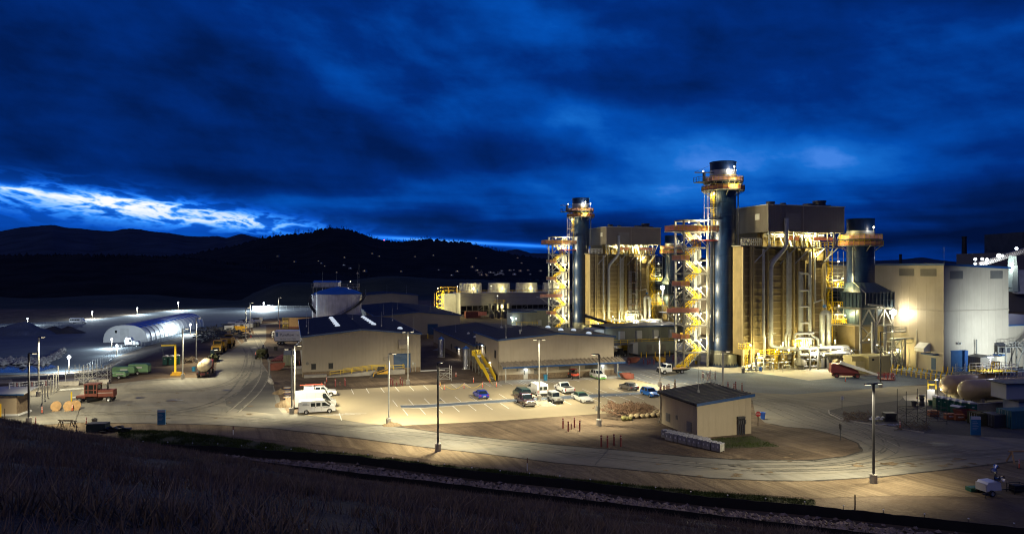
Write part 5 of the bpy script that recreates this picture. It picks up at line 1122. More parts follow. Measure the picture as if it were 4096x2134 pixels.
# pipes on the front
py = FV-1.5
U_ = lambda U: lx(U, py)
Zf = lambda V: zz(V, 156)
def pipe(pts, r, m='pipe', n=8, name='pipe'): return B(name, m, hb, lambda b: b.bend(pts, r, n), smooth=True)
pipe([(U_(3131), HV-.5, Zf(872)), (U_(3131), HV-.5, Zf(985)), (U_(3084), py, Zf(1058)), (U_(3084), py, Zf(1380)), (U_(3096), py-.6, Zf(1388)), (U_(3167), py-2.4, Zf(1396)), (U_(3170), py-2.6, Zf(1420)), (U_(3170), py-2.6, Zf(1445))], .48, n=12, name='steam_pipe')
B('silencer', 'steel', hb, lambda b: b.lathe([(.5, 3.4), (.6, 2.8), (1.3, 2.0), (1.35, 1.1), (.6, .6), (.6, 0)], 16, (U_(3170), py-2.6, 0)), smooth=True)
pipe([(U_(3054), py, Zf(995)), (U_(3054), py, Zf(1340)), (U_(3058), py, Zf(1352)), (U_(3058), py, Zf(1425))], .3)
pipe([(U_(3149), py, Zf(1000)), (U_(3149), py, Zf(1330)), (U_(3141), py, Zf(1348)), (U_(3141), py, Zf(1420))], .24)
B('conduit_bundle', 'galv', hb, lambda b: [b.cyl((U_(3157)+i*.22, py+.4, Zf(1010)), (U_(3157)+i*.22, py+.4, Zf(1440)), .08, n=5) for i in range(5)])
for i, U in enumerate((3196, 3201, 3206, 3211)): pipe([(U_(U), py, Zf(1085)), (U_(U), py, Zf(1352)), (U_(3218)+i*.55, py-.9, Zf(1358)), (U_(3218)+i*.55, py-.9, Zf(1395))], .13, n=6)
for z in (1095, 1162, 1228, 1295): pipe([(U_(3199), py-.1, Zf(z)), (U_(3234), py-.1, Zf(z)), (U_(3234), py-.1, Zf(z+55))], .2)
pipe([(U_(3240), py, Zf(1005)), (U_(3240), py, Zf(1338)), (U_(3248), py, Zf(1352)), (U_(3262), py-.8, Zf(1360)), (U_(3262), py-.8, Zf(1392))], .34, n=10)
B('chain_duct', 'darksteel', hb, lambda b: [b.lathe([(.12 if k % 2 else .22, k*.22) for k in range(int((Zf(1050)-Zf(1290))/.22))], 8, (U_(3231), py+.2, Zf(1290)))])
pipe([(U_(3281), py-.6, Zf(1390)), (U_(3281), py-.6, Zf(1253)), (U_(3306), py-.6, Zf(1253)), (U_(3306), py-.6, Zf(1390))], .6, n=14, name='u_bend_pipe')
pipe([(U_(3173), py-.5, Zf(1420)), (U_(3173), py-.5, Zf(1336)), (U_(3248), py-.5, Zf(1336))], .26)
pipe([(U_(3262), py+.3, Zf(1010)), (U_(3265), py+.3, Zf(1210))], .2); B('valve', 'tankroof', hb, lambda b: b.sphere((U_(3295), py-.2, Zf(1228)), .45, 6)); pipe([(U_(3292), py-.2, Zf(1228)), (U_(3292), py-.2, Zf(1200)), (U_(3255), py, Zf(1213))], .16)
B('pipe_bracket', 'galv', hb, lambda b: [b.beam((U_(3084), FV, Zf(1335)), (U_(3084)+.01, py-1, Zf(1335)), .16), b.beam((U_(3084)-1.2, py, Zf(1333)), (U_(3084)+1.4, py, Zf(1333)), .16), b.beam((U_(3066), FV-.2, Zf(1362)), (U_(3088), py-.3, Zf(1335)), .14), b.beam((U_(3260), py, Zf(1333)), (U_(3322), py, Zf(1333)), .14)])
B('scaffold', 'steel', hb, lambda b: [b.beam((lx(3040)+i*1.1, FV-.9, z), (lx(3040)+i*1.1, FV-.9, z+3), .05) for i in range(3) for z in (10, 13, 16, 19)])
# inlet duct stepping down to the turbine, brightly lit
ind = B('inlet_duct', 'tan_case', hb, lambda b: [b.prism([(X1+.35, 2.5), (29.5, 2.5), (34.5, 3), (34.5, 9), (29.5, 12.6), (26.2, 20.2), (X1+.35, 20.6)], -4.6, 4.6)])
B('stiffener', 'stiff', ind, lambda b: [b.bx(X1+.4, min(34.4, 26.2 if z > 12.6 else (29.5 if z > 9.5 else 33.5)), -5.0, -4.61, z, z+.15) for z in np.arange(3.2, 20, 1.5)]+[b.bx(x, x+.2, -5.0, -4.61, 2.6, zt_) for x, zt_ in ((24.6, 20), (26.0, 20), (28, 15), (30.4, 11.8), (32.4, 10))])
B('caged_stair', 'yellow', hb, lambda b: [b.beam((x, y, 5), (x, y, 27.9), .12) for x in (24.6, 25.9) for y in (-6.6, -5.5)]+[b.beam((24.6, -6.6, z), (25.9, -6.6, z), .08) for z in np.arange(5.4, 27.9, .8)]+[b.beam((24.6 if k % 2 else 25.9, -6, 5+k*2.2), (25.9 if k % 2 else 24.6, -6, 7.2+k*2.2), .3) for k in range(10)])
for z, x0_, x1_ in ((18.4, 23.6, 28.4), (9.6, 24, 29.2), (13.8, 26, 29.4)):
    pl = B('platform', 'galv', hb, lambda b: b.bx(x0_, x1_, -7.6, -4.9, z-.15, z)); B('handrail', 'yellow', pl, lambda b: b.rail([(x0_, -4.9, z), (x0_, -7.6, z), (x1_, -7.6, z), (x1_, -4.9, z)], 1.2, .06, .6))
    bulb_fixture(hb, (x1_-.7, -7.9, z+2.2), 1400, YEL, .17)
light('POINT', (31.5, -8.5, 7.5), 2000, YEL, .2, hb); bulb_fixture(hb, (30.6, -7.2, 5.4), 0, YEL, .2)
# ground-level tangle: racks, ladders, skids
gl = [(lx(2985, -8.5), 5.9, 320), (lx(3022, -9), 3.9, 520), (lx(3092, -8.6), 4.6, 260), (lx(3138, -8.6), 4.4, 420), (lx(3189, -8.8), 6.0, 520), (lx(3268, -8.8), 5.2, 420), (lx(3115, -8.6), 2.4, 150), (lx(3240, -8.4), 2.6, 260), (lx(3300, -8.6), 3.2, 260)]
for x, z, pw_ in gl: bulb_fixture(hb, (x, -10, z), pw_*6 if pw_ > 500 else 0, YEL, .22 if pw_ > 300 else .12)
for U, z1_, m_ in ((2983, 4.9, 'yellow'), (3100, 3.4, 'yellow'), (3194, 5.2, 'yellow')):
    x = lx(U, -9.2)
    ld = B('ladder', m_, hb, lambda b: [b.beam((x+dx, -9.2, 0), (x+dx, -9.2, z1_+1.1), .09) for dx in (0, .55)]+[b.beam((x, -9.2, z), (x+.55, -9.2, z), .06) for z in np.arange(.3, z1_, .35)]+[b.bx(x-.8, x+1.6, -9.1, -7.5, z1_, z1_+.1), b.rail([(x-.8, -7.6, z1_+.1), (x-.8, -9.1, z1_+.1), (x, -9.1, z1_+.1)], 1.1, .05, .6), b.rail([(x+.6, -9.1, z1_+.1), (x+1.6, -9.1, z1_+.1), (x+1.6, -7.6, z1_+.1)], 1.1, .05, .6)])
for x in (6.2, 13.5, 20.5):
    B('lamp_post', 'steel', hb, lambda b: b.cyl((x, -13.2, 0), (x, -13.2, 6.4), .07, n=5)); bulb_fixture(hb, (x, -13.2, 6.5), 3000, YEL, .17)  # these posts and lamps are added to light the boiler front
B('catwalk', 'galv', hb, lambda b: [b.bx(lx(3032, -8), lx(3165, -8), -8.6, -7.6, 3.2, 3.32)]); B('handrail', 'yellow', hb, lambda b: b.rail([(lx(3032, -8), -8.6, 3.3), (lx(3165, -8), -8.6, 3.3)], 1.1, .05, 1.3))
for x in (lx(3032, -8), lx(3092, -8), lx(3128, -8)): B('leg', 'tan_case', hb, lambda b: b.bx(x-.35, x+.35, -8.6, -7.9, 0, 3.2))
g = random.Random(8)
for k in range(16):
    x0_ = lx(g.uniform(2975, 3280), -9); L = g.uniform(1.5, 5); z = g.uniform(.4, 3.0); yv = g.uniform(-10.4, -7.8)
    pipe([(x0_, yv, .1), (x0_, yv, z), (x0_+L, yv, z), (x0_+L, yv+g.uniform(-.5, 1.2), z), (x0_+L, yv+.3, .1)], g.choice((.1, .16, .22)), g.choice(('pipe', 'galv', 'offwhite')), 6)
B('pipe_run', 'offwhite', hb, lambda b: [b.cyl((lx(2968, -8.6), -8.6, .8), (lx(3022, -8.6), -8.6, .8), .32, n=8), b.cyl((lx(2968, -9), -9.2, .35), (lx(3018, -9), -9.2, .35), .25, n=8)])

# --- pipe rack from the boiler towards the turbine
rk = thing('pipe_rack', 'silver pipework rack at the foot of the nearer boiler, right of the silencer', 'pipe rack', S2, TH)
A0, A1 = lx(3215, -10), lx(3420, -10)
[B('post', 'steel', rk, lambda b: b.bx(x-.14, x+.14, y-.14, y+.14, 0, z_)) for x, z_ in ((A0, 5), (A0+2.2, 5), (A0+5.2, 4.5), (A0+8, 4.3), (A0+11.4, 4.3)) for y in (-12, -9)]
B('beam', 'steel', rk, lambda b: b.bx(A0, A1, -12.1, -11.9, 3.9, 4.1)); B('beam', 'steel', rk, lambda b: b.bx(A0, A1, -9.1, -8.9, 3.9, 4.1))
for x in np.arange(A0, A1, 2.6): B('cross_beam', 'steel', rk, lambda b: b.bx(x-.1, x+.1, -12, -9, 4.1, 4.3))
for i, (y, z, r_) in enumerate(((-11.6, 3.4, .42), (-10.8, 4.75, .42), (-10, 4.6, .2), (-9.5, 4.5, .15), (-11.3, 2.3, .16), (-10.4, 1.7, .14))):
    B('pipe', 'pipe', rk, lambda b: b.bend([(A0-2.6+i*.3, y, z), (A1-2.8-i*.7, y, z), (A1-2.2-i*.7, y, z-.1), (A1-2.0-i*.7, y, .2)], r_, 10), smooth=True)
for i in range(5): B('riser', 'pipe', rk, lambda b: [b.cyl((A0+.3+i*.62, -9.2, 4.6), (A0+.3+i*.62, -9.2, 6.6), .15, n=8), b.cyl((A0+.3+i*.62, -9.2, 4.8), (A0+.3+i*.62, -9.2, 5.6), .22, n=8)])
B('riser_header', 'pipe', rk, lambda b: b.bend([(A0-1.6, -9.2, 6.9), (A0+2.8, -9.2, 6.9), (A0+2.8, -9.2, 5)], .2, 8), smooth=True)
B('feed_pump', mat('pump_grey_brown', (.22, .18, .12), .6, .2, .15), rk, lambda b: [b.cyl((A0+6.2, -14, 1.2), (A0+6.2, -13.0, 1.2), 1.15, n=18), b.cyl((A0+6.6, -13.5, 1.2), (A0+10.2, -13.5, 1.5), .36, n=10), b.cyl((A0+8.6, -13.5, 1.2), (A0+8.6, -12, 2.4), .4, n=8), b.bx(A0+5.4, A0+9.6, -14.3, -12.6, 0, .35)], smooth=True)
B('feed_pump_pipe', 'pipe', rk, lambda b: b.bend([(A0+3.2, -12.6, 3.4), (A0+9.7, -12.6, 3.4), (A0+9.7, -12.6, .6)], .45, 12), smooth=True)
B('vessel', 'steel', rk, lambda b: [b.cyl((A0+x, -11, .2), (A0+x, -11, 2.6), .7, n=12) for x in (4.2, 5.8)], smooth=True)
for x, z, pw_ in ((A0+1, 2.6, 260), (A0+5, 2.9, 260), (A0+8.4, 3.0, 320), (A0+11, 2.4, 360)): bulb_fixture(rk, (x, -12.8, z+1.6), pw_*4.5 if x in (A0+1, A0+8.4) else 0, NEUT, .13)
for x in (A0+12.5, A0+15.5): bulb_fixture(rk, (x, -8.2, 2.8), 1500 if x > A0+14 else 0, YEL, .16)

# --- square-shouldered bypass stack on steel legs
BP = S2+UD*33+VD*-8
bs_ = thing('bypass_stack', 'short dark blue stack on a square hood and steel legs, left of the turbine hall', 'chimney', BP, TH)
B('shell', 'stack', bs_, lambda b: b.lathe([(3.05, 19.4)]+[q for k in range(1, 5) for q in ((3.05, 19.4+k*3-.03), (3.1, 19.4+k*3), (3.05, 19.4+k*3+.03))]+[(3.05, 34.5), (3.12, 34.5), (3.12, 34.8), (2.85, 34.8), (2.85, 33)], 48), smooth=True)
B('insulated_band', 'pipe', bs_, lambda b: b.lathe([(3.09, 30.9), (3.09, 31.9)], 48), smooth=True)
ringdeck(bs_, 29.8, 3.1, 4.7); ringdeck(bs_, 28.3, 3.1, 4.9, screen='redmesh')
def frus(b, r0, z0, hw, z1, n=24):
    vs = []; 
    for k in range(n):
        a = 2*math.pi*k/n; vs.append((r0*math.cos(a), r0*math.sin(a), z0))
    for k in range(n):
        a = 2*math.pi*k/n; c, s_ = math.cos(a), math.sin(a); m_ = max(abs(c), abs(s_)); vs.append((hw*c/m_, hw*s_/m_, z1))
    b.add(vs, [(k, k+n, (k+1) % n+n, (k+1) % n) for k in range(n)])
B('hood', 'hood', bs_, lambda b: [frus(b, 3.06, 19.6, 4.9, 17.4), b.bx(-5.1, 5.1, -5.1, 5.1, 17.2, 17.4)])
pl_ = B('plenum', 'hood', bs_, lambda b: b.bx(-4.9, 4.9, -4.9, 4.9, 13.9, 17.2)); B('stiffener', 'hood', pl_, lambda b: [b.bx(x-.09, x+.09, -5.2, -4.9, 13.9, 17.2) for x in np.arange(-4.8, 5, 1.07)]+[b.bx(-5.2, -4.9, y-.09, y+.09, 13.9, 17.2) for y in np.arange(-4.8, 5, 1.07)]+[b.bx(-4.9, 4.9, -5.15, -4.9, 15.4, 15.55)])
[B('leg', 'steel', bs_, lambda b: b.bx(x-.22, x+.22, y-.22, y+.22, 0, 13.9)) for x in (-4.6, 0, 4.6) for y in (-4.6, 4.6)]
B('beam', 'steel', bs_, lambda b: [b.bx(-5, 5, y-.15, y+.15, z, z+.4) for z in (13.4, 9.5, 5.6) for y in (-4.7, 4.7)]+[b.bx(x-.15, x+.15, -5, 5, z, z+.4) for z in (13.4, 9.5) for x in (-4.7, 4.7)])
B('bracing', 'galv', bs_, lambda b: [b.beam((x0_, -4.7, z), (x1_, -4.7, z+3.9), .26) for x0_, x1_, z in ((-4.6, -2.3, 9.6), (0, -2.3, 9.6), (0, 2.3, 9.6), (4.6, 2.3, 9.6), (-4.6, 0, 5.7), (0, -4.6, 5.7), (4.6, 0, 1.7))])
B('duct', 'hood', bs_, lambda b: [frus(b, 2.6, 9.6, 3.6, 13.8)]); B('diffuser', 'tan_case', bs_, lambda b: b.bx(-4.2, 4.4, -2.5, 6, 1.8, 9.3))
B('pipe', 'pipe', bs_, lambda b: b.bend([(-3.4, -5.6, 14.6), (1.2, -5.6, 14.2), (1.2, -5.6, 9.5)], .22, 8), smooth=True)
B('downpipe', 'pipe', bs_, lambda b: [b.bend([(-3.2, -.9, 28), (-3.2, -.9, 19.8), (-3.9, -4.7, 17.7), (-3.9, -5.4, 17.2), (-3.9, -5.4, 14.6)], .1, 6), b.cyl((-1.9, -6.2, 2), (-1.9, -6.2, 10.6), .3, n=8), b.cyl((-2.8, -6.2, 2), (-2.8, -6.2, 10.6), .3, n=8), b.cyl((1, -6.2, .5), (1, -6.2, 9.6), .36, n=8)])
B('catwalk', 'galv', bs_, lambda b: [b.bx(2, 10.2, -6.4, -5.2, 8.0, 8.2), b.bx(1, 10.5, -8.4, -7.2, 6.6, 6.85), b.rail([(2, -6.4, 8.2), (10.2, -6.4, 8.2)], 1.1, .05, 1.5)]+[b.beam((x, -8, 0), (x, -8, 6.6), .3) for x in (1.2, 5, 10)])
B('scaffold', 'galv', bs_, lambda b: [b.beam((x, y, 9), (x, y, 27), .07) for x in (-7.2, -5.4, -3.7) for y in (1.5, 3.2)]+[b.beam((-7.2, 1.5, z), (-3.7, 1.5, z), .06) for z in np.arange(10, 26, .85)]+[b.bx(-7.2, -3.6, 1.5, 3.2, z, z+.06) for z in (12, 16, 20, 23)])
for z in (24.6, 19.2, 14): bulb_fixture(bs_, (-5.4, 1.2, z), 300 if z == 19.2 else 0, YEL, .2)
for a, h in ((-1.7, 32.6), (.2, 32.4)):
    p = (4.5*math.cos(a), 4.5*math.sin(a)); B('lamp_post', 'white', bs_, lambda b: b.cyl((*p, 29.9), (*p, h), .06, n=5)); bulb_fixture(bs_, (*p, h), 260, NEUT, .22)
for x, y, z, pw_ in ((4, -7, 4.2, 1400), (-3.4, -5.8, 6.6, 0), (2.4, -5.9, 3.4, 0), (3.6, -5.8, 8.2, 350), (-1, -5.8, 5.2, 0)): bulb_fixture(bs_, (x, y, z), pw_, YEL, .16)
B('process_pipes', 'galv', bs_, lambda b: [b.bend([(g.uniform(-4, 8), g.uniform(-8, -5), .1), (0, 0, 0)][:1]+[(x, y, z), (x+g.uniform(1, 4), y, z), (x+g.uniform(1, 4), y, .2)], g.uniform(.07, .2), 6) for x, y, z in [(g.uniform(-4, 6), g.uniform(-8, -5.4), g.uniform(1.5, 6.5)) for _ in range(14)]])

g = random.Random(17)
for k in range(12): bulb_fixture(hb, (g.uniform(4, 23), -9.4, g.choice((1.6, 2.4, 4.1, 5.4))), 0, YEL, .11)
for k in range(8): bulb_fixture(hb, (g.uniform(7, 23), HV-.1, g.choice((29.2, 30.6))), 0, YEL, .1)
# second train: the same things copied 87 m farther back along the grid
for o, lab in ((stk, 'shorter-looking dark blue exhaust stack of the far unit, with lit ring'), (stw, 'steel stair tower at the left end of the plant, yellow zigzag flights and orange landings'),
               (hb, 'smaller-looking tan boiler of the far left unit, under its own brown penthouse'), (rk, 'pipework rack at the foot of the far left boiler, glimpsed over the switchgear roof'),
               (bs_, 'dark blue square-shouldered stack mostly hidden behind the nearer stair tower')):
    dup(o, off=OFF, label=lab)

# tall scaffold and temporary stringer bulbs hung on the far boiler
xs0 = 14.5; sf = thing('tall_scaffold', 'tall dark scaffold clinging to the front of the far left boiler', 'scaffold', S2+Vector(OFF), TH)
for i in range(5):
    for y in (-8.9, -7.7): B('standard', 'darksteel', sf, lambda b: b.cyl((xs0+i*1.25, y, 5), (xs0+i*1.25, y, 26.5), .06, n=5))
for z in np.arange(6, 26.4, 2.0):
    B('walkway', 'rust', sf, lambda b: b.bx(xs0, xs0+5, -8.9, -7.7, z, z+.07)); B('ledger', 'steel', sf, lambda b: b.beam((xs0, -8.95, z+1), (xs0+5, -8.95, z+1), .07))
B('base_beam', 'steel', sf, lambda b: [b.bx(xs0, xs0+5, -8.9, -7.7, 4.8, 5), b.beam((xs0+.1, -8.9, 0), (xs0+.1, -8.9, 4.8), .2), b.beam((xs0+4.9, -8.9, 0), (xs0+4.9, -8.9, 4.8), .2)])
# flood on a mast between the two units
q = Vector(((2650-UC)/F*215, 215, 0)); fm = thing('flood_light', 'blazing white floodlight left of the nearer stair tower', 'floodlight', q)
B('pole', 'steel', fm, lambda b: b.beam((0, 0, 0), (0, 0, 16.6), .2)); B('lamp', 'bulb', fm, lambda b: b.sphere((0, 0, 16.9), .7, 8)); light('POINT', (0, -1.2, 16.9), 9000, NEUT, .4, fm)
# telescopic crane boom over the roofs
cr = thing('crane', 'grey and yellow telescopic crane boom rising over the awning block roof beside the far stack', 'crane', Vector((27, 205, 0)))
d0 = Vector(((2500-UC)/F*192, 192, zz(1312, 192)))-Vector((27, 205, 0)); d1 = Vector(((2343-UC)/F*205, 205, zz(1262, 205)))-Vector((27, 205, 0)); md = d0.lerp(d1, .42)
B('boom', 'ochre', cr, lambda b: b.beam(d0, md, .95)); B('boom_tip', 'darksteel', cr, lambda b: [b.beam(md, d1, .7), b.cyl(d1+Vector((-.1, 0, -.6)), d1+Vector((-.1, 0, .5)), .5)]); B('carrier', 'yellow', cr, lambda b: [b.bx(d0.x-1.5, d0.x+3, d0.y-3, d0.y+3, 1, d0.z+.2), b.bx(d0.x-1.5, d0.x+3, d0.y-4, d0.y+4, .5, 1)])
# ================================================================== LIGHT POLES
def pole(U, V, H, label, heads=(0,), power=6500, col=WARM, base=.95, z=0., dark=False, tilt=(0, .35, -1), cone=150, nolight=False, P=None):
    P = P or G(U, V, z)
    r = thing('light_pole', label, 'light pole', P)
    B('base', 'concrete', r, lambda b: [b.cyl((0, 0, -.3), (0, 0, base), .38, n=16), b.cyl((0, 0, base), (0, 0, base+.06), .28, n=8)])
    B('pole', 'darksteel' if dark else 'galv', r, lambda b: b.beam((0, 0, base), (0, 0, H), .2 if H > 8 else .14))
    for a in heads:
        d = Vector((math.cos(R(a)), math.sin(R(a)), 0)); e = d*1.15
        hd = B('lamp_head', 'darksteel', r, lambda b: b.prism([(-.4, 0), (.75, 0), (.72, .1), (-.35, .14)], -.17, .17)); hd.location = (e*.35)+Vector((0, 0, H-.02)); hd.rotation_euler.z = R(a)
        B('lens', 'bulbw' if col == WARM else 'bulb', hd, lambda b: b.bx(.12, .68, -.13, .13, -.025, -.004))
        if not nolight: light('SPOT', (*(e.xy), H-.3), power*1.85/len(heads), col, .3, r, tilt, cone, .8)
    return r
W2_ = (1, .83, .56)
def wp(*a, **k): return pole(*a, **k)
wp(1555, 1698, 10.4, 'grey light pole at the near corner of the parking lot beside the sandy mound', (10,), 11000, tilt=(.2, .5, -1))
wp(1752, 1802, 11.0, 'tall dark light pole standing alone between the road and the silt fence, left of centre', (70,), 12000, dark=True, tilt=(0, .55, -1))
wp(2157, 1601, 10.6, 'double-headed light pole standing on the gravel strip between the parked cars', (15, 195), 9000, tilt=(0, .3, -1))
wp(2396, 1702, 10.4, 'light pole at the lot edge just left of the heap of bagged trees', (170,), 11000, dark=True, tilt=(-.2, .5, -1))
wp(2639, 1545, 9.6, 'light pole by the kerb behind the bright blue hatchback', (190,), 8500, tilt=(-.1, .3, -1))
wp(0, 0, 10.0, 'light pole rising behind the lone pump shed', (5,), 3500, P=Vector((33, 106.8, 0)), tilt=(.3, .3, -1))
wp(3494, 1930, 10.6, 'tall double-headed light pole in the right foreground beside the curving road', (20, 200), 11000, dark=True, tilt=(-.35, .35, -1))
wp(3522, 1548, 10.6, 'thin light pole in front of the khaki enclosure', (10,), 1800, dark=True)
wp(1632, 1538, 10.4, 'light pole between the two tan halls and the skid loader', (15, 195), 5000, tilt=(0, .2, -1))
wp(1167, 1654, 10.2, 'nearer of the two light poles left of the white vans', (180,), 8000, tilt=(-.3, .4, -1))
wp(1179, 1628, 10.2, 'farther of the two light poles left of the white vans', (0,), 6500, tilt=(.3, .3, -1))
wp(731, 1514, 10.4, 'light pole behind the yellow hoist frame', (15,), 7500, tilt=(.3, .1, -1))
wp(785, 1450, 10.8, 'light pole beside the green telehandler', (15,), 7000, tilt=(.3, .2, -1))
wp(983, 1365, 10.6, 'light pole at the bend of the site road, left of the green boom lift', (15,), 8000, tilt=(.3, .1, -1))
wp(1000, 1329, 10.6, 'light pole beyond the rows of stacked crates', (15,), 7000)
wp(1114, 1290, 10.6, 'distant light pole left of the tan timber wall', (15,), 3500)
wp(154, 1584, 10.6, 'pale light pole beyond the little cabin at the far left', (0,), 10000, tilt=(.3, .3, -1))
wp(115, 1694, 10.4, 'dark light pole in front of the little cabin at the far left', (10,), 8000, dark=True, tilt=(.4, .5, -1))
wp(0, 0, 10.6, 'hidden light pole on the paved apron behind the orange road machine', (15,), 9000, P=G(560, 1575), tilt=(.1, .3, -1)) if 0 else None
# cool floodlights of the lower yard
def yardlamp(U, Vtop, V, label, power, r=.5, z=-7., H=None):
    P = G(U, V, z); H = H or (CH-(Vtop-VH)*P.y/F)-z
    t = thing('yard_lamp', label, 'floodlight', P)
    B('pole', 'wood_dk', t, lambda b: b.cyl((0, 0, 0), (0, 0, H), .16, .1, n=6)); B('bracket', 'darksteel', t, lambda b: b.beam((0, 0, H-.3), (0, .5, H-.1), .1))
    B('lamp', 'bulb', t, lambda b: b.sphere((0, 0, H), r, 8)); light('POINT', (0, -.2, H-r-.3), power, COOL, .5, t)
yardlamp(110, 1273, 1302, 'small starry yard lamp at the far left beyond the gravel heap', 11000, .35)
yardlamp(369, 1246, 1274, 'yard lamp beside the parked bus', 26000, .38)
yardlamp(549, 1231, 1258, 'yard lamp beyond the fabric tent', 30000, .4)
yardlamp(713, 1209, 1242, 'bright yard lamp at the edge of the woods above the tent', 52000, .5)
yardlamp(1055, 1211, 1241, 'brilliant yard lamp against the long security fence', 80000, .6)
yardlamp(762, 1297, 1338, 'bright lamp at the far end of the white fabric tent', 22000, .5)
yardlamp(276, 1427, 1492, 'biggest blazing lamp on a post at the left, above the pond bank', 26000, .5)
yardlamp(447, 1355, 1393, 'lamp at the front of the white fabric tent', 11000, .4)
yardlamp(467, 1380, 1420, 'lamp on a leaning post by the chain-link fence', 5000, .35)

# ================================================================== VEHICLES
def slab(b, prof, W, ins=.06, sx=.985, sz=.97):
    cx = sum(p[0] for p in prof)/len(prof); cz = sum(p[1] for p in prof)/len(prof); n = len(prof)
    rings = [(-W/2, 1), (-W/2+ins, 0), (W/2-ins, 0), (W/2, 1)]; vs = []
    for y, s in rings:
        for x, z in prof: vs.append((cx+(x-cx)*(sx if s else 1), y, cz+(z-cz)*(sz if s else 1)))
    fs = []
    for k in range(3):
        for i in range(n): fs.append((k*n+i, k*n+(i+1) % n, (k+1)*n+(i+1) % n, (k+1)*n+i))
    fs += [tuple(range(n-1, -1, -1)), tuple(range(3*n, 4*n))]; b.add(vs, fs)
def arches(x0, x1, ax, r, z=.3):
    """bottom edge from x0 (front) to x1 (rear) with round wheel openings"""
    out = [(x0, z)]
    for a in ax:
        for k in range(7):
            t = math.pi*k/6; out.append((a+r*math.cos(t), z+r*math.sin(t)*.95))
    return out+[(x1, z)]
def wheel(root, x, y, r, w=.24, steel='rim'):
    s = 1 if y > 0 else -1
    t = B('wheel', 'rubber', root, lambda b: b.lathe([(r*.6, -w/2), (r*.95, -w/2), (r, -w*.35), (r, w*.35), (r*.95, w/2), (r*.6, w/2)], 20), smooth=False, loc=(x, y, r)); t.rotation_euler = (R(90), 0, 0)
    B('rim', steel, t, lambda b: [b.lathe([(r*.6, -w*.4*s), (r*.55, -w*.46*s), (r*.2, -w*.3*s), (.01, -w*.36*s)], 14), b.lathe([(r*.62, -w*.49), (r*.62, w*.49)], 14)])
def mirror_pair(name, m, root, fn):
    for s in (-1, 1): B(name, m, root, lambda b: fn(b, s))
def frustum(b, xb0, xb1, xt0, xt1, z0, z1, wb, wt):
    b.add([(xb0, -wb, z0), (xb1, -wb, z0), (xb1, wb, z0), (xb0, wb, z0), (xt0, -wt, z1), (xt1, -wt, z1), (xt1, wt, z1), (xt0, wt, z1)], [(0, 3, 2, 1), (4, 5, 6, 7), (0, 1, 5, 4), (1, 2, 6, 5), (2, 3, 7, 6), (3, 0, 4, 7)])
def car(name, label, cat, U, V, ang, L, W, H, paint, belt=.9, hood=.86, tail_z=.95, cab=(.18, -.42, .02, -.33), r=.33, ax=(.31, -.30), suv=False, roofm=None, trimm=None, group=None, P=None):
    """cab = (screen base, rear base, screen top, rear top) as fractions of length from the middle"""
    t = thing(name, label, cat, P or G(U, V), R(ang), group); f, k = L/2, -L/2; axx = [ax[0]*L, ax[1]*L]; ra = r+.07
    prof = [(k+.05, .42), (k, .6), (k+.02, tail_z-.08), (k+.12, tail_z), (cab[1]*L, belt+.03), (cab[0]*L, belt+.02), (f-.55, hood-.05), (f-.12, hood-.2), (f, .58), (f-.03, .36)]+arches(f-.08, k+.1, axx, ra, .26)
    body = B('body', paint, t, lambda b: slab(b, prof, W, .10, .985, .93), smooth=True)
    if trimm: B('sill', trimm, t, lambda b: [b.bx(k+.25, f-.3, s*(W/2-.02)-.02, s*(W/2-.02)+.02, .24, .36) for s in (-1, 1)]+[b.bx(f-.12, f+.02, -W/2+.15, W/2-.15, .24, .36)])
    wb, wt = W/2-.07, W/2-.26
    B('glass', 'glass', t, lambda b: frustum(b, cab[1]*L+.02, cab[0]*L-.02, cab[3]*L, cab[2]*L, belt, H-.06, wb, wt))
    B('roof', roofm or paint, t, lambda b: [frustum(b, cab[3]*L-.05, cab[2]*L+.05, cab[3]*L+.1, cab[2]*L-.1, H-.07, H, wt+.03, wt-.08)]+
      [b.beam((x0*L, s*(wb+.005), belt), (x1*L, s*(wt+.01), H-.05), .075) for s in (-1, 1) for x0, x1 in ((cab[0], cab[2]), (cab[1]+.01, cab[3]), ((cab[0]+cab[1])/2+.01, (cab[2]+cab[3])/2))])
    mirror_pair('headlight', 'head', t, lambda b, s: b.bx(f-.16, f-.02, s*(W/2-.28)-.2, s*(W/2-.28)+.2, .6, .74)); mirror_pair('tail_light', 'tail', t, lambda b, s: b.bx(k-.01, k+.12, s*(W/2-.2)-.17, s*(W/2-.2)+.17, tail_z-.28, tail_z-.1))
    B('grille', 'black', t, lambda b: [b.bx(f-.06, f+.012, -.42, .42, .42, .6)]); B('bumper', 'darksteel', t, lambda b: [b.bx(k-.03, k+.1, -W/2+.12, W/2-.12, .3, .45), b.bx(f-.1, f+.01, -W/2+.15, W/2-.15, .27, .38)])
    B('number_plate', 'offwhite', t, lambda b: b.bx(k-.045, k-.03, -.25, .25, .5, .63)); mirror_pair('mirror', paint, t, lambda b, s: b.bx(cab[0]*L-.3, cab[0]*L-.12, s*(W/2+.1)-.1, s*(W/2+.1)+.08, belt, belt+.14))
    for x in axx:
        for s in (-1, 1): wheel(t, x, s*(W/2-.13), r)
    if suv: mirror_pair('roof_rail', 'darksteel', t, lambda b, s: b.beam((cab[3]*L, s*(wt-.02), H+.04), (cab[2]*L-.3, s*(wt-.02), H+.04), .05))
    return t
TO, AW = -72, 108           # nose towards the camera side / away
cmat = lambda n, c, **k: mat(n, c, .28, .25, .04, coat=.7, **k)
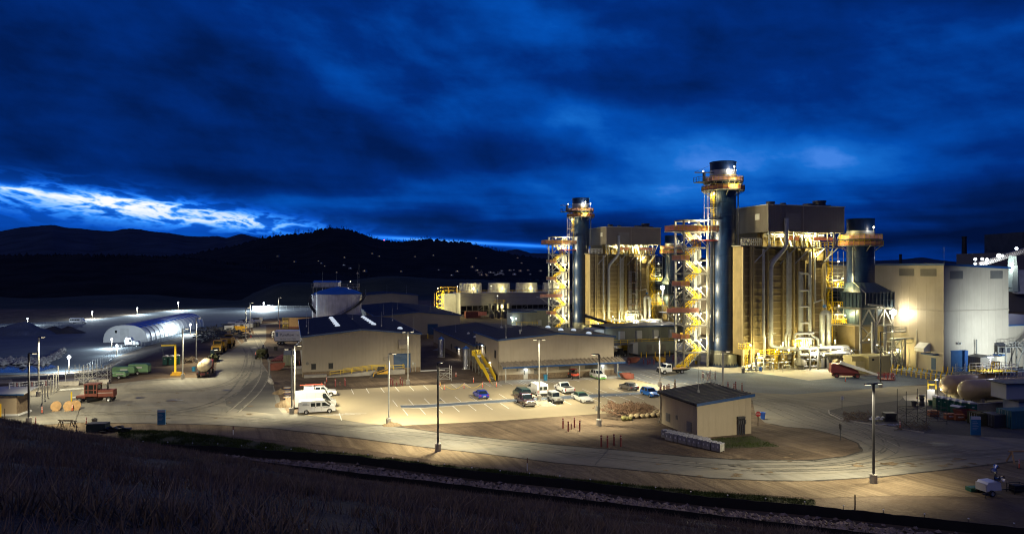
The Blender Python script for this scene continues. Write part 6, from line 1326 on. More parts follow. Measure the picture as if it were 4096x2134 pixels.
cmat('blue_metallic', (.01, .04, .42)); cmat('bright_blue', (.01, .16, .62)); cmat('dark_green_car', (.012, .045, .045)); cmat('maroon_car', (.035, .007, .012)); cmat('silver_car', (.34, .34, .33)); cmat('grey_car', (.10, .095, .105)); cmat('pearl_white', (.72, .71, .66)); mat('black_plastic', (.02, .02, .022), .6); mat('lime', (.12, .65, .04), .4); mat('green_vinyl', (.02, .07, .05), .8)
car('sedan', 'deep blue sedan parked tail-out beside the hatched bay, left of the pickup group', 'car', 1923, 1588, AW, 4.7, 1.8, 1.43, M['blue_metallic'], cab=(.17, -.40, .0, -.24))
car('minivan', 'dark green minivan behind the maroon pickup truck', 'minivan', 2088, 1587, AW, 5.1, 1.95, 1.78, M['dark_green_car'], belt=1.05, hood=1.0, tail_z=1.1, cab=(.3, -.49, .14, -.45), suv=True)
car('sedan', 'charcoal grey sedan alone near the right end of the far parking row', 'car', 2515, 1556, AW, 4.85, 1.82, 1.45, M['grey_car'], cab=(.17, -.40, .0, -.24))
car('hatchback', 'bright blue hatchback at the right end of the near parking row', 'car', 2600, 1582, TO, 4.3, 1.78, 1.5, M['bright_blue'], cab=(.2, -.46, .02, -.38))
car('sedan', 'long pearl white sedan with a dark green vinyl roof', 'car', 2328, 1602, TO, 5.25, 1.9, 1.45, M['pearl_white'], cab=(.13, -.36, .0, -.22), roofm=M['green_vinyl'], trimm='chrome')
car('suv', 'white sport utility car with lime green lower trim parked by the lit door', 'car', 2392, 1511, TO, 4.7, 1.82, 1.7, 'white', belt=1.02, hood=1.0, tail_z=1.1, cab=(.2, -.47, .04, -.4), suv=True, trimm=M['lime'], r=.36)

def pickup(name, label, U, V, ang, L, W, H, paint, ext=False, chrome=False, cap=False):
    t = thing(name, label, 'pickup truck', G(U, V), R(ang)); f, k = L/2, -L/2; r = .4; ax = [f-1.0, k+1.25]; belt = 1.15; cb0 = f-1.55; cb1 = cb0-(2.3 if ext else 1.7)
    prof = [(k, .5), (k, 1.12), (cb1, 1.14), (cb0+.1, 1.15), (f-.25, 1.06), (f-.02, .9), (f, .45)]+arches(f-.05, k+.05, ax, r+.08, .42)
    B('body', paint, t, lambda b: slab(b, prof, W, .07, .99, .95), smooth=True)
    B('bed', 'black', t, lambda b: b.bx(k+.08, cb1-.12, -W/2+.14, W/2-.14, 1.125, 1.15)); B('bed_rail', paint, t, lambda b: [b.bx(k+.02, cb1-.05, s*(W/2-.08)-.06, s*(W/2-.08)+.06, 1.1, 1.24) for s in (-1, 1)]+[b.bx(k, k+.07, -W/2+.05, W/2-.05, .6, 1.24)])
    B('glass', 'glass', t, lambda b: frustum(b, cb1, cb0+.05, cb1+.2, cb0-.65, belt, H-.07, W/2-.09, W/2-.24))
    B('cab_roof', paint, t, lambda b: [frustum(b, cb1+.12, cb0-.6, cb1+.25, cb0-.75, H-.08, H, W/2-.2, W/2-.3)]+[b.beam((x0, s*(W/2-.085), belt), (x1, s*(W/2-.225), H-.06), .09) for s in (-1, 1) for x0, x1 in ((cb0+.05, cb0-.65), (cb1+.03, cb1+.2), ((cb0+cb1)/2, (cb0+cb1)/2-.1))])
    mirror_pair('headlight', 'head', t, lambda b, s: b.bx(f-.1, f+.02, s*(W/2-.26)-.17, s*(W/2-.26)+.17, .78, .98)); mirror_pair('tail_light', 'tail', t, lambda b, s: b.bx(k-.02, k+.1, s*(W/2-.1)-.09, s*(W/2-.1)+.08, .7, 1.12))
    B('grille', 'chrome' if chrome else 'black', t, lambda b: [b.bx(f-.04, f+.025, -.5, .5, .62, .98)]); B('bumper', 'chrome' if chrome else 'darksteel', t, lambda b: [b.bx(f-.05, f+.14, -W/2+.05, W/2-.05, .42, .62), b.bx(k-.14, k+.02, -W/2+.1, W/2-.1, .42, .6)])
    mirror_pair('mirror', paint, t, lambda b, s: b.bx(cb0-.35, cb0-.2, s*(W/2+.14)-.12, s*(W/2+.14)+.08, belt+.03, belt+.27))
    for x in ax:
        for s in (-1, 1): wheel(t, x, s*(W/2-.15), r, .28)
    if cap:
        B('utility_cap', 'white', t, lambda b: b.bx(k+.05, cb1-.08, -W/2+.02, W/2-.02, 1.245, 1.95), bevel=.04)
        B('ladder', 'conered', t, lambda b: [b.beam((k-.6, y, 2.25), (f-2.3, y, 2.25), .07) for y in (-.55, -.2)]+[b.beam((x, -.55, 2.25), (x, -.2, 2.25), .04) for x in np.arange(k-.5, f-2.4, .35)]); B('rack', 'galv', t, lambda b: [b.beam((x, -.7, 2.15), (x, .7, 2.15), .06) for x in (k+.4, k+2)]+[b.beam((x, s*.7, 1.95), (x, s*.7, 2.15), .05) for x in (k+.4, k+2) for s in (-1, 1)])
    return t
pickup('pickup_truck', 'dark maroon crew-cab pickup truck with a chrome grille, on the hatched bay', 2100, 1616, TO, 5.85, 2.0, 1.9, M['maroon_car'], True, True)
pickup('pickup_truck', 'white pickup truck seen from behind, right of the tall white van', 2257, 1567, AW, 5.6, 2.0, 1.88, 'white')
pickup('pickup_truck', 'white pickup truck with a utility cap and a red ladder on its rack', 1280, 1584, 18, 5.7, 1.98, 1.88, 'white', True, False, True)

def van(label, U, V, ang, L, W, H, nose=1.3, side_windows=(), rear_windows=True, ink=None):
    t = thing('van', label, 'van', G(U, V), R(ang), None); f, k = L/2, -L/2; r = .37; ax = [f-.95, k+1.2]
    prof = [(k, .45), (k, 1.1), (k+.08, H-.12), (k+.25, H), (f-nose-.95, H), (f-nose-.6, H-.08), (f-.75, 1.25), (f-.2, 1.02), (f, .75), (f-.02, .4)]+arches(f-.05, k+.05, ax, r+.07, .32)
    body = B('body', 'white', t, lambda b: slab(b, prof, W, .14, .99, .96), smooth=True); s0, s1 = f-nose-.6, f-.75; y = W/2
    B('windscreen', 'glass', t, lambda b: b.prism([(s0+.08, H-.14), (s1-.05, 1.3), (s1+.02, 1.3), (s0+.15, H-.12)], -W/2+.16, W/2-.16))
    mirror_pair('side_window', 'glass', t, lambda b, s: b.prism([(s0-.35, 1.2), (s1-.12, 1.2), (s0+.02, H-.34), (s0-.35, H-.34)], s*(y+.008)-.01, s*(y+.008)+.01))
    for a, c in side_windows: B('side_window', 'glass', t, lambda b: b.bx(a, c, -y-.012, -y+.01, 1.2, H-.36))
    if rear_windows: mirror_pair('rear_window', 'glass', t, lambda b, s: b.bx(k-.012, k+.05, s*.43-.38, s*.43+.38, 1.15, H-.42))
    mirror_pair('tail_light', 'tail', t, lambda b, s: b.bx(k-.02, k+.06, s*(W/2-.09)-.07, s*(W/2-.09)+.07, .7, 1.2)); mirror_pair('headlight', 'head', t, lambda b, s: b.bx(f-.16, f+.005, s*(W/2-.26)-.17, s*(W/2-.26)+.17, .74, .94))
    B('grille', 'black', t, lambda b: b.bx(f-.05, f+.015, -.45, .45, .6, .85)); B('bumper', M['black_plastic'], t, lambda b: [b.bx(f-.1, f+.08, -W/2+.03, W/2-.03, .32, .55), b.bx(k-.1, k+.04, -W/2+.05, W/2-.05, .3, .55)])
    B('door_seam', 'louvre', t, lambda b: [b.bx(x, x+.015, -y-.006, -y-.001, .45, H-.25) for x in (s0-.45, s0-1.5, k+1.9)]); B('door_handle', M['black_plastic'], t, lambda b: [b.bx(x, x+.05, -y-.03, -y-.004, 1.0, 1.18) for x in (s0-.55, s0-1.4)])
    mirror_pair('mirror', M['black_plastic'], t, lambda b, s: b.bx(s1-.35, s1-.2, s*(W/2+.16)-.12, s*(W/2+.16)+.08, 1.15, 1.4))
    for x in ax:
        for s in (-1, 1): wheel(t, x, s*(W/2-.14), r)
    for body_, sz, x, z, m in (ink or ()): text(body_, sz, m, t, (x, -y-.015, z))
    return t
van('nearest white van with square side windows and small blue lettering, parked by the lot corner', 1268, 1649, 18, 5.7, 2.0, 2.12, 1.15, ((-.95, -.3), (-.15, .5)), True, (('UNIVERSAL', .2, -1.75, 1.5, 'ink'), ('ALLIED', .2, -1.8, 1.7, 'signblue'), ('UNIVERSAL', .16, 1.35, 1.0, 'ink')))
van('big high-roofed white van behind the nearest white van', 1262, 1627, 18, 6.6, 2.05, 2.75, 1.2, (), True, (('SERVICE', .16, 1.2, 2.05, 'ink'),))
v3 = van('tall white panel van seen from behind, between the minivan and the light pole', 2150, 1574, AW, 5.7, 2.05, 2.2, 1.1)
B('rear_panel', 'offwhite', v3, lambda b: b.bx(-2.88, -2.862, -.7, .7, .62, .66))

# open jeep-like car
t = thing('off_road_car', 'silver off-road car with a grey soft top, right of the double-headed light pole', 'car', G(2220, 1608), R(TO)); L, W = 3.9, 1.7
B('body', M['silver_car'], t, lambda b: slab(b, [(-1.85, .5), (-1.85, 1.05), (.35, 1.05), (.45, 1.05), (1.7, 1.0), (1.75, .55)]+arches(1.7, -1.8, [1.15, -1.25], .46, .5), 1.5, .05), smooth=True)
B('fender', M['silver_car'], t, lambda b: [b.bx(x-.5, x+.5, s*.78-.1, s*.78+.1, .86, .94) for x in (1.15, -1.25) for s in (-1, 1)])
B('soft_top', mat('grey_soft_top', (.20, .22, .24), .85, 0, .1), t, lambda b: frustum(b, -1.85, .25, -1.7, .1, 1.7, 1.84, .7, .62)); B('soft_side', M['black_plastic'], t, lambda b: frustum(b, -1.84, -.5, -1.78, -.5, 1.06, 1.7, .72, .69))
B('glass', 'glass', t, lambda b: frustum(b, -.49, .42, -.49, .22, 1.06, 1.69, .7, .67)); mirror_pair('windscreen_frame', M['silver_car'], t, lambda b, s: b.beam((.44, s*.68, 1.05), (.24, s*.66, 1.72), .06))
B('grille', 'louvre', t, lambda b: b.bx(1.74, 1.78, -.5, .5, .6, .98)); B('bumper', 'black', t, lambda b: [b.bx(1.8, 1.98, -.8, .8, .45, .62), b.bx(-2.05, -1.88, -.75, .75, .45, .6)]); mirror_pair('headlight', 'head', t, lambda b, s: b.cyl((1.76, s*.38, .82), (1.82, s*.38, .82), .11, n=10)); B('spare_wheel', 'rubber', t, lambda b: b.cyl((-2.1, 0, 1.0), (-1.88, 0, 1.0), .36, n=14))
for x in (1.15, -1.25):
    for s in (-1, 1): wheel(t, x, s*.78, .38, .24)

def utv(label, P, ang, roofm, bodym, side):
    t = thing('utility_vehicle', label, 'utility vehicle', P, R(ang)); 
    B('chassis', M['black_plastic'], t, lambda b: [b.bx(-1.5, 1.45, -.62, .62, .42, .75), b.bx(-.3, .5, -.7, .7, .75, 1.1)]); B('cargo_bed', bodym, t, lambda b: [b.bx(-1.6, -.45, s*.66-.04, s*.66+.04, .8, 1.15) for s in (-1, 1)]+[b.bx(-1.62, -1.56, -.66, .66, .8, 1.15), b.bx(-1.6, -.45, -.66, .66, .76, .8)])
    B('hood', bodym, t, lambda b: b.prism([(.6, .75), (1.5, .7), (1.45, .95), (.6, 1.12)], -.62, .62)); B('roof', roofm, t, lambda b: b.bx(-.5, .75, -.68, .68, 1.88, 1.98), bevel=.03)
    B('roll_cage', M['black_plastic'], t, lambda b: [b.beam((x, s*.64, .8), (x2, s*.62, 1.88), .07) for s in (-1, 1) for x, x2 in ((-.45, -.45), (.75, .5), (.1, .1))]); B('glass', 'glass', t, lambda b: b.prism([(.76, 1.1), (.79, 1.1), (.55, 1.86), (.52, 1.86)], -.58, .58))
    if side: B('door', M['black_plastic'], t, lambda b: [b.bx(-.45, .7, s*.66-.02, s*.66+.02, .75, 1.7) for s in (-1, 1)])
    mirror_pair('tail_light', 'tail', t, lambda b, s: b.bx(-1.66, -1.62, s*.5-.08, s*.5+.08, .82, .95))
    for x in (1.05, -1.05):
        for s in (-1, 1): wheel(t, x, s*.66, .33, .28)
utv('red-topped utility vehicle with an open cargo bed parked under the edge of the awning', G(2293, 1512), AW, 'red', 'conered', False)
utv('black utility vehicle with a boxy cab beside the generator enclosure', G(2480, 1424), 18, M['black_plastic'], M['black_plastic'], True)

# flatbed truck
t = thing('flatbed_truck', 'white-cabbed flatbed truck carrying a yellow pipe frame, facing left on the access road', 'truck', G(2693, 1492), R(198))
B('cab', 'white', t, lambda b: slab(b, [(.9, .7), (.9, 2.1), (1.1, 2.2), (1.9, 2.2), (2.15, 2.1), (2.5, 1.5), (3.4, 1.35), (3.5, 1.2), (3.5, .6)]+arches(3.45, .95, [2.75], .52, .55), 2.1, .1), smooth=True)
B('side_window', 'glass', t, lambda b: [b.prism([(1.15, 1.5), (2.25, 1.5), (2.0, 2.05), (1.15, 2.05)], s*1.06-.01, s*1.06+.01) for s in (-1, 1)]); B('windscreen', 'glass', t, lambda b: b.prism([(2.17, 2.1), (2.52, 1.52), (2.58, 1.52), (2.22, 2.1)], -.9, .9))
B('bumper_guard', 'black', t, lambda b: [b.bx(3.5, 3.7, -1.0, 1.0, .5, .75), b.bx(3.55, 3.62, -.8, .8, .8, 1.3)]); B('flatbed', 'wood', t, lambda b: b.bx(-3.4, .8, -1.15, 1.15, 1.05, 1.15)); B('bed_frame', 'black', t, lambda b: [b.bx(-3.4, .8, -1.18, 1.18, .85, 1.045), b.bx(-3.3, 3.2, -.45, .45, .55, .84)])
B('headboard', 'black', t, lambda b: b.bx(.75, .85, -1.15, 1.15, 1.15, 2.3)); B('pipe_frame', 'yellow', t, lambda b: [b.bend([(-2.6, .3, 1.15), (-2.6, .3, 2.9), (-3.6, .3, 2.9), (-3.6, .3, 1.4)], .13, 8), b.cyl((-1.9, -.2, 1.5), (-.9, -.2, 1.5), .28, n=10), b.cyl((-1.5, -.2, 1.15), (-1.5, -.2, 2.0), .16), b.cyl((-2.6, .3, 1.6), (-1.2, -.2, 1.8), .16)])
for x in (2.75, -1.6):
    for s in (-1, 1): wheel(t, x, s*.9, .46, .36)
# water tanker
t = thing('water_tanker', 'beige water tanker truck seen from behind, nearest of the machines in line', 'truck', G(822, 1500), R(106))
B('tank', 'beige', t, lambda b: b.lathe([(.01, -3.1), (.7, -3.0), (1.05, -2.8), (1.2, -2.4), (1.2, 1.9), (1.0, 2.2), (.5, 2.35), (.01, 2.4)], 26), smooth=True); t.children[0].rotation_euler = (0, R(90), 0); t.children[0].location = (-.6, 0, 2.35)
B('ladder', 'beige', t, lambda b: [b.beam((-3.75, y, 1.3), (-3.75, y, 3.5), .06) for y in (-.25, .25)]+[b.beam((-3.75, -.25, z), (-3.75, .25, z), .05) for z in np.arange(1.4, 3.5, .3)])
B('chassis', 'black', t, lambda b: [b.bx(-3.9, 4.6, -.5, .5, .7, 1.1), b.bx(-3.9, -3.6, -1.2, 1.2, .7, 1.15)]); B('cab', 'maroon', t, lambda b: b.bx(2.6, 4.4, -1.15, 1.15, 1.0, 2.9), bevel=.1); B('pump', 'maroon', t, lambda b: b.bx(-4.0, -3.7, -.4, .5, .65, 1.05))
mirror_pair('tail_light', 'tail', t, lambda b, s: b.bx(-3.93, -3.9, s*1.0-.1, s*1.0+.1, .95, 1.1)); B('fender', 'black', t, lambda b: [b.bx(-3.4, -1.6, s*1.0-.22, s*1.0+.22, 1.1, 1.18) for s in (-1, 1)])
for x in (-2.9, -1.7, 3.4):
    for s in (-1, 1): wheel(t, x, s*.98, .5, .34, 'steel')
# green telehandler
t = thing('telehandler', 'bright green telescopic handler in the line between the tanker and the yellow haul truck', 'construction machine', G(850, 1444), R(-74))
B('chassis', 'green', t, lambda b: [b.bx(-2.4, 2.2, -.6, .6, .7, 1.3), b.bx(-2.5, -.6, -1.1, -.3, .9, 1.9)], bevel=.05); B('cab', 'green', t, lambda b: b.bx(-.9, .6, .35, 1.15, 1.0, 1.7)); B('cab_glass', 'glass', t, lambda b: frustum(b, -.85, .6, -.8, .35, 1.7, 2.7, .38, .36)); t.children[-1].location = (0, .75, 0)
B('boom', 'green', t, lambda b: [b.beam((-2.3, 0, 2.3), (2.9, 0, 1.3), .42), b.beam((-2.5, 0, 1.2), (-2.3, 0, 2.5), .4)]); B('fork_carriage', 'green', t, lambda b: [b.beam((2.9, -1.0, .3), (2.9, -.7, 1.6), .18), b.beam((2.9, 1.0, .3), (2.9, .7, 1.6), .18), b.beam((2.9, -.8, 1.4), (2.9, .8, 1.4), .2), b.bx(2.95, 4, -.6, -.45, .2, .3), b.bx(2.95, 4, .45, .6, .2, .3)]); B('roof', 'offwhite', t, lambda b: b.bx(-.85, .4, .35, 1.15, 2.7, 2.78))
for x in (-1.6, 1.6):
    for s in (-1, 1): wheel(t, x, s*1.0, .62, .42, 'green')
def dumper(label, P, ang):
    t = thing('haul_truck', label, 'dump truck', P, R(ang), 'articulated haul trucks on the left road')
    B('hood', 'ochre', t, lambda b: b.prism([(1.8, 1.0), (4.6, 1.0), (4.7, 2.0), (4.3, 2.35), (1.8, 2.6)], -1.25, 1.25), bevel=.08); B('cab', 'ochre', t, lambda b: [b.bx(.7, 2.4, -.95, .95, 1.2, 2.6), b.bx(.6, 2.5, -1.05, 1.05, 3.5, 3.65)]+[b.beam((x, s*.92, 2.6), (x, s*.92, 3.5), .1) for x in (.8, 2.3) for s in (-1, 1)])
    B('cab_glass', 'glass', t, lambda b: b.bx(.85, 2.3, -.9, .9, 2.6, 3.5)); B('grille', 'black', t, lambda b: b.bx(4.66, 4.74, -.8, .8, 1.1, 2.0)); B('bumper', 'black', t, lambda b: b.bx(4.5, 4.9, -1.4, 1.4, .6, 1.0)); mirror_pair('headlight', 'head', t, lambda b, s: b.bx(4.7, 4.76, s*1.05-.15, s*1.05+.15, 1.2, 1.45))
    B('dump_body', 'ochre', t, lambda b: b.prism([(-4.8, 2.6), (-4.0, 1.5), (-.2, 1.3), (.4, 1.9), (.5, 3.0), (-.2, 3.0), (-4.6, 3.1)], -1.45, 1.45)); B('load_space', 'dirt', t, lambda b: b.bx(-4.0, .2, -1.25, 1.25, 3.1, 3.16)); B('frame', 'black', t, lambda b: b.bx(-4.2, 4.2, -.45, .45, .8, 1.3))
    for x in (3.2, -1.4, -3.2):
        for s in (-1, 1): wheel(t, x, s*1.15, .85, .6, 'ochre')
    return t
dt = dumper('yellow haul truck facing the camera behind the green telescopic handler', G(876, 1410), -76)
dup(dt, loc=G(912, 1388), rz=R(104), label='yellow haul truck facing away, its dump body raised towards the boxy crates')
# green boom lift at the right of the road
t = thing('boom_lift', 'green machine with fat tyres parked nose-on beside the striped barricades', 'construction machine', G(1048, 1432), R(-80))
B('body', 'green', t, lambda b: b.bx(-1.8, 1.2, -1.25, 1.25, 1.0, 2.4), bevel=.35); B('boom', 'green', t, lambda b: [b.beam((-1.2, 0, 2.5), (2.4, 0, 1.2), .34), b.beam((2.4, 0, 1.3), (2.6, 0, .3), .3)]); B('boom_tip', 'darksteel', t, lambda b: b.beam((-1.9, 0, 3.1), (-.6, 0, 2.4), .36)); B('axle', 'green', t, lambda b: b.bx(-1.6, 1.5, -.8, .8, .5, 1.0))
for x in (-1.2, 1.2):
    for s in (-1, 1): wheel(t, x, s*1.2, .55, .42, 'green')
# red boom lift in front of the boilers
t = thing('boom_lift', 'dark red boom lift with a long pale boom, in front of the khaki enclosure', 'construction machine', G(3382, 1508), R(-12))
B('body', 'maroon', t, lambda b: b.prism([(-3.1, 1.0), (2.4, 1.0), (2.2, 1.6), (-.4, 2.9), (-3.0, 2.9)], -1.1, 1.1), bevel=.08); B('chassis', 'maroon', t, lambda b: b.bx(-2.6, 2.6, -.8, .8, .5, 1.0))
B('boom', 'offwhite', t, lambda b: [b.beam((-1.4, -1.3, 3.3), (6.0, -1.6, .9), .42), b.beam((-1.4, -1.3, 3.3), (3.2, -1.45, 1.85), .6)]); B('basket', 'red', t, lambda b: [b.rail([(5.8, -3, .3), (8.6, -3, .3), (8.6, -1.2, .3), (5.8, -1.2, .3), (5.8, -3, .3)], 1.1, .05, .7), b.bx(5.8, 8.6, -3, -1.2, .2, .3)])
for x in (-2.0, 2.0):
    for s in (-1, 1): wheel(t, x, s*1.05, .5, .4, 'maroon')
# road broom
t = thing('road_broom', 'rust-red self-propelled road sweeper with a boxy cab standing on the left apron', 'construction machine', G(384, 1604), R(8))
ro = 'rust'
B('engine_hood', ro, t, lambda b: b.bx(.6, 3.1, -.75, .75, .9, 2.05), bevel=.05); B('cab', ro, t, lambda b: [b.bx(-1.5, .55, -.85, .85, 1.0, 1.5), b.bx(-1.65, .7, -.95, .95, 3.0, 3.15)]+[b.bx(x-.08, x+.08, s*.85-.04, s*.85+.04, 1.5, 3.0) for x in (-1.42, -.9, .0, .5) for s in (-1, 1)]+[b.bx(-1.5, .55, s*.85-.03, s*.85+.03, 2.0, 2.15) for s in (-1, 1)])
B('cab_glass', 'glass', t, lambda b: b.bx(-1.4, .5, -.8, .8, 1.5, 3.0)); B('frame', ro, t, lambda b: [b.bx(-2.6, 3.0, -.4, .4, .7, .95), b.bx(-2.9, -1.4, -.75, .75, .7, 1.15)]); B('broom_drum', 'black', t, lambda b: b.cyl((-.9, -1.0, .45), (.5, 1.0, .45), .42, n=14)); B('exhaust', 'black', t, lambda b: [b.cyl((1.9, 0, 2.05), (1.9, 0, 3.3), .09), b.cyl((1.9, 0, 2.2), (1.9, 0, 2.8), .16)]); B('stripe', 'offwhite', t, lambda b: b.bx(.6, 3.0, -.77, -.755, 1.55, 1.62))
for x in (-2.3, 2.4):
    for s in (-1, 1): wheel(t, x, s*.8, .45, .3)
# compressors
def compressor(label, U, V, L, H, m, ang=6, z=0.):
    t = thing('air_compressor', label, 'air compressor', G(U, V), R(ang)); B('canopy', m, t, lambda b: b.prism([(-L/2, .55), (L/2, .55), (L/2, H-.3), (L/2-.35, H), (-L/2+.2, H), (-L/2, H-.5)], -.9, .9), bevel=.05); B('base', 'black', t, lambda b: b.bx(-L/2, L/2, -.85, .85, .3, .55)); B('tow_bar', 'black', t, lambda b: b.beam((-L/2, 0, .45), (-L/2-1.5, 0, .35), .1)); B('label_panel', 'offwhite', t, lambda b: b.bx(-.6, .9, -.96, -.92, H*.62, H*.75))
    for s in (-1, 1): wheel(t, 0, s*.95, .38, .2)
compressor('bright green trailer compressor, lower front one of the group by the pad edge', 484, 1512, 2.6, 1.5, 'ltgreen'); compressor('long pale green trailer compressor behind the lower one', 500, 1499, 4.6, 1.9, 'ltgreen'); compressor('tall pale green trailer compressor with one white wheel, right of the others', 558, 1495, 4.2, 2.3, 'ltgreen')
# skid loader
t = thing('skid_loader', 'yellow tracked skid loader at the end of the yellow ramp rails', 'construction machine', G(1522, 1507), R(190))
B('body', 'ochre', t, lambda b: b.prism([(-1.6, .7), (.8, .7), (.6, .95), (-.9, 1.2), (-1.6, 1.5)], -.62, .62), bevel=.05); B('cab', 'black', t, lambda b: b.bx(-.8, .6, -.6, .6, .9, 2.1), bevel=.06); B('track', 'rubber', t, lambda b: [b.prism([(-1.2, 0), (.9, 0), (1.3, .35), (1.0, .65), (-1.3, .75), (-1.5, .35)], s*.8-.2, s*.8+.2) for s in (-1, 1)]); B('loader_arm', 'ochre', t, lambda b: [b.beam((-1.5, s*.95, 1.9), (1.3, s*.95, 1.0), .1) for s in (-1, 1)]+[b.beam((1.3, s*.95, 1.0), (1.5, s*.95, .3), .16) for s in (-1, 1)]); B('bucket', 'darksteel', t, lambda b: b.prism([(1.4, .05), (2.3, 0), (1.6, .75), (1.4, .7)], -1, 1))
# bus, tractor unit and truck in the lower yard
t = thing('minibus', 'small white bus parked by the far edge of the lower yard', 'bus', G(314, 1292, -7), R(4)); B('body', 'white', t, lambda b: b.prism([(-4.2, .6), (2.2, .6), (2.2, 2.9), (-3.9, 2.9), (-4.2, 2.4)], -1.15, 1.15), bevel=.1); B('nose', 'white', t, lambda b: b.prism([(2.2, .6), (4.0, .6), (3.9, 1.5), (2.9, 1.7), (2.4, 2.5), (2.2, 2.5)], -1.0, 1.0)); B('window', 'glass', t, lambda b: [b.bx(-3.8+i*.85, -3.1+i*.85, -1.18, -1.16, 1.6, 2.4) for i in range(6)])
for x in (-2.4, 3.1):
    for s in (-1, 1): wheel(t, x, s*1.0, .45, .28)
t = thing('tractor_unit', 'white truck tractor with a long bonnet parked in front of the fabric tent', 'truck', G(520, 1386, -7), R(8)); B('sleeper_cab', 'white', t, lambda b: b.prism([(-1.4, .9), (1.2, .9), (1.2, 2.4), (.6, 3.6), (-1.4, 3.7)], -1.1, 1.1), bevel=.1); B('bonnet', 'white', t, lambda b: b.prism([(1.2, .8), (3.5, .8), (3.5, 1.6), (3.2, 2.0), (1.2, 2.4)], -.95, .95), bevel=.08); B('side_window', 'glass', t, lambda b: [b.bx(-.1, .9, s*1.12-.01, s*1.12+.01, 2.0, 2.8) for s in (-1, 1)]); B('frame', 'darksteel', t, lambda b: b.bx(-4.6, 3.2, -.45, .45, .7, 1.0))
for x in (2.6, -2.6, -3.8):
    for s in (-1, 1): wheel(t, x, s*1.0, .5, .32)
# ================================================================== SITE CLUTTER
# --- fabric tent
a0 = G(587, 1367, -7); a1 = Vector((-.136, .99, 0)); wv = Vector((-.99, -.136, 0)); TWd, TH_, TLn = 16.4, 6.9, 74
tn = thing('fabric_tent', 'long arched white fabric tent with a blue back in the lower yard', 'tent', a0, math.atan2(a1.y, a1.x)-math.pi/2)
def arch(s, r=1.): a = math.pi*s; return (-TWd/2+TWd/2*r*math.copysign(abs(math.cos(a))**.8, math.cos(a)), TH_*r*math.sin(a)**.72)
ns = 26; nr = 15
def skin(b, s0, s1, k0=0, k1=nr*4):
    pr = [s0+(s1-s0)*i/ns for i in range(ns+1)]; o = len(b.v)
    for k in range(k0, k1+1):
        rr = 1-.022*math.sin(math.pi*(k % 4)/4) if k % 4 else 1.0
        for s in pr: x, z = arch(s, rr); b.v.append((x, TLn*k/(nr*4), z))
    for k in range(k1-k0):
        for i in range(ns): q = o+k*(ns+1)+i; b.f.append((q, q+1, q+ns+2, q+ns+1))
B('fabric', 'snow', tn, lambda b: [skin(b, 0, .30), skin(b, .62, 1)], smooth=True); B('blue_fabric', 'bluefab', tn, lambda b: skin(b, .30, .62), smooth=True)
B('rib', 'offwhite', tn, lambda b: [b.tube([(arch(i/20, 1.006)[0], TLn*k/nr, arch(i/20, 1.006)[1]) for i in range(21)], .12, 5) for k in range(nr+1)])
B('end_wall', 'snow', tn, lambda b: b.face([(arch(i/30)[0], .05, arch(i/30)[1]) for i in range(31)])); B('door_flap', 'offwhite', tn, lambda b: b.bx(-TWd*.62, -TWd*.42, -.05, -.01, .1, 5.6)); B('vent', 'black', tn, lambda b: b.bx(-TWd*.74, -TWd*.69, -.05, -.01, 3.8, 4.9))
# --- heaps, fences and bits of the lower yard
def heap(label, U, V, rx, ry, h, m='gravel', seed=0, z=-7.):
    b = MB(); n, k = 28, 9; P = G(U, V, z)
    for i in range(k+1):
        r = i/k
        for j in range(n):
            a = 2*math.pi*j/n; q = 1+.18*mnoise.noise(Vector((math.cos(a)*1.5+seed, math.sin(a)*1.5, r*2))); b.v.append((rx*r*q*math.cos(a), ry*r*q*math.sin(a), h*(1-r)**.9*(1+.25*mnoise.noise(Vector((math.cos(a)*2, r*3+seed, 1)))) if i else h))
    for i in range(k):
        for j in range(n): b.f.append((i*n+j, (i+1)*n+j, (i+1)*n+(j+1) % n, i*n+(j+1) % n))
    o = b.build('gravel_heap', m, None, smooth=True, loc=P); tag(o, label, 'heap')
heap('largest grey-green gravel heap at the far left of the lower yard', 85, 1335, 19, 9, 5.4, 'gravel', 1); heap('small dark gravel heap just right of the largest one', 210, 1332, 9, 6, 3.2, 'dkgravel', 5); heap('dark gravel heap nearest the fabric tent', 275, 1331, 8, 5, 3.2, 'dkgravel', 9)
heap('little sandy spoil mound right of the near left lot light pole', 1566, 1700, 1.5, 1.0, .6, 'sandd', 2, 0.); heap('sandy spoil bank below the round manhole forms', 1150, 1618, 2.2, 2.4, 1.2, 'sandd', 3, 0.); heap('sandy spoil mound beside the middle manhole form', 1122, 1572, 1.6, 1.2, .9, 'sandd', 6, 0.)
def wire():
    mt = bpy.data.materials.new('wire_mesh'); mt.use_nodes = True; t = NT(mt.node_tree); b = t.n['Principled BSDF']; b.inputs['Base Color'].default_value = (.4, .4, .4, 1); b.inputs['Alpha'].default_value = .16; M['wire'] = mt
wire()
def chainlink(name, label, pts, h, m='galv', step=3., mesh='steel', top=True):
    t = thing(name, label, 'fence'); pr = [Vector(p) for p in pts]
    for a, c in zip(pr, pr[1:]):
        n = max(1, round((c-a).length/step))
        for i in range(n+(c == pr[-1])): p = a.lerp(c, i/n); B('post', m, t, lambda b: b.cyl(p, p+Vector((0, 0, h+.1)), .05, n=6))
    B('rail', m, t, lambda b: [(b.beam(a+Vector((0, 0, h)), c+Vector((0, 0, h)), .06), b.beam(a+Vector((0, 0, .1)), c+Vector((0, 0, .1)), .04)) for a, c in zip(pr, pr[1:])])
    B('mesh', M['wire'], t, lambda b: [b.face([a, c, c+Vector((0, 0, h)), a+Vector((0, 0, h))]) for a, c in zip(pr, pr[1:])])
    return t
zy = lambda U, V: G(U, V, -7)
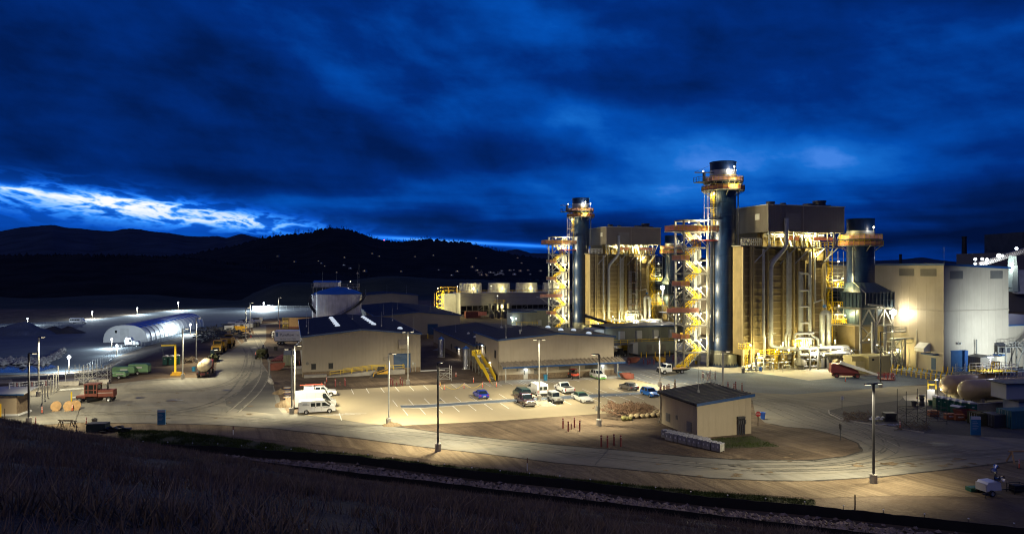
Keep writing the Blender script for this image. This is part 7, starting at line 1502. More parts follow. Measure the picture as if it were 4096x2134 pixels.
chainlink('chain_link_fence', 'chain-link fence following the bank between the lower yard and the upper pad', [zy(330, 1502), zy(370, 1478), zy(430, 1447), zy(470, 1418), zy(530, 1398), zy(590, 1380), zy(660, 1360), zy(720, 1346)], 2.6)
chainlink('security_fence', 'long pale security fence glaring beside the brilliant yard lamp', [zy(1010, 1242), zy(1055, 1239), zy(1120, 1240), zy(1200, 1241), zy(1290, 1243)], 3.2, 'offwhite', 6.)
chainlink('gate_fence', 'short chain-link fence panel near the biggest blazing lamp', [G(262, 1527), G(300, 1522), G(355, 1516)], 2.6, 'offwhite', 1.6)
chainlink('far_fence', 'far chain-link fence behind the gravel heaps', [zy(125, 1308), zy(237, 1310), zy(330, 1306)], 2.4, 'offwhite', 8.)
cb = thing('concrete_barrier', '', 'barrier')
B('barrier_block', 'concrete', cb, lambda b: b.prism([(-.3, 0), (.3, 0), (.28, .25), (.1, .45), (.08, .85), (-.08, .85), (-.1, .45), (-.28, .25)], -1.8, 1.8)); B('slot', 'black', cb, lambda b: b.bx(-.31, .31, -.9, -.6, 0, .07))
cb.location = G(276, 1541); cb.rotation_euler.z = R(-80); cb['label'] = 'left concrete barrier at the foot of the scaffold frames on the left apron'
for U, V, a, lab in ((396, 1534, -78, 'right concrete barrier at the foot of the scaffold frames on the left apron'), (8, 1534, -80, 'concrete barrier at the very left edge beyond the little cabin'), (1083, 1530, 30, 'concrete barrier end standing on the apron left of the round manhole forms')):
    dup(cb, loc=G(U, V), rz=R(a), label=lab)
def scaffold(label, P, w, d, h, n=1, ang=0., m='galv'):
    t = thing('scaffold', label, 'scaffold', P, ang)
    for i in range(n+1):
        for y in (0, d): B('standard', m, t, lambda b: b.cyl((i*w, y, 0), (i*w, y, h), .045, n=6))
    B('ledger', m, t, lambda b: [b.beam((0, y, z), (n*w, y, z), .06) for y in (0, d) for z in (.5, 1.4, 2.4) if z < h]+[b.beam((i*w, 0, z), (i*w, d, z), .06) for i in range(n+1) for z in (.5, 1.4, 2.4) if z < h]); B('brace', m, t, lambda b: [b.beam((i*w, y, .4), (i*w+w, y, min(h, 2.2)), .04) for i in range(n) for y in (0, d)]+[b.beam((i*w+w, y, .4), (i*w, y, min(h, 2.2)), .04) for i in range(n) for y in (0, d)])
    return t
scaffold('bare scaffold frames standing left of the concrete barriers', G(300, 1540), 1.7, 1.3, 4, 2); scaffold('single bare scaffold frame above the right concrete barrier', G(392, 1528), 1.9, 1.2, 3.4, 1)
scaffold('square scaffold tower on the brown dirt in front of the shiny silos', G(1756, 1526), 2.6, 1.8, 3.1, 1, TH); scaffold('low scaffold frame by the base of the nearest tall stack', G(2826, 1545), 2.0, 1.6, 3, 1, TH)
scaffold('dim scaffold bay standing in the dark laydown yard', G(3625, 1700), 3.2, 2, 5, 2, .1, 'darksteel'); scaffold('scaffold tower by the row of yellow bollards', G(3823, 1520), 1.9, 2, 3.4, 2, .1)
# --- left cabin
cbn = thing('cabin', 'little tan cabin with a white sloping roof at the far left', 'cabin', G(66, 1662), TH*.2)
B('wall', mat('cabin_tan', (.42, .33, .22), .6, 0, .05, .4), cbn, lambda b: [b.bx(-4.6, 0, 0, 3.2, .3, 3.4)]); B('end_wall', 'stone', cbn, lambda b: b.bx(.003, .08, .02, 3.18, .3, 3.4)); B('roof', 'ltgray', cbn, lambda b: b.prism([(-.3, 3.35), (3.4, 3.9), (3.4, 4.0), (-.3, 3.45)], -5, 1.3, axis='x')); B('fascia', 'trim', cbn, lambda b: b.bx(-5, 1.3, -.36, -.302, 3.22, 3.46)); B('skid', 'white', cbn, lambda b: b.bx(-4.7, .3, -.1, 3.3, 0, .3)); B('roof_vent', 'white', cbn, lambda b: b.cyl((-2.6, 2.4, 3.8), (-2.6, 2.4, 4.6), .1))
# --- portable toilets
def toilet(ang=0):
    t = thing('portable_toilet', '', 'portable toilet'); B('cabin', 'toilet', t, lambda b: b.bx(-.55, .55, -.55, .6, .12, 2.05), bevel=.04); B('roof', 'offwhite', t, lambda b: b.prism([(-.6, 2.05), (.6, 2.05), (.45, 2.25), (.15, 2.33), (-.15, 2.33), (-.45, 2.25)], -.6, .65)); d = B('door', mat('toilet_door', (.012, .10, .075), .4), t, lambda b: b.bx(-.42, .42, -.575, -.552, .2, 1.95)); B('notice', 'offwhite', d, lambda b: b.bx(-.2, .12, -.585, -.577, 1.45, 1.62)); B('skid', 'darksteel', t, lambda b: b.bx(-.6, .6, -.6, .65, 0, .12)); B('vent_pipe', 'black', t, lambda b: b.cyl((.3, .5, 2.1), (.3, .5, 2.55), .05)); return t
to = toilet(); to.location = G(663, 1459); to.rotation_euler.z = .12; to['label'] = 'leftmost portable toilet of the three behind the yellow hoist frame'
dup(to, loc=G(687, 1459), rz=.12, label='middle portable toilet of the three behind the yellow hoist frame'); dup(to, loc=G(709, 1456), rz=.3, label='right portable toilet of the three, just behind the yellow hoist post')
ord_ = ['leftmost', 'second', 'third', 'fourth', 'fifth', 'rightmost']
for i, (U, V) in enumerate(((3751, 1638), (3775, 1642), (3801, 1647), (3827, 1653), (3853, 1659), (3886, 1664))): dup(to, loc=G(U, V), rz=-.1, label='%s dark green portable toilet in the row before the brown gas tanks' % ord_[i], group='portable toilets before the gas tanks')
dup(to, loc=G(3802, 1655)+Vector((.2, -1.3, 0)), rz=.5, label='squat dark toilet cabin turned sideways in front of the portable toilet row').scale = (1.15, 1.15, .72)
# --- yellow hoist frame, tub, bins
t = thing('hoist_frame', 'tall yellow goalpost hoist frame with a hanging chain at the left', 'hoist', G(701, 1500)); B('post', 'yellow', t, lambda b: b.beam((0, 0, .4), (0, 0, 6.6), .3)); B('arm', 'yellow', t, lambda b: b.beam((.1, 0, 6.5), (-3.0, 0, 6.4), .3)); B('chain', 'darksteel', t, lambda b: b.cyl((-2.8, 0, 6.3), (-2.5, 0, 4.2), .04)); B('base', 'ochre', t, lambda b: [b.bx(-.7, 1.7, -.9, .9, 0, .35), b.bx(-.5, 1.5, -.6, .6, .35, .75)], bevel=.04)
def bin_(label, U, V, r, h, m, name='barrel'):
    t = thing(name, label, 'barrel', G(U, V)); B('drum', m, t, lambda b: b.lathe([(.01, .02), (r*.85, 0), (r, h), (r*1.08, h), (r*1.08, h+.05), (r*.9, h+.05), (r*.85, h*.9), (.01, h*.9)], 14)); B('rim', m, t, lambda b: b.lathe([(r*1.1, h-.06), (r*1.1, h+.02)], 14))
bin_('blue-grey plastic barrel behind the water tanker', 775, 1483, .42, .9, 'signblue'); bin_('bright blue barrel beside the stop sign', 3051, 1674, .36, .95, 'bluefab'); bin_('blue waste bin between the awning post and the red skip', 2480, 1506, .4, 1.0, 'signblue'); bin_('blue waste bin by the middle awning post', 2182, 1521, .42, 1.2, 'signblue'); bin_('small blue drum at the foot of the nearer boiler', 3041, 1483, .35, .8, 'bluefab'); bin_('green waste bin left of the portable toilet row', 3723, 1622, .4, .9, 'toilet'); bin_('dark bin beside the red tripod in the laydown yard', 3656, 1625, .42, .9, 'darksteel'); bin_('grey drum on the apron before the nearest tall stack', 2973, 1491, .36, .9, 'steel'); bin_('yellow tub by the foot of the nearer stair tower', 2785, 1455, .4, 1.0, 'yellow'); bin_('dark drum behind the leaning steel rails', 1103, 1400, .5, 1.0, 'darksteel')
# --- skips
def skip(label, U, V, ang, m='rust', s=1.):
    t = thing('skip', label, 'dumpster', G(U, V), ang); B('hopper', m, t, lambda b: [b.prism([(-1.4*s, .6*s), (-.6*s, .1), (1.0*s, .1), (1.0*s, 1.2*s), (-1.7*s, 1.3*s)], y, y+.05) for y in (-.8*s, .75*s)]+[b.prism([(-1.7*s, 1.3*s), (-1.4*s, .6*s), (-.6*s, .1), (1.0*s, .1), (1.0*s, 1.2*s), (.94*s, 1.2*s), (.94*s, .16), (-.58*s, .16), (-1.34*s, .64*s), (-1.62*s, 1.3*s)], -.8*s, .8*s)]); B('fork_pocket', 'darksteel', t, lambda b: [b.bx(-.5*s, .9*s, y, y+.15, 0, .1) for y in (-.5*s, .35*s)])
skip('faded red skip beside the blue waste bin at the right end of the awning', 2511, 1515, TH); skip('dark red skip beyond the access road, left of the maroon bollards', 2530, 1450, TH+math.pi); skip('rusty skip left of the olive shipping container', 1104, 1479, TH+math.pi, s=1.2); skip('yellow skip in shadow behind the thin light pole and truck', 2641, 1447, TH, 'ochre'); skip('dark skip among the clutter in front of the toilets', 3870, 1672, .2, 'rust', 1.1); skip('yellow skip among the stacked crates at the end of the site road', 969, 1325, .2, 'ochre', 1.5)
# --- containers and the water-treatment trailer
def container(label, P, ang, L, m, name='shipping_container', H=2.6):
    t = thing(name, label, 'container', P, ang); B('box', m, t, lambda b: b.bx(0, L, 0, 2.44, .1, H)); B('door', m, t, lambda b: [b.bx(-.06, -.004, .1, 1.2, .2, H-.1), b.bx(-.06, -.004, 1.24, 2.34, .2, H-.1)]); B('corner_post', m, t, lambda b: [b.bx(x-.06, x+.06, y-.06, y+.06, 0, H+.04) for x in (0, L) for y in (0, 2.44)]); B('locking_bar', 'galv', t, lambda b: [b.cyl((-.1, y, .2), (-.1, y, H-.1), .025, n=5) for y in (.5, .9, 1.5, 1.9)]); return t
container('olive shipping container with its door end towards the camera, beside the wide tan hall', G(1133, 1463)+UD*2.5, TH+math.pi/2, 9, 'oliv')
container('teal ribbed shipping container at the right edge of the dark laydown yard', G(4046, 1716), .15, 8, 'tealbox'); container('dark green equipment box left of the teal container', G(3917, 1704), .1, 3.2, 'green', H=2.0, name='equipment_box').scale = (1, .9, .9); container('grey equipment box in front of the teal container', G(3978, 1712), .1, 3, 'darksteel', H=1.9, name='equipment_box')
t = thing('box_trailer', 'white box trailer with dark blue lettering half hidden behind the wide tan hall', 'trailer', G(1098, 1378), 0.12)
B('box', 'white', t, lambda b: b.bx(0, 12, 0, 2.5, 1.1, 4.2), bevel=.05); B('rear_end', 'ltgray', t, lambda b: b.bx(-.08, -.01, .1, 2.4, 1.2, 4.1)); B('landing_gear', 'black', t, lambda b: [b.bx(6.6, 7.2, .4, .7, 0, 1.1), b.bx(6.6, 7.2, 1.8, 2.1, 0, 1.1), b.bx(0, 11, .6, 1.9, .85, 1.1)])
text('Pureflow', 1.15, 'ink', t, (3.6, -.03, 2.95)); text('inc.', .6, 'ink', t, (6.9, -.03, 2.8)); text('High Purity Water \u2022 Mobile', .42, 'ink', t, (3.9, -.03, 1.75)); B('emblem', 'signblue', t, lambda b: [b.bx(.5, .95, -.03, -.005, 2.5, 3.65)])
for x in (1.2, 2.2): wheel(t, x, .3, .5, .3); wheel(t, x, 2.2, .5, .3)
t = thing('pump_skid', 'pale pump skid with white pipes behind the lettered box trailer', 'pump', G(1082, 1350)); B('frame', 'galv', t, lambda b: [b.rail([(0, 0, 0), (2.4, 0, 0), (2.4, 1.5, 0), (0, 1.5, 0), (0, 0, 0)], 1.8, .05, 1.2)]); B('pipe', 'white', t, lambda b: [b.bend([(.4, .6, .1), (.4, .6, 1.9), (1.8, .6, 1.9), (1.8, .6, .3)], .2), b.cyl((1.6, .9, .2), (1.6, .9, 1.4), .4)])
t = thing('timber_wall', 'tan plywood wall and yellow scaffold stair beyond the corner of the wide tan hall', 'site wall', G(1134, 1312), .1); B('panel', 'wood', t, lambda b: b.bx(1.8, 14, .5, .7, 0, 4.0)); B('shoring', 'rust', t, lambda b: [b.bx(1.6, 14, .2, .49, 0, .5), b.bx(-1.6, -1.3, 0, .5, 0, 3.2)]); B('scaffold_stair', 'yellow', t, lambda b: [b.beam((x, 0, 0), (x, 0, 4.2), .1) for x in (-.2, 1.7)]+[b.beam((-.2, 0, z), (1.7, 0, z), .08) for z in np.arange(.3, 4.2, .5)])
t = thing('steel_stack', 'long rusty steel beams leaning in a pile left of the olive container', 'steel beams', G(1108, 1438), TH)
for i in range(7): B('beam', 'rust', t, lambda b: b.beam((-1.2+i*.5, -3, .15), (.6+i*.32, 6, .3+.1*i), .26))
# stacked crates beyond the road bend, and the dark mass of stored material
g = random.Random(21); crt = None; M['dkmix'] = mat('stored_steel', (.06, .06, .062), .7, .2, .4, 1.5)
def crate2(m):
    t = thing('storage_crate', '', 'crate'); B('box', m, t, lambda b: b.bx(-1.4, 1.4, -.9, .9, .12, 1.7)); B('bearer', 'wood_dk', t, lambda b: [b.bx(x, x+.15, -.9, .9, 0, .12) for x in (-1.2, 0, 1.1)]); return t
cps = [crate2('offwhite'), crate2('dkmix')]; us = [0, 0]; rows_ = ['back row of stacked crates beyond the road bend', 'middle row of stacked crates beyond the road bend', 'front row of stacked crates beyond the road bend']
for r_ in range(3):
    for i in range(9):
        k = 0 if g.random() < (.45, .95, .8)[r_] else 1; o = cps[k] if not us[k] else dup(cps[k]); us[k] = 1; U = 928+i*13.5-r_*6; V = 1304+r_*8-i*(2.6-.4*r_)
        o.location = G(U, V, 0)+Vector((0, 0, max(-.4, zt(*G(U, V).xy)) if 0 else 0)); o.rotation_euler.z = .15+g.uniform(-.05, .05); o['label'] = ('pale ' if k == 0 else 'dark ')+'crate in the '+rows_[r_]; o['group'] = 'stacked crates, row %s' % ('back', 'middle', 'front')[r_]
b = MB()
for k in range(260):
    U = g.uniform(790, 985); V = g.uniform(1318, 1375)-(U-790)*.12; P = G(U, V); s = g.uniform(.4, 1.6); c, d = math.cos(g.uniform(0, 3)), g.uniform(.3, 1.2)
    b.cyl((P.x-s*c, P.y-s*.4, .2+g.random()), (P.x+s*c, P.y+s*.4, .2+g.random()*.8), d*.3, n=4)
tag(b.build('stored_material', M['dkmix']), 'dark jumble of stored pipe and steel between the crates and the haul trucks', 'stored material', kind='stuff')
b = MB()
for k in range(70): P = G(g.uniform(735, 770), g.uniform(1434, 1452)); a = g.uniform(0, 3); b.beam((P.x-.8*math.cos(a), P.y-.8*math.sin(a), .1+g.random()*.5), (P.x+.8*math.cos(a), P.y+.8*math.sin(a), .1+g.random()*.6), .1)
tag(b.build('timber_scrap', 'wood_dk'), 'heap of splintered scrap timber at the foot of the light pole by the telescopic handler', 'scrap wood', kind='stuff')
# --- traffic posts
def delineator():
    t = thing('traffic_post', '', 'traffic post'); B('post', 'conered', t, lambda b: b.cyl((0, 0, .06), (0, 0, 1.05), .07, .05, n=8)); B('base', 'rubber', t, lambda b: b.cyl((0, 0, 0), (0, 0, .07), .24, n=8)); [B('band', 'white', t, lambda b: b.cyl((0, 0, z), (0, 0, z+.1), .075, .072, n=8)) for z in (.62, .84)]; return t
dl = None
DEL = [(1760, 1546, 'orange traffic post at the left end of the yellow tape line'), (1777, 1558, 'orange traffic post second from the left along the yellow tape'), (1856, 1553, 'orange traffic post beside the second hatched bay'), (1930, 1549, 'orange traffic post between the hatched bays below the staircase'), (1986, 1547, 'orange traffic post nearest the big front corner of the awning block'), (1894, 1529, 'orange traffic post on the dirt edge left of the staircase'), (1959, 1530, 'orange traffic post at the very foot of the yellow staircase'), (1824, 1507, 'orange traffic post beside the square scaffold tower'), (1307, 1528, 'tall orange traffic post by the left end of the ramp'), (168, 1651, 'orange traffic post on the left apron beside the cabin'), (289, 1642, 'pink traffic post in front of the wooden cable spools'), (143, 1697, 'dark orange post at the road edge beside the dark left light pole'), (345, 1696, 'orange post at the near edge of the left apron'), (2516, 1458, 'orange traffic post in front of the dark red skip'), (2653, 1463, 'orange traffic post left of the flatbed truck'), (3382, 1525, 'orange traffic post in front of the dark red boom lift'), (4077, 1872, 'banded orange traffic post under the sawhorse at the right edge'), (1022, 1421, 'left orange traffic post beside the green fat-tyred machine'), (1030, 1419, 'right orange traffic post beside the green fat-tyred machine'), (661, 1692, 'short orange traffic post behind the blue site map board'), (3600, 1712, 'orange traffic post lying in the dark yard'), (1197, 1460, 'orange and white post against the left wall of the wide tan hall'), (1300, 1545, 'leaning orange post beside the capped pickup truck')]
for U, V, lab in DEL:
    o = delineator() if dl is None else dup(dl); dl = dl or o; o.location = G(U, V); o['label'] = lab; o.rotation_euler.z = g.uniform(0, 6)
dl_ = bpy.data.objects
cn = thing('traffic_cone', 'small orange traffic cone on the dirt behind the capped white pickup truck', 'traffic cone', G(1287, 1543)); B('cone', 'conered', cn, lambda b: b.cyl((0, 0, .03), (0, 0, .75), .18, .03, n=12)); B('collar', 'white', cn, lambda b: b.cyl((0, 0, .4), (0, 0, .55), .1, .07, n=12)); B('base', 'rubber', cn, lambda b: b.cb(0, 0, 0, .5, .5, .03))
dup(cn, loc=G(1004, 1348), label='far orange traffic cone beside the light pole at the road bend')
t = thing('barrier_tape', 'slack yellow tape strung between orange traffic posts at the lot edge', 'tape'); B('tape', 'yellow', t, lambda b: [b.tube([G(U0, V0)+(G(U1, V1)-G(U0, V0))*s+Vector((0, 0, .95-.9*4*s*(1-s))) for s in np.linspace(0, 1, 9)], .03, 4) for (U0, V0), (U1, V1) in (((1760, 1546), (1777, 1558)), ((1777, 1558), (1856, 1553)), ((1856, 1553), (1930, 1549)), ((1959, 1530), (1986, 1547)))])
# --- maroon bollards in clusters
def bollard(m, h, name, lab):
    t = thing(name, lab, 'bollard'); B('pipe', m, t, lambda b: [b.cyl((0, 0, 0), (0, 0, h), .11, n=10), b.cyl((0, 0, h), (0, 0, h+.06), .11, .04, n=10)]); B('band', 'offwhite' if m != 'yellow' else 'yellow', t, lambda b: [b.cyl((0, 0, h-.22), (0, 0, h-.17), .115, n=10)]); return t
mb = bollard('maroon', 1.45, 'bollard', ''); first = True
CL = {'in the cluster at the road edge of the dirt island': [(2405, 1785), (2430, 1788), (2456, 1780), (2483, 1785)],
 'in the cluster on the dirt island below the parked white sedan': [(2252, 1713), (2273, 1725), (2298, 1710), (2319, 1722), (2285, 1716)],
 'on the dirt between the ramp and the white pickup': [(1341, 1543), (1342, 1546), (1379, 1539), (1381, 1543), (1360, 1541)],
 'at the lot edge beside the light pole near the skid loader': [(1563, 1537), (1571, 1542), (1601, 1536), (1609, 1542), (1586, 1541)],
 'on the gravel across the access road from the red skip': [(2575, 1455), (2591, 1458), (2600, 1454), (2616, 1457), (2596, 1456)],
 'behind the bright blue hatchback': [(2640, 1578), (2644, 1570), (2656, 1572), (2676, 1565), (2694, 1572), (2668, 1568)],
 'on the gravel before the nearest tall stack': [(2812, 1513), (2832, 1522), (2840, 1514), (2861, 1516)],
 'at the gravel edge behind the pump shed roof': [(2912, 1558), (2936, 1565), (2943, 1556), (2968, 1562)],
 'under the nearer stair tower': [(2692, 1446), (2696, 1438), (2716, 1450)]}
for lab, pts_ in CL.items():
    for j, (U, V) in enumerate(pts_):
        o = mb if first else dup(mb); first = False; o.location = G(U, V); o['label'] = 'maroon pipe bollard '+lab; o['group'] = 'maroon bollards '+lab
        if j == 4: o.scale = (.7, .7, .55)
yb = bollard('yellow', 1.35, 'bollard', ''); first = True
def yput(U, V, lab, grp, s=1):
    global first
    o = yb if first else dup(yb); first = False; o.location = G(U, V); o['label'] = lab; o['group'] = grp; o.scale = (1, 1, s)
for i in range(13):
    s = i/12; yput(3566+s*236, 1492+s*34+2.5*math.sin(s*3), 'yellow bollard in the front row guarding the pipe trench beside the turbine hall', 'yellow bollards, front row by the trench')
    yput(3572+s*234, 1480+s*33+2*math.sin(s*3), 'yellow bollard in the back row guarding the pipe trench beside the turbine hall', 'yellow bollards, back row by the trench')
for U, V, l in ((3773, 1490, 'leftmost yellow bollard at the corner of the turbine hall'), (3791, 1491, 'yellow bollard left of the blue roll door of the turbine hall'), (3811, 1490, 'yellow bollard right before the blue roll door of the turbine hall'), (3876, 1485, 'yellow bollard in front of the brown box shed')): yput(U, V, l, 'yellow bollards round the turbine hall door')
for i, (U, V) in enumerate(((2565, 1429), (2586, 1428), (2621, 1428), (2660, 1425), (2679, 1424), (2698, 1423))): yput(U, V, '%s yellow bollard in front of the generator enclosure' % ord_[i], 'yellow bollards before the generator enclosure')
yput(1468, 1501, 'lone yellow bollard at the right end of the ramp', 'yellow bollards at the ramp'); yput(1504, 1497, 'yellow bollard beside the skid loader', 'yellow bollards at the ramp'); yput(286, 1619, 'yellow bollard behind the wooden cable spools', 'yellow bollards at the left', 1.6); yput(2, 1667, 'yellow bollard in front of the little cabin at the picture edge', 'yellow bollards at the left', 1.5)
t = thing('pipe_trench_wall', 'low concrete wall with a pale pipe running between the two bollard rows', 'wall'); B('wall', 'concrete', t, lambda b: [b.beam(G(3572, 1490)+Vector((0, 0, .25)), G(3805, 1523)+Vector((0, 0, .25)), .5)]); B('pipe', 'offwhite', t, lambda b: b.cyl(G(3565, 1484)+Vector((0, 0, .62)), G(3830, 1520)+Vector((0, 0, .62)), .14))
# --- spools, pipes, tables at the left
sp = thing('cable_spool', '', 'cable spool'); B('flange', 'wood', sp, lambda b: b.cyl((0, -.45, .75), (0, -.38, .75), .72, n=20)); B('flange', 'wood', sp, lambda b: b.cyl((0, .38, .75), (0, .45, .75), .72, n=20)); B('drum', 'wood', sp, lambda b: b.cyl((0, -.38, .75), (0, .38, .75), .4, n=14)); B('chock', 'wood', sp, lambda b: [b.prism([(-.6, 0), (.6, 0), (0, .3)], -.6, .6)])
sp.location = G(224, 1641); sp.rotation_euler.z = .5; sp['label'] = 'left wooden cable spool on the left apron'; dup(sp, loc=G(274, 1640), rz=.5, label='middle wooden cable spool, just left of the yellow bollard'); dup(sp, loc=G(303, 1637), rz=.6, label='right wooden cable spool, nearest the rust-red sweeper')
def pipes(label, U, V, n, L, ang, m='galv'):
    t = thing('pipe_bundle', label, 'pipes', G(U, V), ang)
    for i in range(n): B('pipe', m, t, lambda b: b.cyl((0, i*.22, .12+.05*(i % 2)), (L, i*.22, .12+.05*(i % 2)), .09, n=6))
pipes('bundle of silver pipes lying on the left apron behind the sweeper', 238, 1564, 6, 4.5, .5); pipes('long silver pipe bundle beside the nose of the sweeper', 290, 1595, 6, 5.5, .75); pipes('long pale pipes stacked under the blue roll door of the wide tan hall', 1565, 1491, 3, 12, TH, 'offwhite')
def sawhorse(label, P, ang, m='wood_dk', s=1.):
    t = thing('sawhorse', label, 'sawhorse', P, ang); B('top', m, t, lambda b: b.bx(-1.1*s, 1.1*s, -.07, .07, .85*s, .95*s))
    for x in (-.8, .8):
        for y in (-1, 1): B('leg', m, t, lambda b: b.beam((x*s, 0, .85*s), (x*s*1.15, y*.4*s, 0), .09*s))
sawhorse('left dark timber sawhorse beside the road near the dark foreground hill', G(262, 1703), 0.0); sawhorse('right dark timber sawhorse overlapping the left one', G(275, 1708), .12); sawhorse('tall timber sawhorse holding a black pipe at the right edge', G(4085, 1848), .1, 'wood', 1.5)
for i, (U, V, l) in enumerate(((60, 1550, 'leftmost white pipe cradle beyond the little cabin'), (120, 1547, 'middle white pipe cradle beyond the little cabin'), (176, 1542, 'right white pipe cradle, left of the pale light pole'))):
    t = thing('pipe_cradle', l, 'rack', G(U, V)); B('frame', 'white', t, lambda b: b.rail([(-1.2, 0, 0), (1.2, 0, 0), (1.2, 1.2, 0), (-1.2, 1.2, 0), (-1.2, 0, 0)], .95, .04, 1.2)); B('center_post', 'maroon', t, lambda b: b.cyl((.4, 0, 0), (.4, 0, 1.0), .1, n=6))
for i, (U, V, h) in enumerate(((169, 1610, 3.4), (191, 1590, 4.0), (204, 1579, 3.2), (215, 1571, 3.4), (225, 1563, 3.4), (233, 1560, 4.6), (180, 1600, 2.6))):
    o = B('fence_post', 'galv', None, lambda b: b.cyl((0, 0, 0), (0, 0, h), .09, n=8), loc=G(U, V)); tag(o, 'bare steel fence post in the half-built line right of the cabin', 'post', 'bare steel fence posts by the cabin')
# generator box, drum and tarp by the hill toe
t = thing('equipment_cabinet', 'dark green cabinet with a rounded lid standing beside the road near the hill', 'cabinet', G(393, 1722)+Vector((0, 0, 0)), .05); B('box', mat('cabinet_green', (.02, .04, .04), .5), t, lambda b: b.prism([(-1.3, 0), (1.3, 0), (1.3, .95), (1.15, 1.1), (-1.2, 1.1), (-1.3, 1.0)], -.7, .7)); B('lid', 'darksteel', t, lambda b: b.bx(-1.32, 1.32, -.74, .74, 1.1, 1.16))
bin_('grey drum with a wire handle behind the dark green cabinet', 378, 1694, .38, .75, 'steel')
o = MB(); 
for k in range(26): a = g.uniform(0, 6.28); q = Vector((g.gauss(0, 1.3), g.gauss(0, .5), g.uniform(0, .45))); o.add([tuple(q+Vector((.6*math.cos(a+i*1.57+g.uniform(-.4, .4)), .4*math.sin(a+i*1.57), g.uniform(-.1, .3)))) for i in range(4)]+[tuple(q+Vector((0, 0, -.3)))], [(0, 1, 2, 3), (1, 0, 4), (2, 1, 4), (3, 2, 4), (0, 3, 4)])
tag(o.build('tarpaulin', mat('black_tarp', (.03, .03, .032), .4, 0, .2), loc=G(452, 1722)), 'crumpled black tarpaulin heap right of the dark green cabinet', 'tarpaulin')
# --- signs
def infosign(label, U, V, s=1., ang=0., lines_=6):
    t = thing('site_sign', label, 'sign', G(U, V), ang); B('board', 'signblue', t, lambda b: b.bx(-.75*s, .75*s, -.12, .12, .1, 3.1*s)); B('header', 'offwhite', t, lambda b: b.bx(-.75*s, .75*s, -.135, -.122, 2.65*s, 3.1*s))
    B('arrow_lines', 'offwhite', t, lambda b: [b.bx(-.55*s, (.1+.07*(i*3 % 5))*s, -.13, -.122, (2.3-i*.26)*s, (2.34-i*.26)*s) for i in range(lines_)])
    return t
infosign('tall blue site direction board beside the left road', 646, 1699, .72, .1); infosign('tall blue site direction board at the dark laydown yard entrance', 3902, 1741, .85, -.05)
def stopsign():
    t = thing('stop_sign', 'red octagonal stop sign behind the right side of the pump shed', 'road sign', G(3032, 1702)); B('post', 'wood_dk', t, lambda b: b.beam((0, 0, 0), (0, 0, 2.0), .1)); B('plate', mat('stop_red', (.35, .015, .02), .4), t, lambda b: b.cyl((0, -.06, 1.75), (0, -.09, 1.75), .4, n=8)); text('STOP', .26, 'white', t, (0, -.1, 1.75))
stopsign()
t = thing('speed_sign', 'white speed limit sign reading 10 on a thin post by the right kerb', 'road sign', G(3368, 1636)); B('post', 'darksteel', t, lambda b: b.beam((0, 0, 0), (0, 0, 2.1), .06)); B('plate', 'white', t, lambda b: b.bx(-.23, .23, -.06, -.04, 1.55, 2.15)); text('SPEED', .1, 'ink', t, (0, -.07, 2.06)); text('LIMIT', .1, 'ink', t, (0, -.07, 1.95)); text('10', .26, 'ink', t, (0, -.07, 1.73))
t = thing('road_sign', 'grey back of a road sign leaning beside the near lot light pole', 'road sign', G(2390, 1682)); B('post', 'darksteel', t, lambda b: b.beam((0, 0, 0), (0, 0, 2.2), .06)); B('plate', 'steel', t, lambda b: b.bx(-.3, .3, -.03, -.01, 1.5, 2.25))
t = thing('road_sign', 'thin sign post seen edge-on on the right tip of the dirt island', 'road sign', G(3361, 1760)); B('post', 'darksteel', t, lambda b: b.beam((0, 0, 0), (0, 0, 2.2), .08)); B('plate', 'darksteel', t, lambda b: b.bx(-.02, .02, -.3, .3, 1.5, 2.2))
for i, (U, V, h, l) in enumerate(((933, 1738, 1.2, 'red-topped white marker stake on the green verge left of centre'), (2109, 1882, 1.5, 'red-topped white marker stake on the verge beside the silt fence near the middle'), (3420, 2035, 1.4, 'dark marker stake in the right foreground dirt'), (305, 1722, .8, 'short timber stake behind the sawhorses'), (19, 1680, 1.8, 'dark timber stake at the far left road edge'))):
    t = thing('marker_stake', l, 'stake', G(U, V)); B('shaft', 'white' if i < 2 else 'wood_dk', t, lambda b: b.beam((0, 0, -.1), (0, 0, h*.6), .1)); B('tip', 'maroon' if i < 2 else 'wood_dk', t, lambda b: b.beam((0, 0, h*.6), (0, 0, h), .09))
# --- manhole ring forms
for i, (U, V, l) in enumerate(((1150, 1560, 'farthest round blue manhole form left of the vans'), (1151, 1578, 'middle round blue manhole form left of the vans'), (1151, 1600, 'nearest round blue manhole form left of the vans'))):
    t = thing('manhole_form', l, 'manhole form', G(U, V)); B('drum', 'ink', t, lambda b: b.cyl((0, 0, 0), (0, 0, .5), .66, n=20)); B('collar', 'wood', t, lambda b: [b.cyl((0, 0, .5), (0, 0, .56), .78, n=24), b.cyl((0, 0, .12), (0, 0, .17), .7, n=20)]); B('lid', 'concrete', t, lambda b: b.cyl((0, 0, .56), (0, 0, .62), .6, n=20))
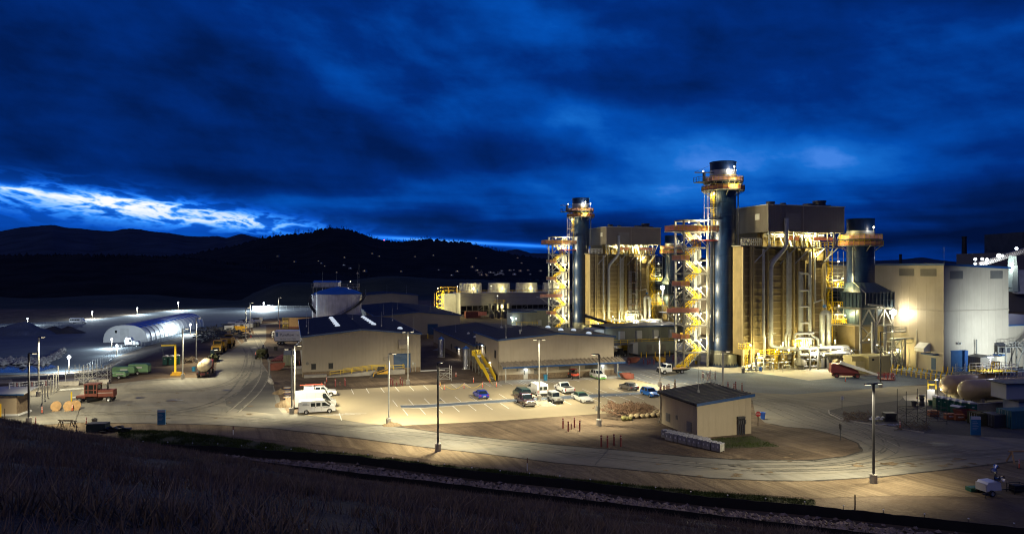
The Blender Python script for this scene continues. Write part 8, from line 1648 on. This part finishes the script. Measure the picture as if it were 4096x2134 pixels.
# --- bagged trees heaped by the shed
def bagtree(seed, m, green=False):
    q = random.Random(seed); t = thing('bagged_tree', '', 'tree'); B('root_ball', m, t, lambda b: b.sphere((0, 0, .34), .38, 8, .85), smooth=True); tr = MB(); cr = MB()
    tip = Vector((-3.4, .7, 1.5)); tr.cyl((0, 0, .5), tip, .045, .012, n=5)
    for k in range(34):
        s = q.uniform(.2, 1); p = Vector((0, 0, .5)).lerp(tip, s); e = p+Vector((q.uniform(-1.1, -.1), q.uniform(-.5, .5), q.uniform(-.25, .6)))*(1.15-s*.6); tr.cyl(p, e, .012, .005, n=3, caps=False)
        for j in range(11 if green else 4):
            c = p.lerp(e, q.uniform(.4, 1)); w = .11; cr.face([tuple(c+Vector((q.uniform(-w, w), q.uniform(-w, w), q.uniform(-w, w)))) for _ in range(3)])
    tr.build('trunk', 'twig', t); cr.build('crown', 'twig', t); return t
bt = [bagtree(1, 'burlap', True), bagtree(2, 'burlap', True), bagtree(3, 'burlap_g')]; used = [0]*3
for k in range(28):
    i = 2 if k < 3 else k % 2; U = (2495+k*13) if k < 3 else 2520+ (k-3)*5.4; V = (1682-k*.5) if k < 3 else 1674-(k % 4)*5-((k-6)*.4)
    o = bt[i] if not used[i] else dup(bt[i]); used[i] = 1; o.location = G(min(U, 2648), V); o.rotation_euler = (0, g.uniform(-.05, .05), g.uniform(-.3, .25)); s = g.uniform(.85, 1.25); o.scale = (s, s, s)
    o['label'] = ('uprooted tree with a yellow-green wrapped root ball at the left end of the heap' if i == 2 else 'uprooted tree with a tan burlap root ball in the heap behind the pump shed'); o['group'] = 'wrapped trees with green root balls' if i == 2 else 'wrapped trees with tan root balls'
t = thing('young_tree', 'single bound brown conifer standing behind the bright blue hatchback', 'tree', G(2700, 1568)); B('trunk', 'twig', t, lambda b: b.cyl((0, 0, 0), (0, 0, 2.7), .05, .01, n=5)); q = random.Random(4); B('crown', 'twig', t, lambda b: [b.face([tuple(Vector((q.gauss(0, .13*(1.25-z/2.6)), q.gauss(0, .13*(1.25-z/2.6)), z))+Vector((q.uniform(-.06, .06), q.uniform(-.06, .06), q.uniform(-.12, .12)))) for _ in range(3)]) for z in [q.uniform(.2, 2.5) for _ in range(420)]])
# --- khaki enclosure
t = thing('pump_enclosure', 'khaki box enclosure with a lower front bay between the boilers and the turbine hall', 'enclosure', G(3475, 1502), TH); LK = reach(G(3475, 1502), UD, 3562)
B('box', 'khaki', t, lambda b: b.bx(0, LK, 0, 4.6, .3, 4.1), bevel=.04); B('front_bay', 'khaki', t, lambda b: b.bx(-2.6, -.01, .9, 4.4, .3, 3.0)); B('bay_top', 'khaki', t, lambda b: b.bx(-2.6, -.01, 1.9, 4.4, 3.01, 4.05)); B('base', 'concrete', t, lambda b: b.bx(-.6, LK+.5, -.5, 4.8, 0, .3)); B('vent', 'black', t, lambda b: b.bx(.9, 1.5, -.02, .05, 3.2, 3.6)); B('door', 'khaki', t, lambda b: b.bx(.2, 1.0, -.03, -.004, .9, 2.9))
# --- gas tanks at the right
def gastank(label, U, V, L, r=1.75):
    P = G(U, V); t = thing('gas_tank', label, 'gas tank', P, TH*.75)
    s = B('shell', 'sandy', t, lambda b: b.lathe([(.01, 0), (r*.4, .12), (r*.7, .38), (r*.9, .8), (r, 1.5), (r, L)], 32), smooth=True); s.rotation_euler = (0, R(90), 0); s.location = (0, 0, r+1.0)
    B('saddle', 'concrete', t, lambda b: [b.bx(2.5, 3.1, -1.5, 1.5, 0, 1.5), b.bx(L-4, L-3.4, -1.5, 1.5, 0, 1.5)]); B('top_pipe', 'galv', t, lambda b: [b.cyl((L*.35+i*.8, 0, 2*r+.9), (L*.35+i*.8, 0, 2*r+1.9), .09, n=6) for i in range(8)]+[b.cyl((L*.35, 0, 2*r+1.3), (L*.9, 0, 2*r+1.3), .08, n=6)])
    return t
gastank('farther brown horizontal gas tank, its rounded end facing left', 3772, 1604, 20); g2 = gastank('nearer brown horizontal gas tank overlapping the farther one', 3846, 1628, 20)
t = thing('containment_wall', 'low concrete wall under the brown gas tanks', 'wall', G(3905, 1648), TH*.75); B('wall', 'concrete', t, lambda b: b.bx(0, 22, 0, .3, 0, 1.3)); B('coping', 'concrete', t, lambda b: b.bx(-.05, 22, -.05, .35, 1.3, 1.38))
t = thing('tank_platform', 'lit yellow valve platform with white railings on top of the gas tanks', 'platform', G(3990, 1600)+Vector((0, 1.5, 0)), TH*.75); B('deck', 'yellow', t, lambda b: b.bx(-3, 4, -1.6, 1.6, 4.9, 5.0)); B('handrail', 'white', t, lambda b: b.rail([(-3, -1.6, 5), (4, -1.6, 5), (4, 1.6, 5), (-3, 1.6, 5)], 1.1, .04, 1.2)); B('gate', 'yellow', t, lambda b: b.rail([(2, 1.65, 5), (3.6, 1.65, 5)], 1.2, .08, .5)); B('leg', 'steel', t, lambda b: [b.beam((x, y, 0), (x, y, 4.9), .15) for x in (-2.8, 3.8) for y in (-1.5, 1.5)]); B('lamp_post', 'white', t, lambda b: b.beam((-.2, 0, 5), (-.2, 0, 7.3), .12)); B('lamp', 'bulb', t, lambda b: b.bx(-.7, .3, -.15, .15, 7.28, 7.4)); light('SPOT', (-.2, 0, 7.2), 900, (.85, .85, 1), .2, t, (0, -.2, -1), 150)
B('valve', 'galv', t, lambda b: [b.cyl((x, y, 4.9), (x, y, 5.6), .12, n=6) for x, y in [(g.uniform(-3, 4), g.uniform(-1.5, 1.5)) for _ in range(12)]])
t = thing('loading_panel', 'brightly lit white panel and yellow frame left of the portable toilet row', 'panel', G(3725, 1600)); B('panel', 'white', t, lambda b: b.bx(-.7, .6, 0, .1, .2, 1.9)); B('frame', 'yellow', t, lambda b: b.rail([(-.4, .3, 1.9), (1.0, .3, 1.9)], 1.6, .06, 1.3)); B('lamp', 'bulb', t, lambda b: b.bx(.7, 1.1, -.1, .1, 3.5, 3.6)); light('SPOT', (.6, -.5, 3.4), 900, (1, .95, .8), .2, t, (-.3, -.3, -1), 150); light('POINT', (1.6, .6, 1.6), 260, YEL, .2, t)
# job boxes
def jobbox(label, U, V, lettered=True):
    t = thing('tool_chest', label, 'tool chest', G(U, V), .05); B('chest', mat('chest_orange', (.30, .10, .04), .5, 0, .1), t, lambda b: b.bx(-.75, .75, -.4, .4, .12, .85), bevel=.02); B('lid', M['chest_orange'], t, lambda b: b.bx(-.77, .77, -.42, .42, .86, .95)); B('leg', 'darksteel', t, lambda b: [b.bx(x, x+.12, -.35, .35, 0, .12) for x in (-.7, .58)])
    if lettered: text('RIDGID', .27, 'white', t, (0, -.425, .58))
jobbox('left orange tool chest with white lettering in front of the toilets', 3800, 1677); jobbox('right orange tool chest with white lettering in front of the toilets', 3835, 1680); jobbox('plain orange tool chest left of the lettered pair', 3732, 1664, False)
# things on the dark laydown yard
t = thing('tripod_stand', 'slim red pipe stand beside the dark bin', 'stand', G(3669, 1620)); B('leg', 'red', t, lambda b: [b.beam((0, 0, .5), (.4*math.cos(a), .4*math.sin(a), 0), .05) for a in (0, 2.1, 4.2)]); B('head', 'red', t, lambda b: [b.beam((0, 0, .5), (0, 0, 1.2), .06), b.bx(-.1, .1, -.05, .05, 1.1, 1.4)])
t = thing('cooler_fan', 'dark pedestal fan shaped machine left of the lit panel', 'fan', G(3687, 1622)); B('body', 'darksteel', t, lambda b: b.lathe([(.4, 0), (.42, .4), (.3, .9), (.42, 1.3), (.3, 1.5)], 14)); B('head', 'steel', t, lambda b: b.lathe([(.3, 1.5), (.45, 1.7), (.45, 1.85), (.01, 1.95)], 14))
t = thing('pallet_stack', 'stack of flat black pallets with pale bags beside it in the dark yard', 'pallets', G(3557, 1682)); B('pallet', 'darksteel', t, lambda b: [b.bx(-.9, .9, -.6, .6, .05+i*.17, .15+i*.17) for i in range(7)]); B('top_sheet', 'steel', t, lambda b: b.bx(-.85, .85, -.6, .6, 1.2, 1.28))
t = thing('bag_pile', 'white bags on a pallet in the dark laydown yard', 'bags', G(3505, 1683)); [B('bag', 'offwhite', t, lambda b: b.sphere((-.8+i*.38, .1*(i % 2), .3+.25*(i % 2)), .32, 6, .5), smooth=True) for i in range(6)]
t = thing('plastic_sheet', 'crumpled translucent plastic sheet on the dark yard edge', 'plastic sheet', G(3560, 1700)); B('sheet', 'shrink', t, lambda b: [b.face([(x, y, .05+.2*mnoise.noise(Vector((x, y, 1)))), (x+.4, y, .1+.25*mnoise.noise(Vector((x+.4, y, 1)))), (x+.4, y+.4, .1+.2*mnoise.noise(Vector((x+.4, y+.4, 1)))), (x, y+.4, .08)]) for x in np.arange(-1.6, 1.6, .4) for y in (-.4, 0, .4)])
b = MB()
for k in range(120): P = G(g.uniform(3375, 3480), g.uniform(1650, 1686)); a = g.uniform(0, 3); b.beam((P.x-.4*math.cos(a), P.y-.3*math.sin(a), .05), (P.x+.4*math.cos(a), P.y+.3*math.sin(a), .05+g.random()*.4), .08)
for k in range(60): P = G(g.uniform(3590, 3710), g.uniform(1700, 1722)); a = g.uniform(0, 3); b.beam((P.x-.6*math.cos(a), P.y-.3*math.sin(a), .05), (P.x+.6*math.cos(a), P.y+.3*math.sin(a), .05+g.random()*.9), .05)
tag(b.build('scrap', 'wood_dk'), 'scattered scrap timber and rods along the edge of the dark laydown yard', 'scrap', kind='stuff')
t = thing('office_cabin', 'dim white site office stacked behind the teal container at the right edge', 'cabin', G(4075, 1668), .1); B('wall', 'ltgray', t, lambda b: [b.bx(0, 8, 0, 3, .2, 2.4), b.bx(-1.2, 8, 1, 4, 2.6, 5.0)]); B('roof', 'darksteel', t, lambda b: [b.bx(-1.8, 8.2, .5, 4.2, 5.0, 5.15), b.bx(-.3, 8.2, -.4, 3, 2.4, 2.55)]); B('window', 'black', t, lambda b: [b.bx(2, 2.8, .95, .99, 3.3, 4.3), b.bx(3.4, 4.6, -.05, -.01, .9, 1.6)])
# --- light tower bottom right
t = thing('light_tower', 'unlit white mobile light tower trailer on the dirt at the lower right', 'light tower', G(3958, 1975), R(15)); B('canopy', 'white', t, lambda b: b.prism([(-1.0, .5), (.9, .5), (.8, 1.25), (.4, 1.45), (-.8, 1.45), (-1.0, 1.2)], -.6, .6), bevel=.04); B('fender', 'ltgray', t, lambda b: b.bx(-1.12, -1.0, -.6, .6, .5, 1.25)); B('mast', 'darksteel', t, lambda b: b.beam((.75, 0, .5), (.75, 0, 2.3), .16)); B('tow_bar', 'darksteel', t, lambda b: b.beam((.8, 0, .45), (2.5, 0, .3), .1)); B('outrigger', 'darksteel', t, lambda b: [b.beam((-1.1, -.7, .45), (-2.0, -.9, .45), .08), b.beam((-1.5, -.85, 0), (-1.5, -.85, .6), .06)])
for p, d in (((.3, -.2, 2.25), (-.2, -.2, .25)), ((.95, .2, 2.45), (.3, .1, .2)), ((.45, -.4, 1.85), (-.25, -.3, -.05)), ((.8, -.45, 1.75), (.05, -.35, .0))): B('lamp_shade', 'chrome', t, lambda b: b.cyl(Vector(p), Vector(p)+Vector(d), .1, .3, n=14, caps=False))
for s in (-1, 1): wheel(t, -.5, s*.7, .33, .2)
t = thing('equipment_tray', 'dark green tray behind the mobile light tower', 'tray', G(3905, 1962), .1); B('tray', 'toilet', t, lambda b: b.bx(-.9, .9, -.4, .4, .05, .45)); B('rack', 'galv', t, lambda b: b.bx(-.5, 1.1, -.44, -.41, .3, .36))
t = thing('portable_generator', 'black portable generator right of the mobile light tower', 'generator', G(4068, 1970), .1); B('engine', 'black', t, lambda b: b.bx(-.6, .6, -.4, .4, .15, .85), bevel=.05); B('frame', 'darksteel', t, lambda b: b.rail([(-.7, -.5, 0), (.7, -.5, 0), (.7, .5, 0), (-.7, .5, 0), (-.7, -.5, 0)], .95, .03, .7))
# --- distant conveyor, chimneys and plant at the upper right
t = thing('conveyor', 'long lit conveyor gallery climbing past the turbine hall roof at the upper right', 'conveyor'); yq = 330
def at(U, V, y): return Vector(((U-UC)/F*y, y, CH-(V-VH)*y/F))
B('gallery', 'steel', t, lambda b: [b.beam(at(3912, 1058, yq), at(4180, 975, yq), 2.2), b.beam(at(3912, 1066, yq-2), at(4180, 983, yq-2), .8)]); B('truss', 'galv', t, lambda b: [b.beam(at(3915+i*9, 1066-i*2.8, yq-2.6), at(3924+i*9, 1052-i*2.8, yq-2.6), .25) for i in range(28)]); B('leg', mat('pale_green_steel', (.32, .42, .36), .5), t, lambda b: [b.beam(at(4045, 1025, yq-3), at(4036, 1150, yq-6), 1.6), b.beam(at(4049, 1025, yq-3), at(4066, 1165, yq), 2.2), b.beam(at(4052, 1060, yq-3), at(4054, 1165, yq-3), 2.6)])
for U, V, r_, p_ in ((3901, 1036, .9, 1200), (3901, 1054, .8, 900), (3929, 1035, .9, 1200), (3948, 1038, 1.0, 1500), (3995, 1022, 1.3, 5000), (4010, 1022, .8, 1200), (4066, 993, .9, 1200), (4045, 1058, .8, 2500)):
    p = at(U, V, yq-6 if U > 3990 else yq-4); B('lamp', 'bulb', t, lambda b: b.sphere(p, r_*.75, 6)); light('POINT', p+Vector((0, -1.2, -.5)), p_, (1, .92, .95) if U != 3995 else COOL, .5, t)
t = thing('power_block', 'dim purple-grey power station block behind the conveyor legs at the right edge', 'industrial building', at(4080, 1200, 360)); B('wall', 'house', t, lambda b: b.bx(-14, 60, 0, 30, -10, 25)); B('upper_wall', 'darksteel', t, lambda b: b.bx(2, 60, 1, 30, 25, 36)); B('duct', 'offwhite', t, lambda b: [b.bx(-4, 6, -4, -.1, 3.5, 16)])
for U, V, w, h_, y, l in ((3857, 1060, 2.1, 60, 420, 'slim dark chimney directly above the turbine hall roof'), (3971, 1062, 1.9, 60, 520, 'dark utility mast with a crossarm behind the conveyor lamps'), (3602, 1060, 1.4, 22, 470, 'short dark chimney rising left of the turbine hall louvres'), (2655, 1060, 1.2, 22, 480, 'thin dark chimney between the two boiler units')):
    p = at(U, 1072, y); top = {3857: 945, 3971: 948, 3602: 1016, 2655: 1005}[U]; t = thing('chimney' if 'chimney' in l else 'utility_mast', l, 'chimney' if 'chimney' in l else 'mast', (p.x, p.y, 0)); zt_ = CH-(top-VH)*y/F
    B('shaft', 'black', t, lambda b: b.cyl((0, 0, 0), (0, 0, zt_), w, w*.6, n=12)); B('crossarm' if U == 3971 else 'rim', 'black', t, lambda b: [b.beam((-5, 0, zt_-5), (5, 0, zt_-5), .5)] if U == 3971 else [b.cyl((0, 0, zt_-1), (0, 0, zt_), w*.7, n=12)])
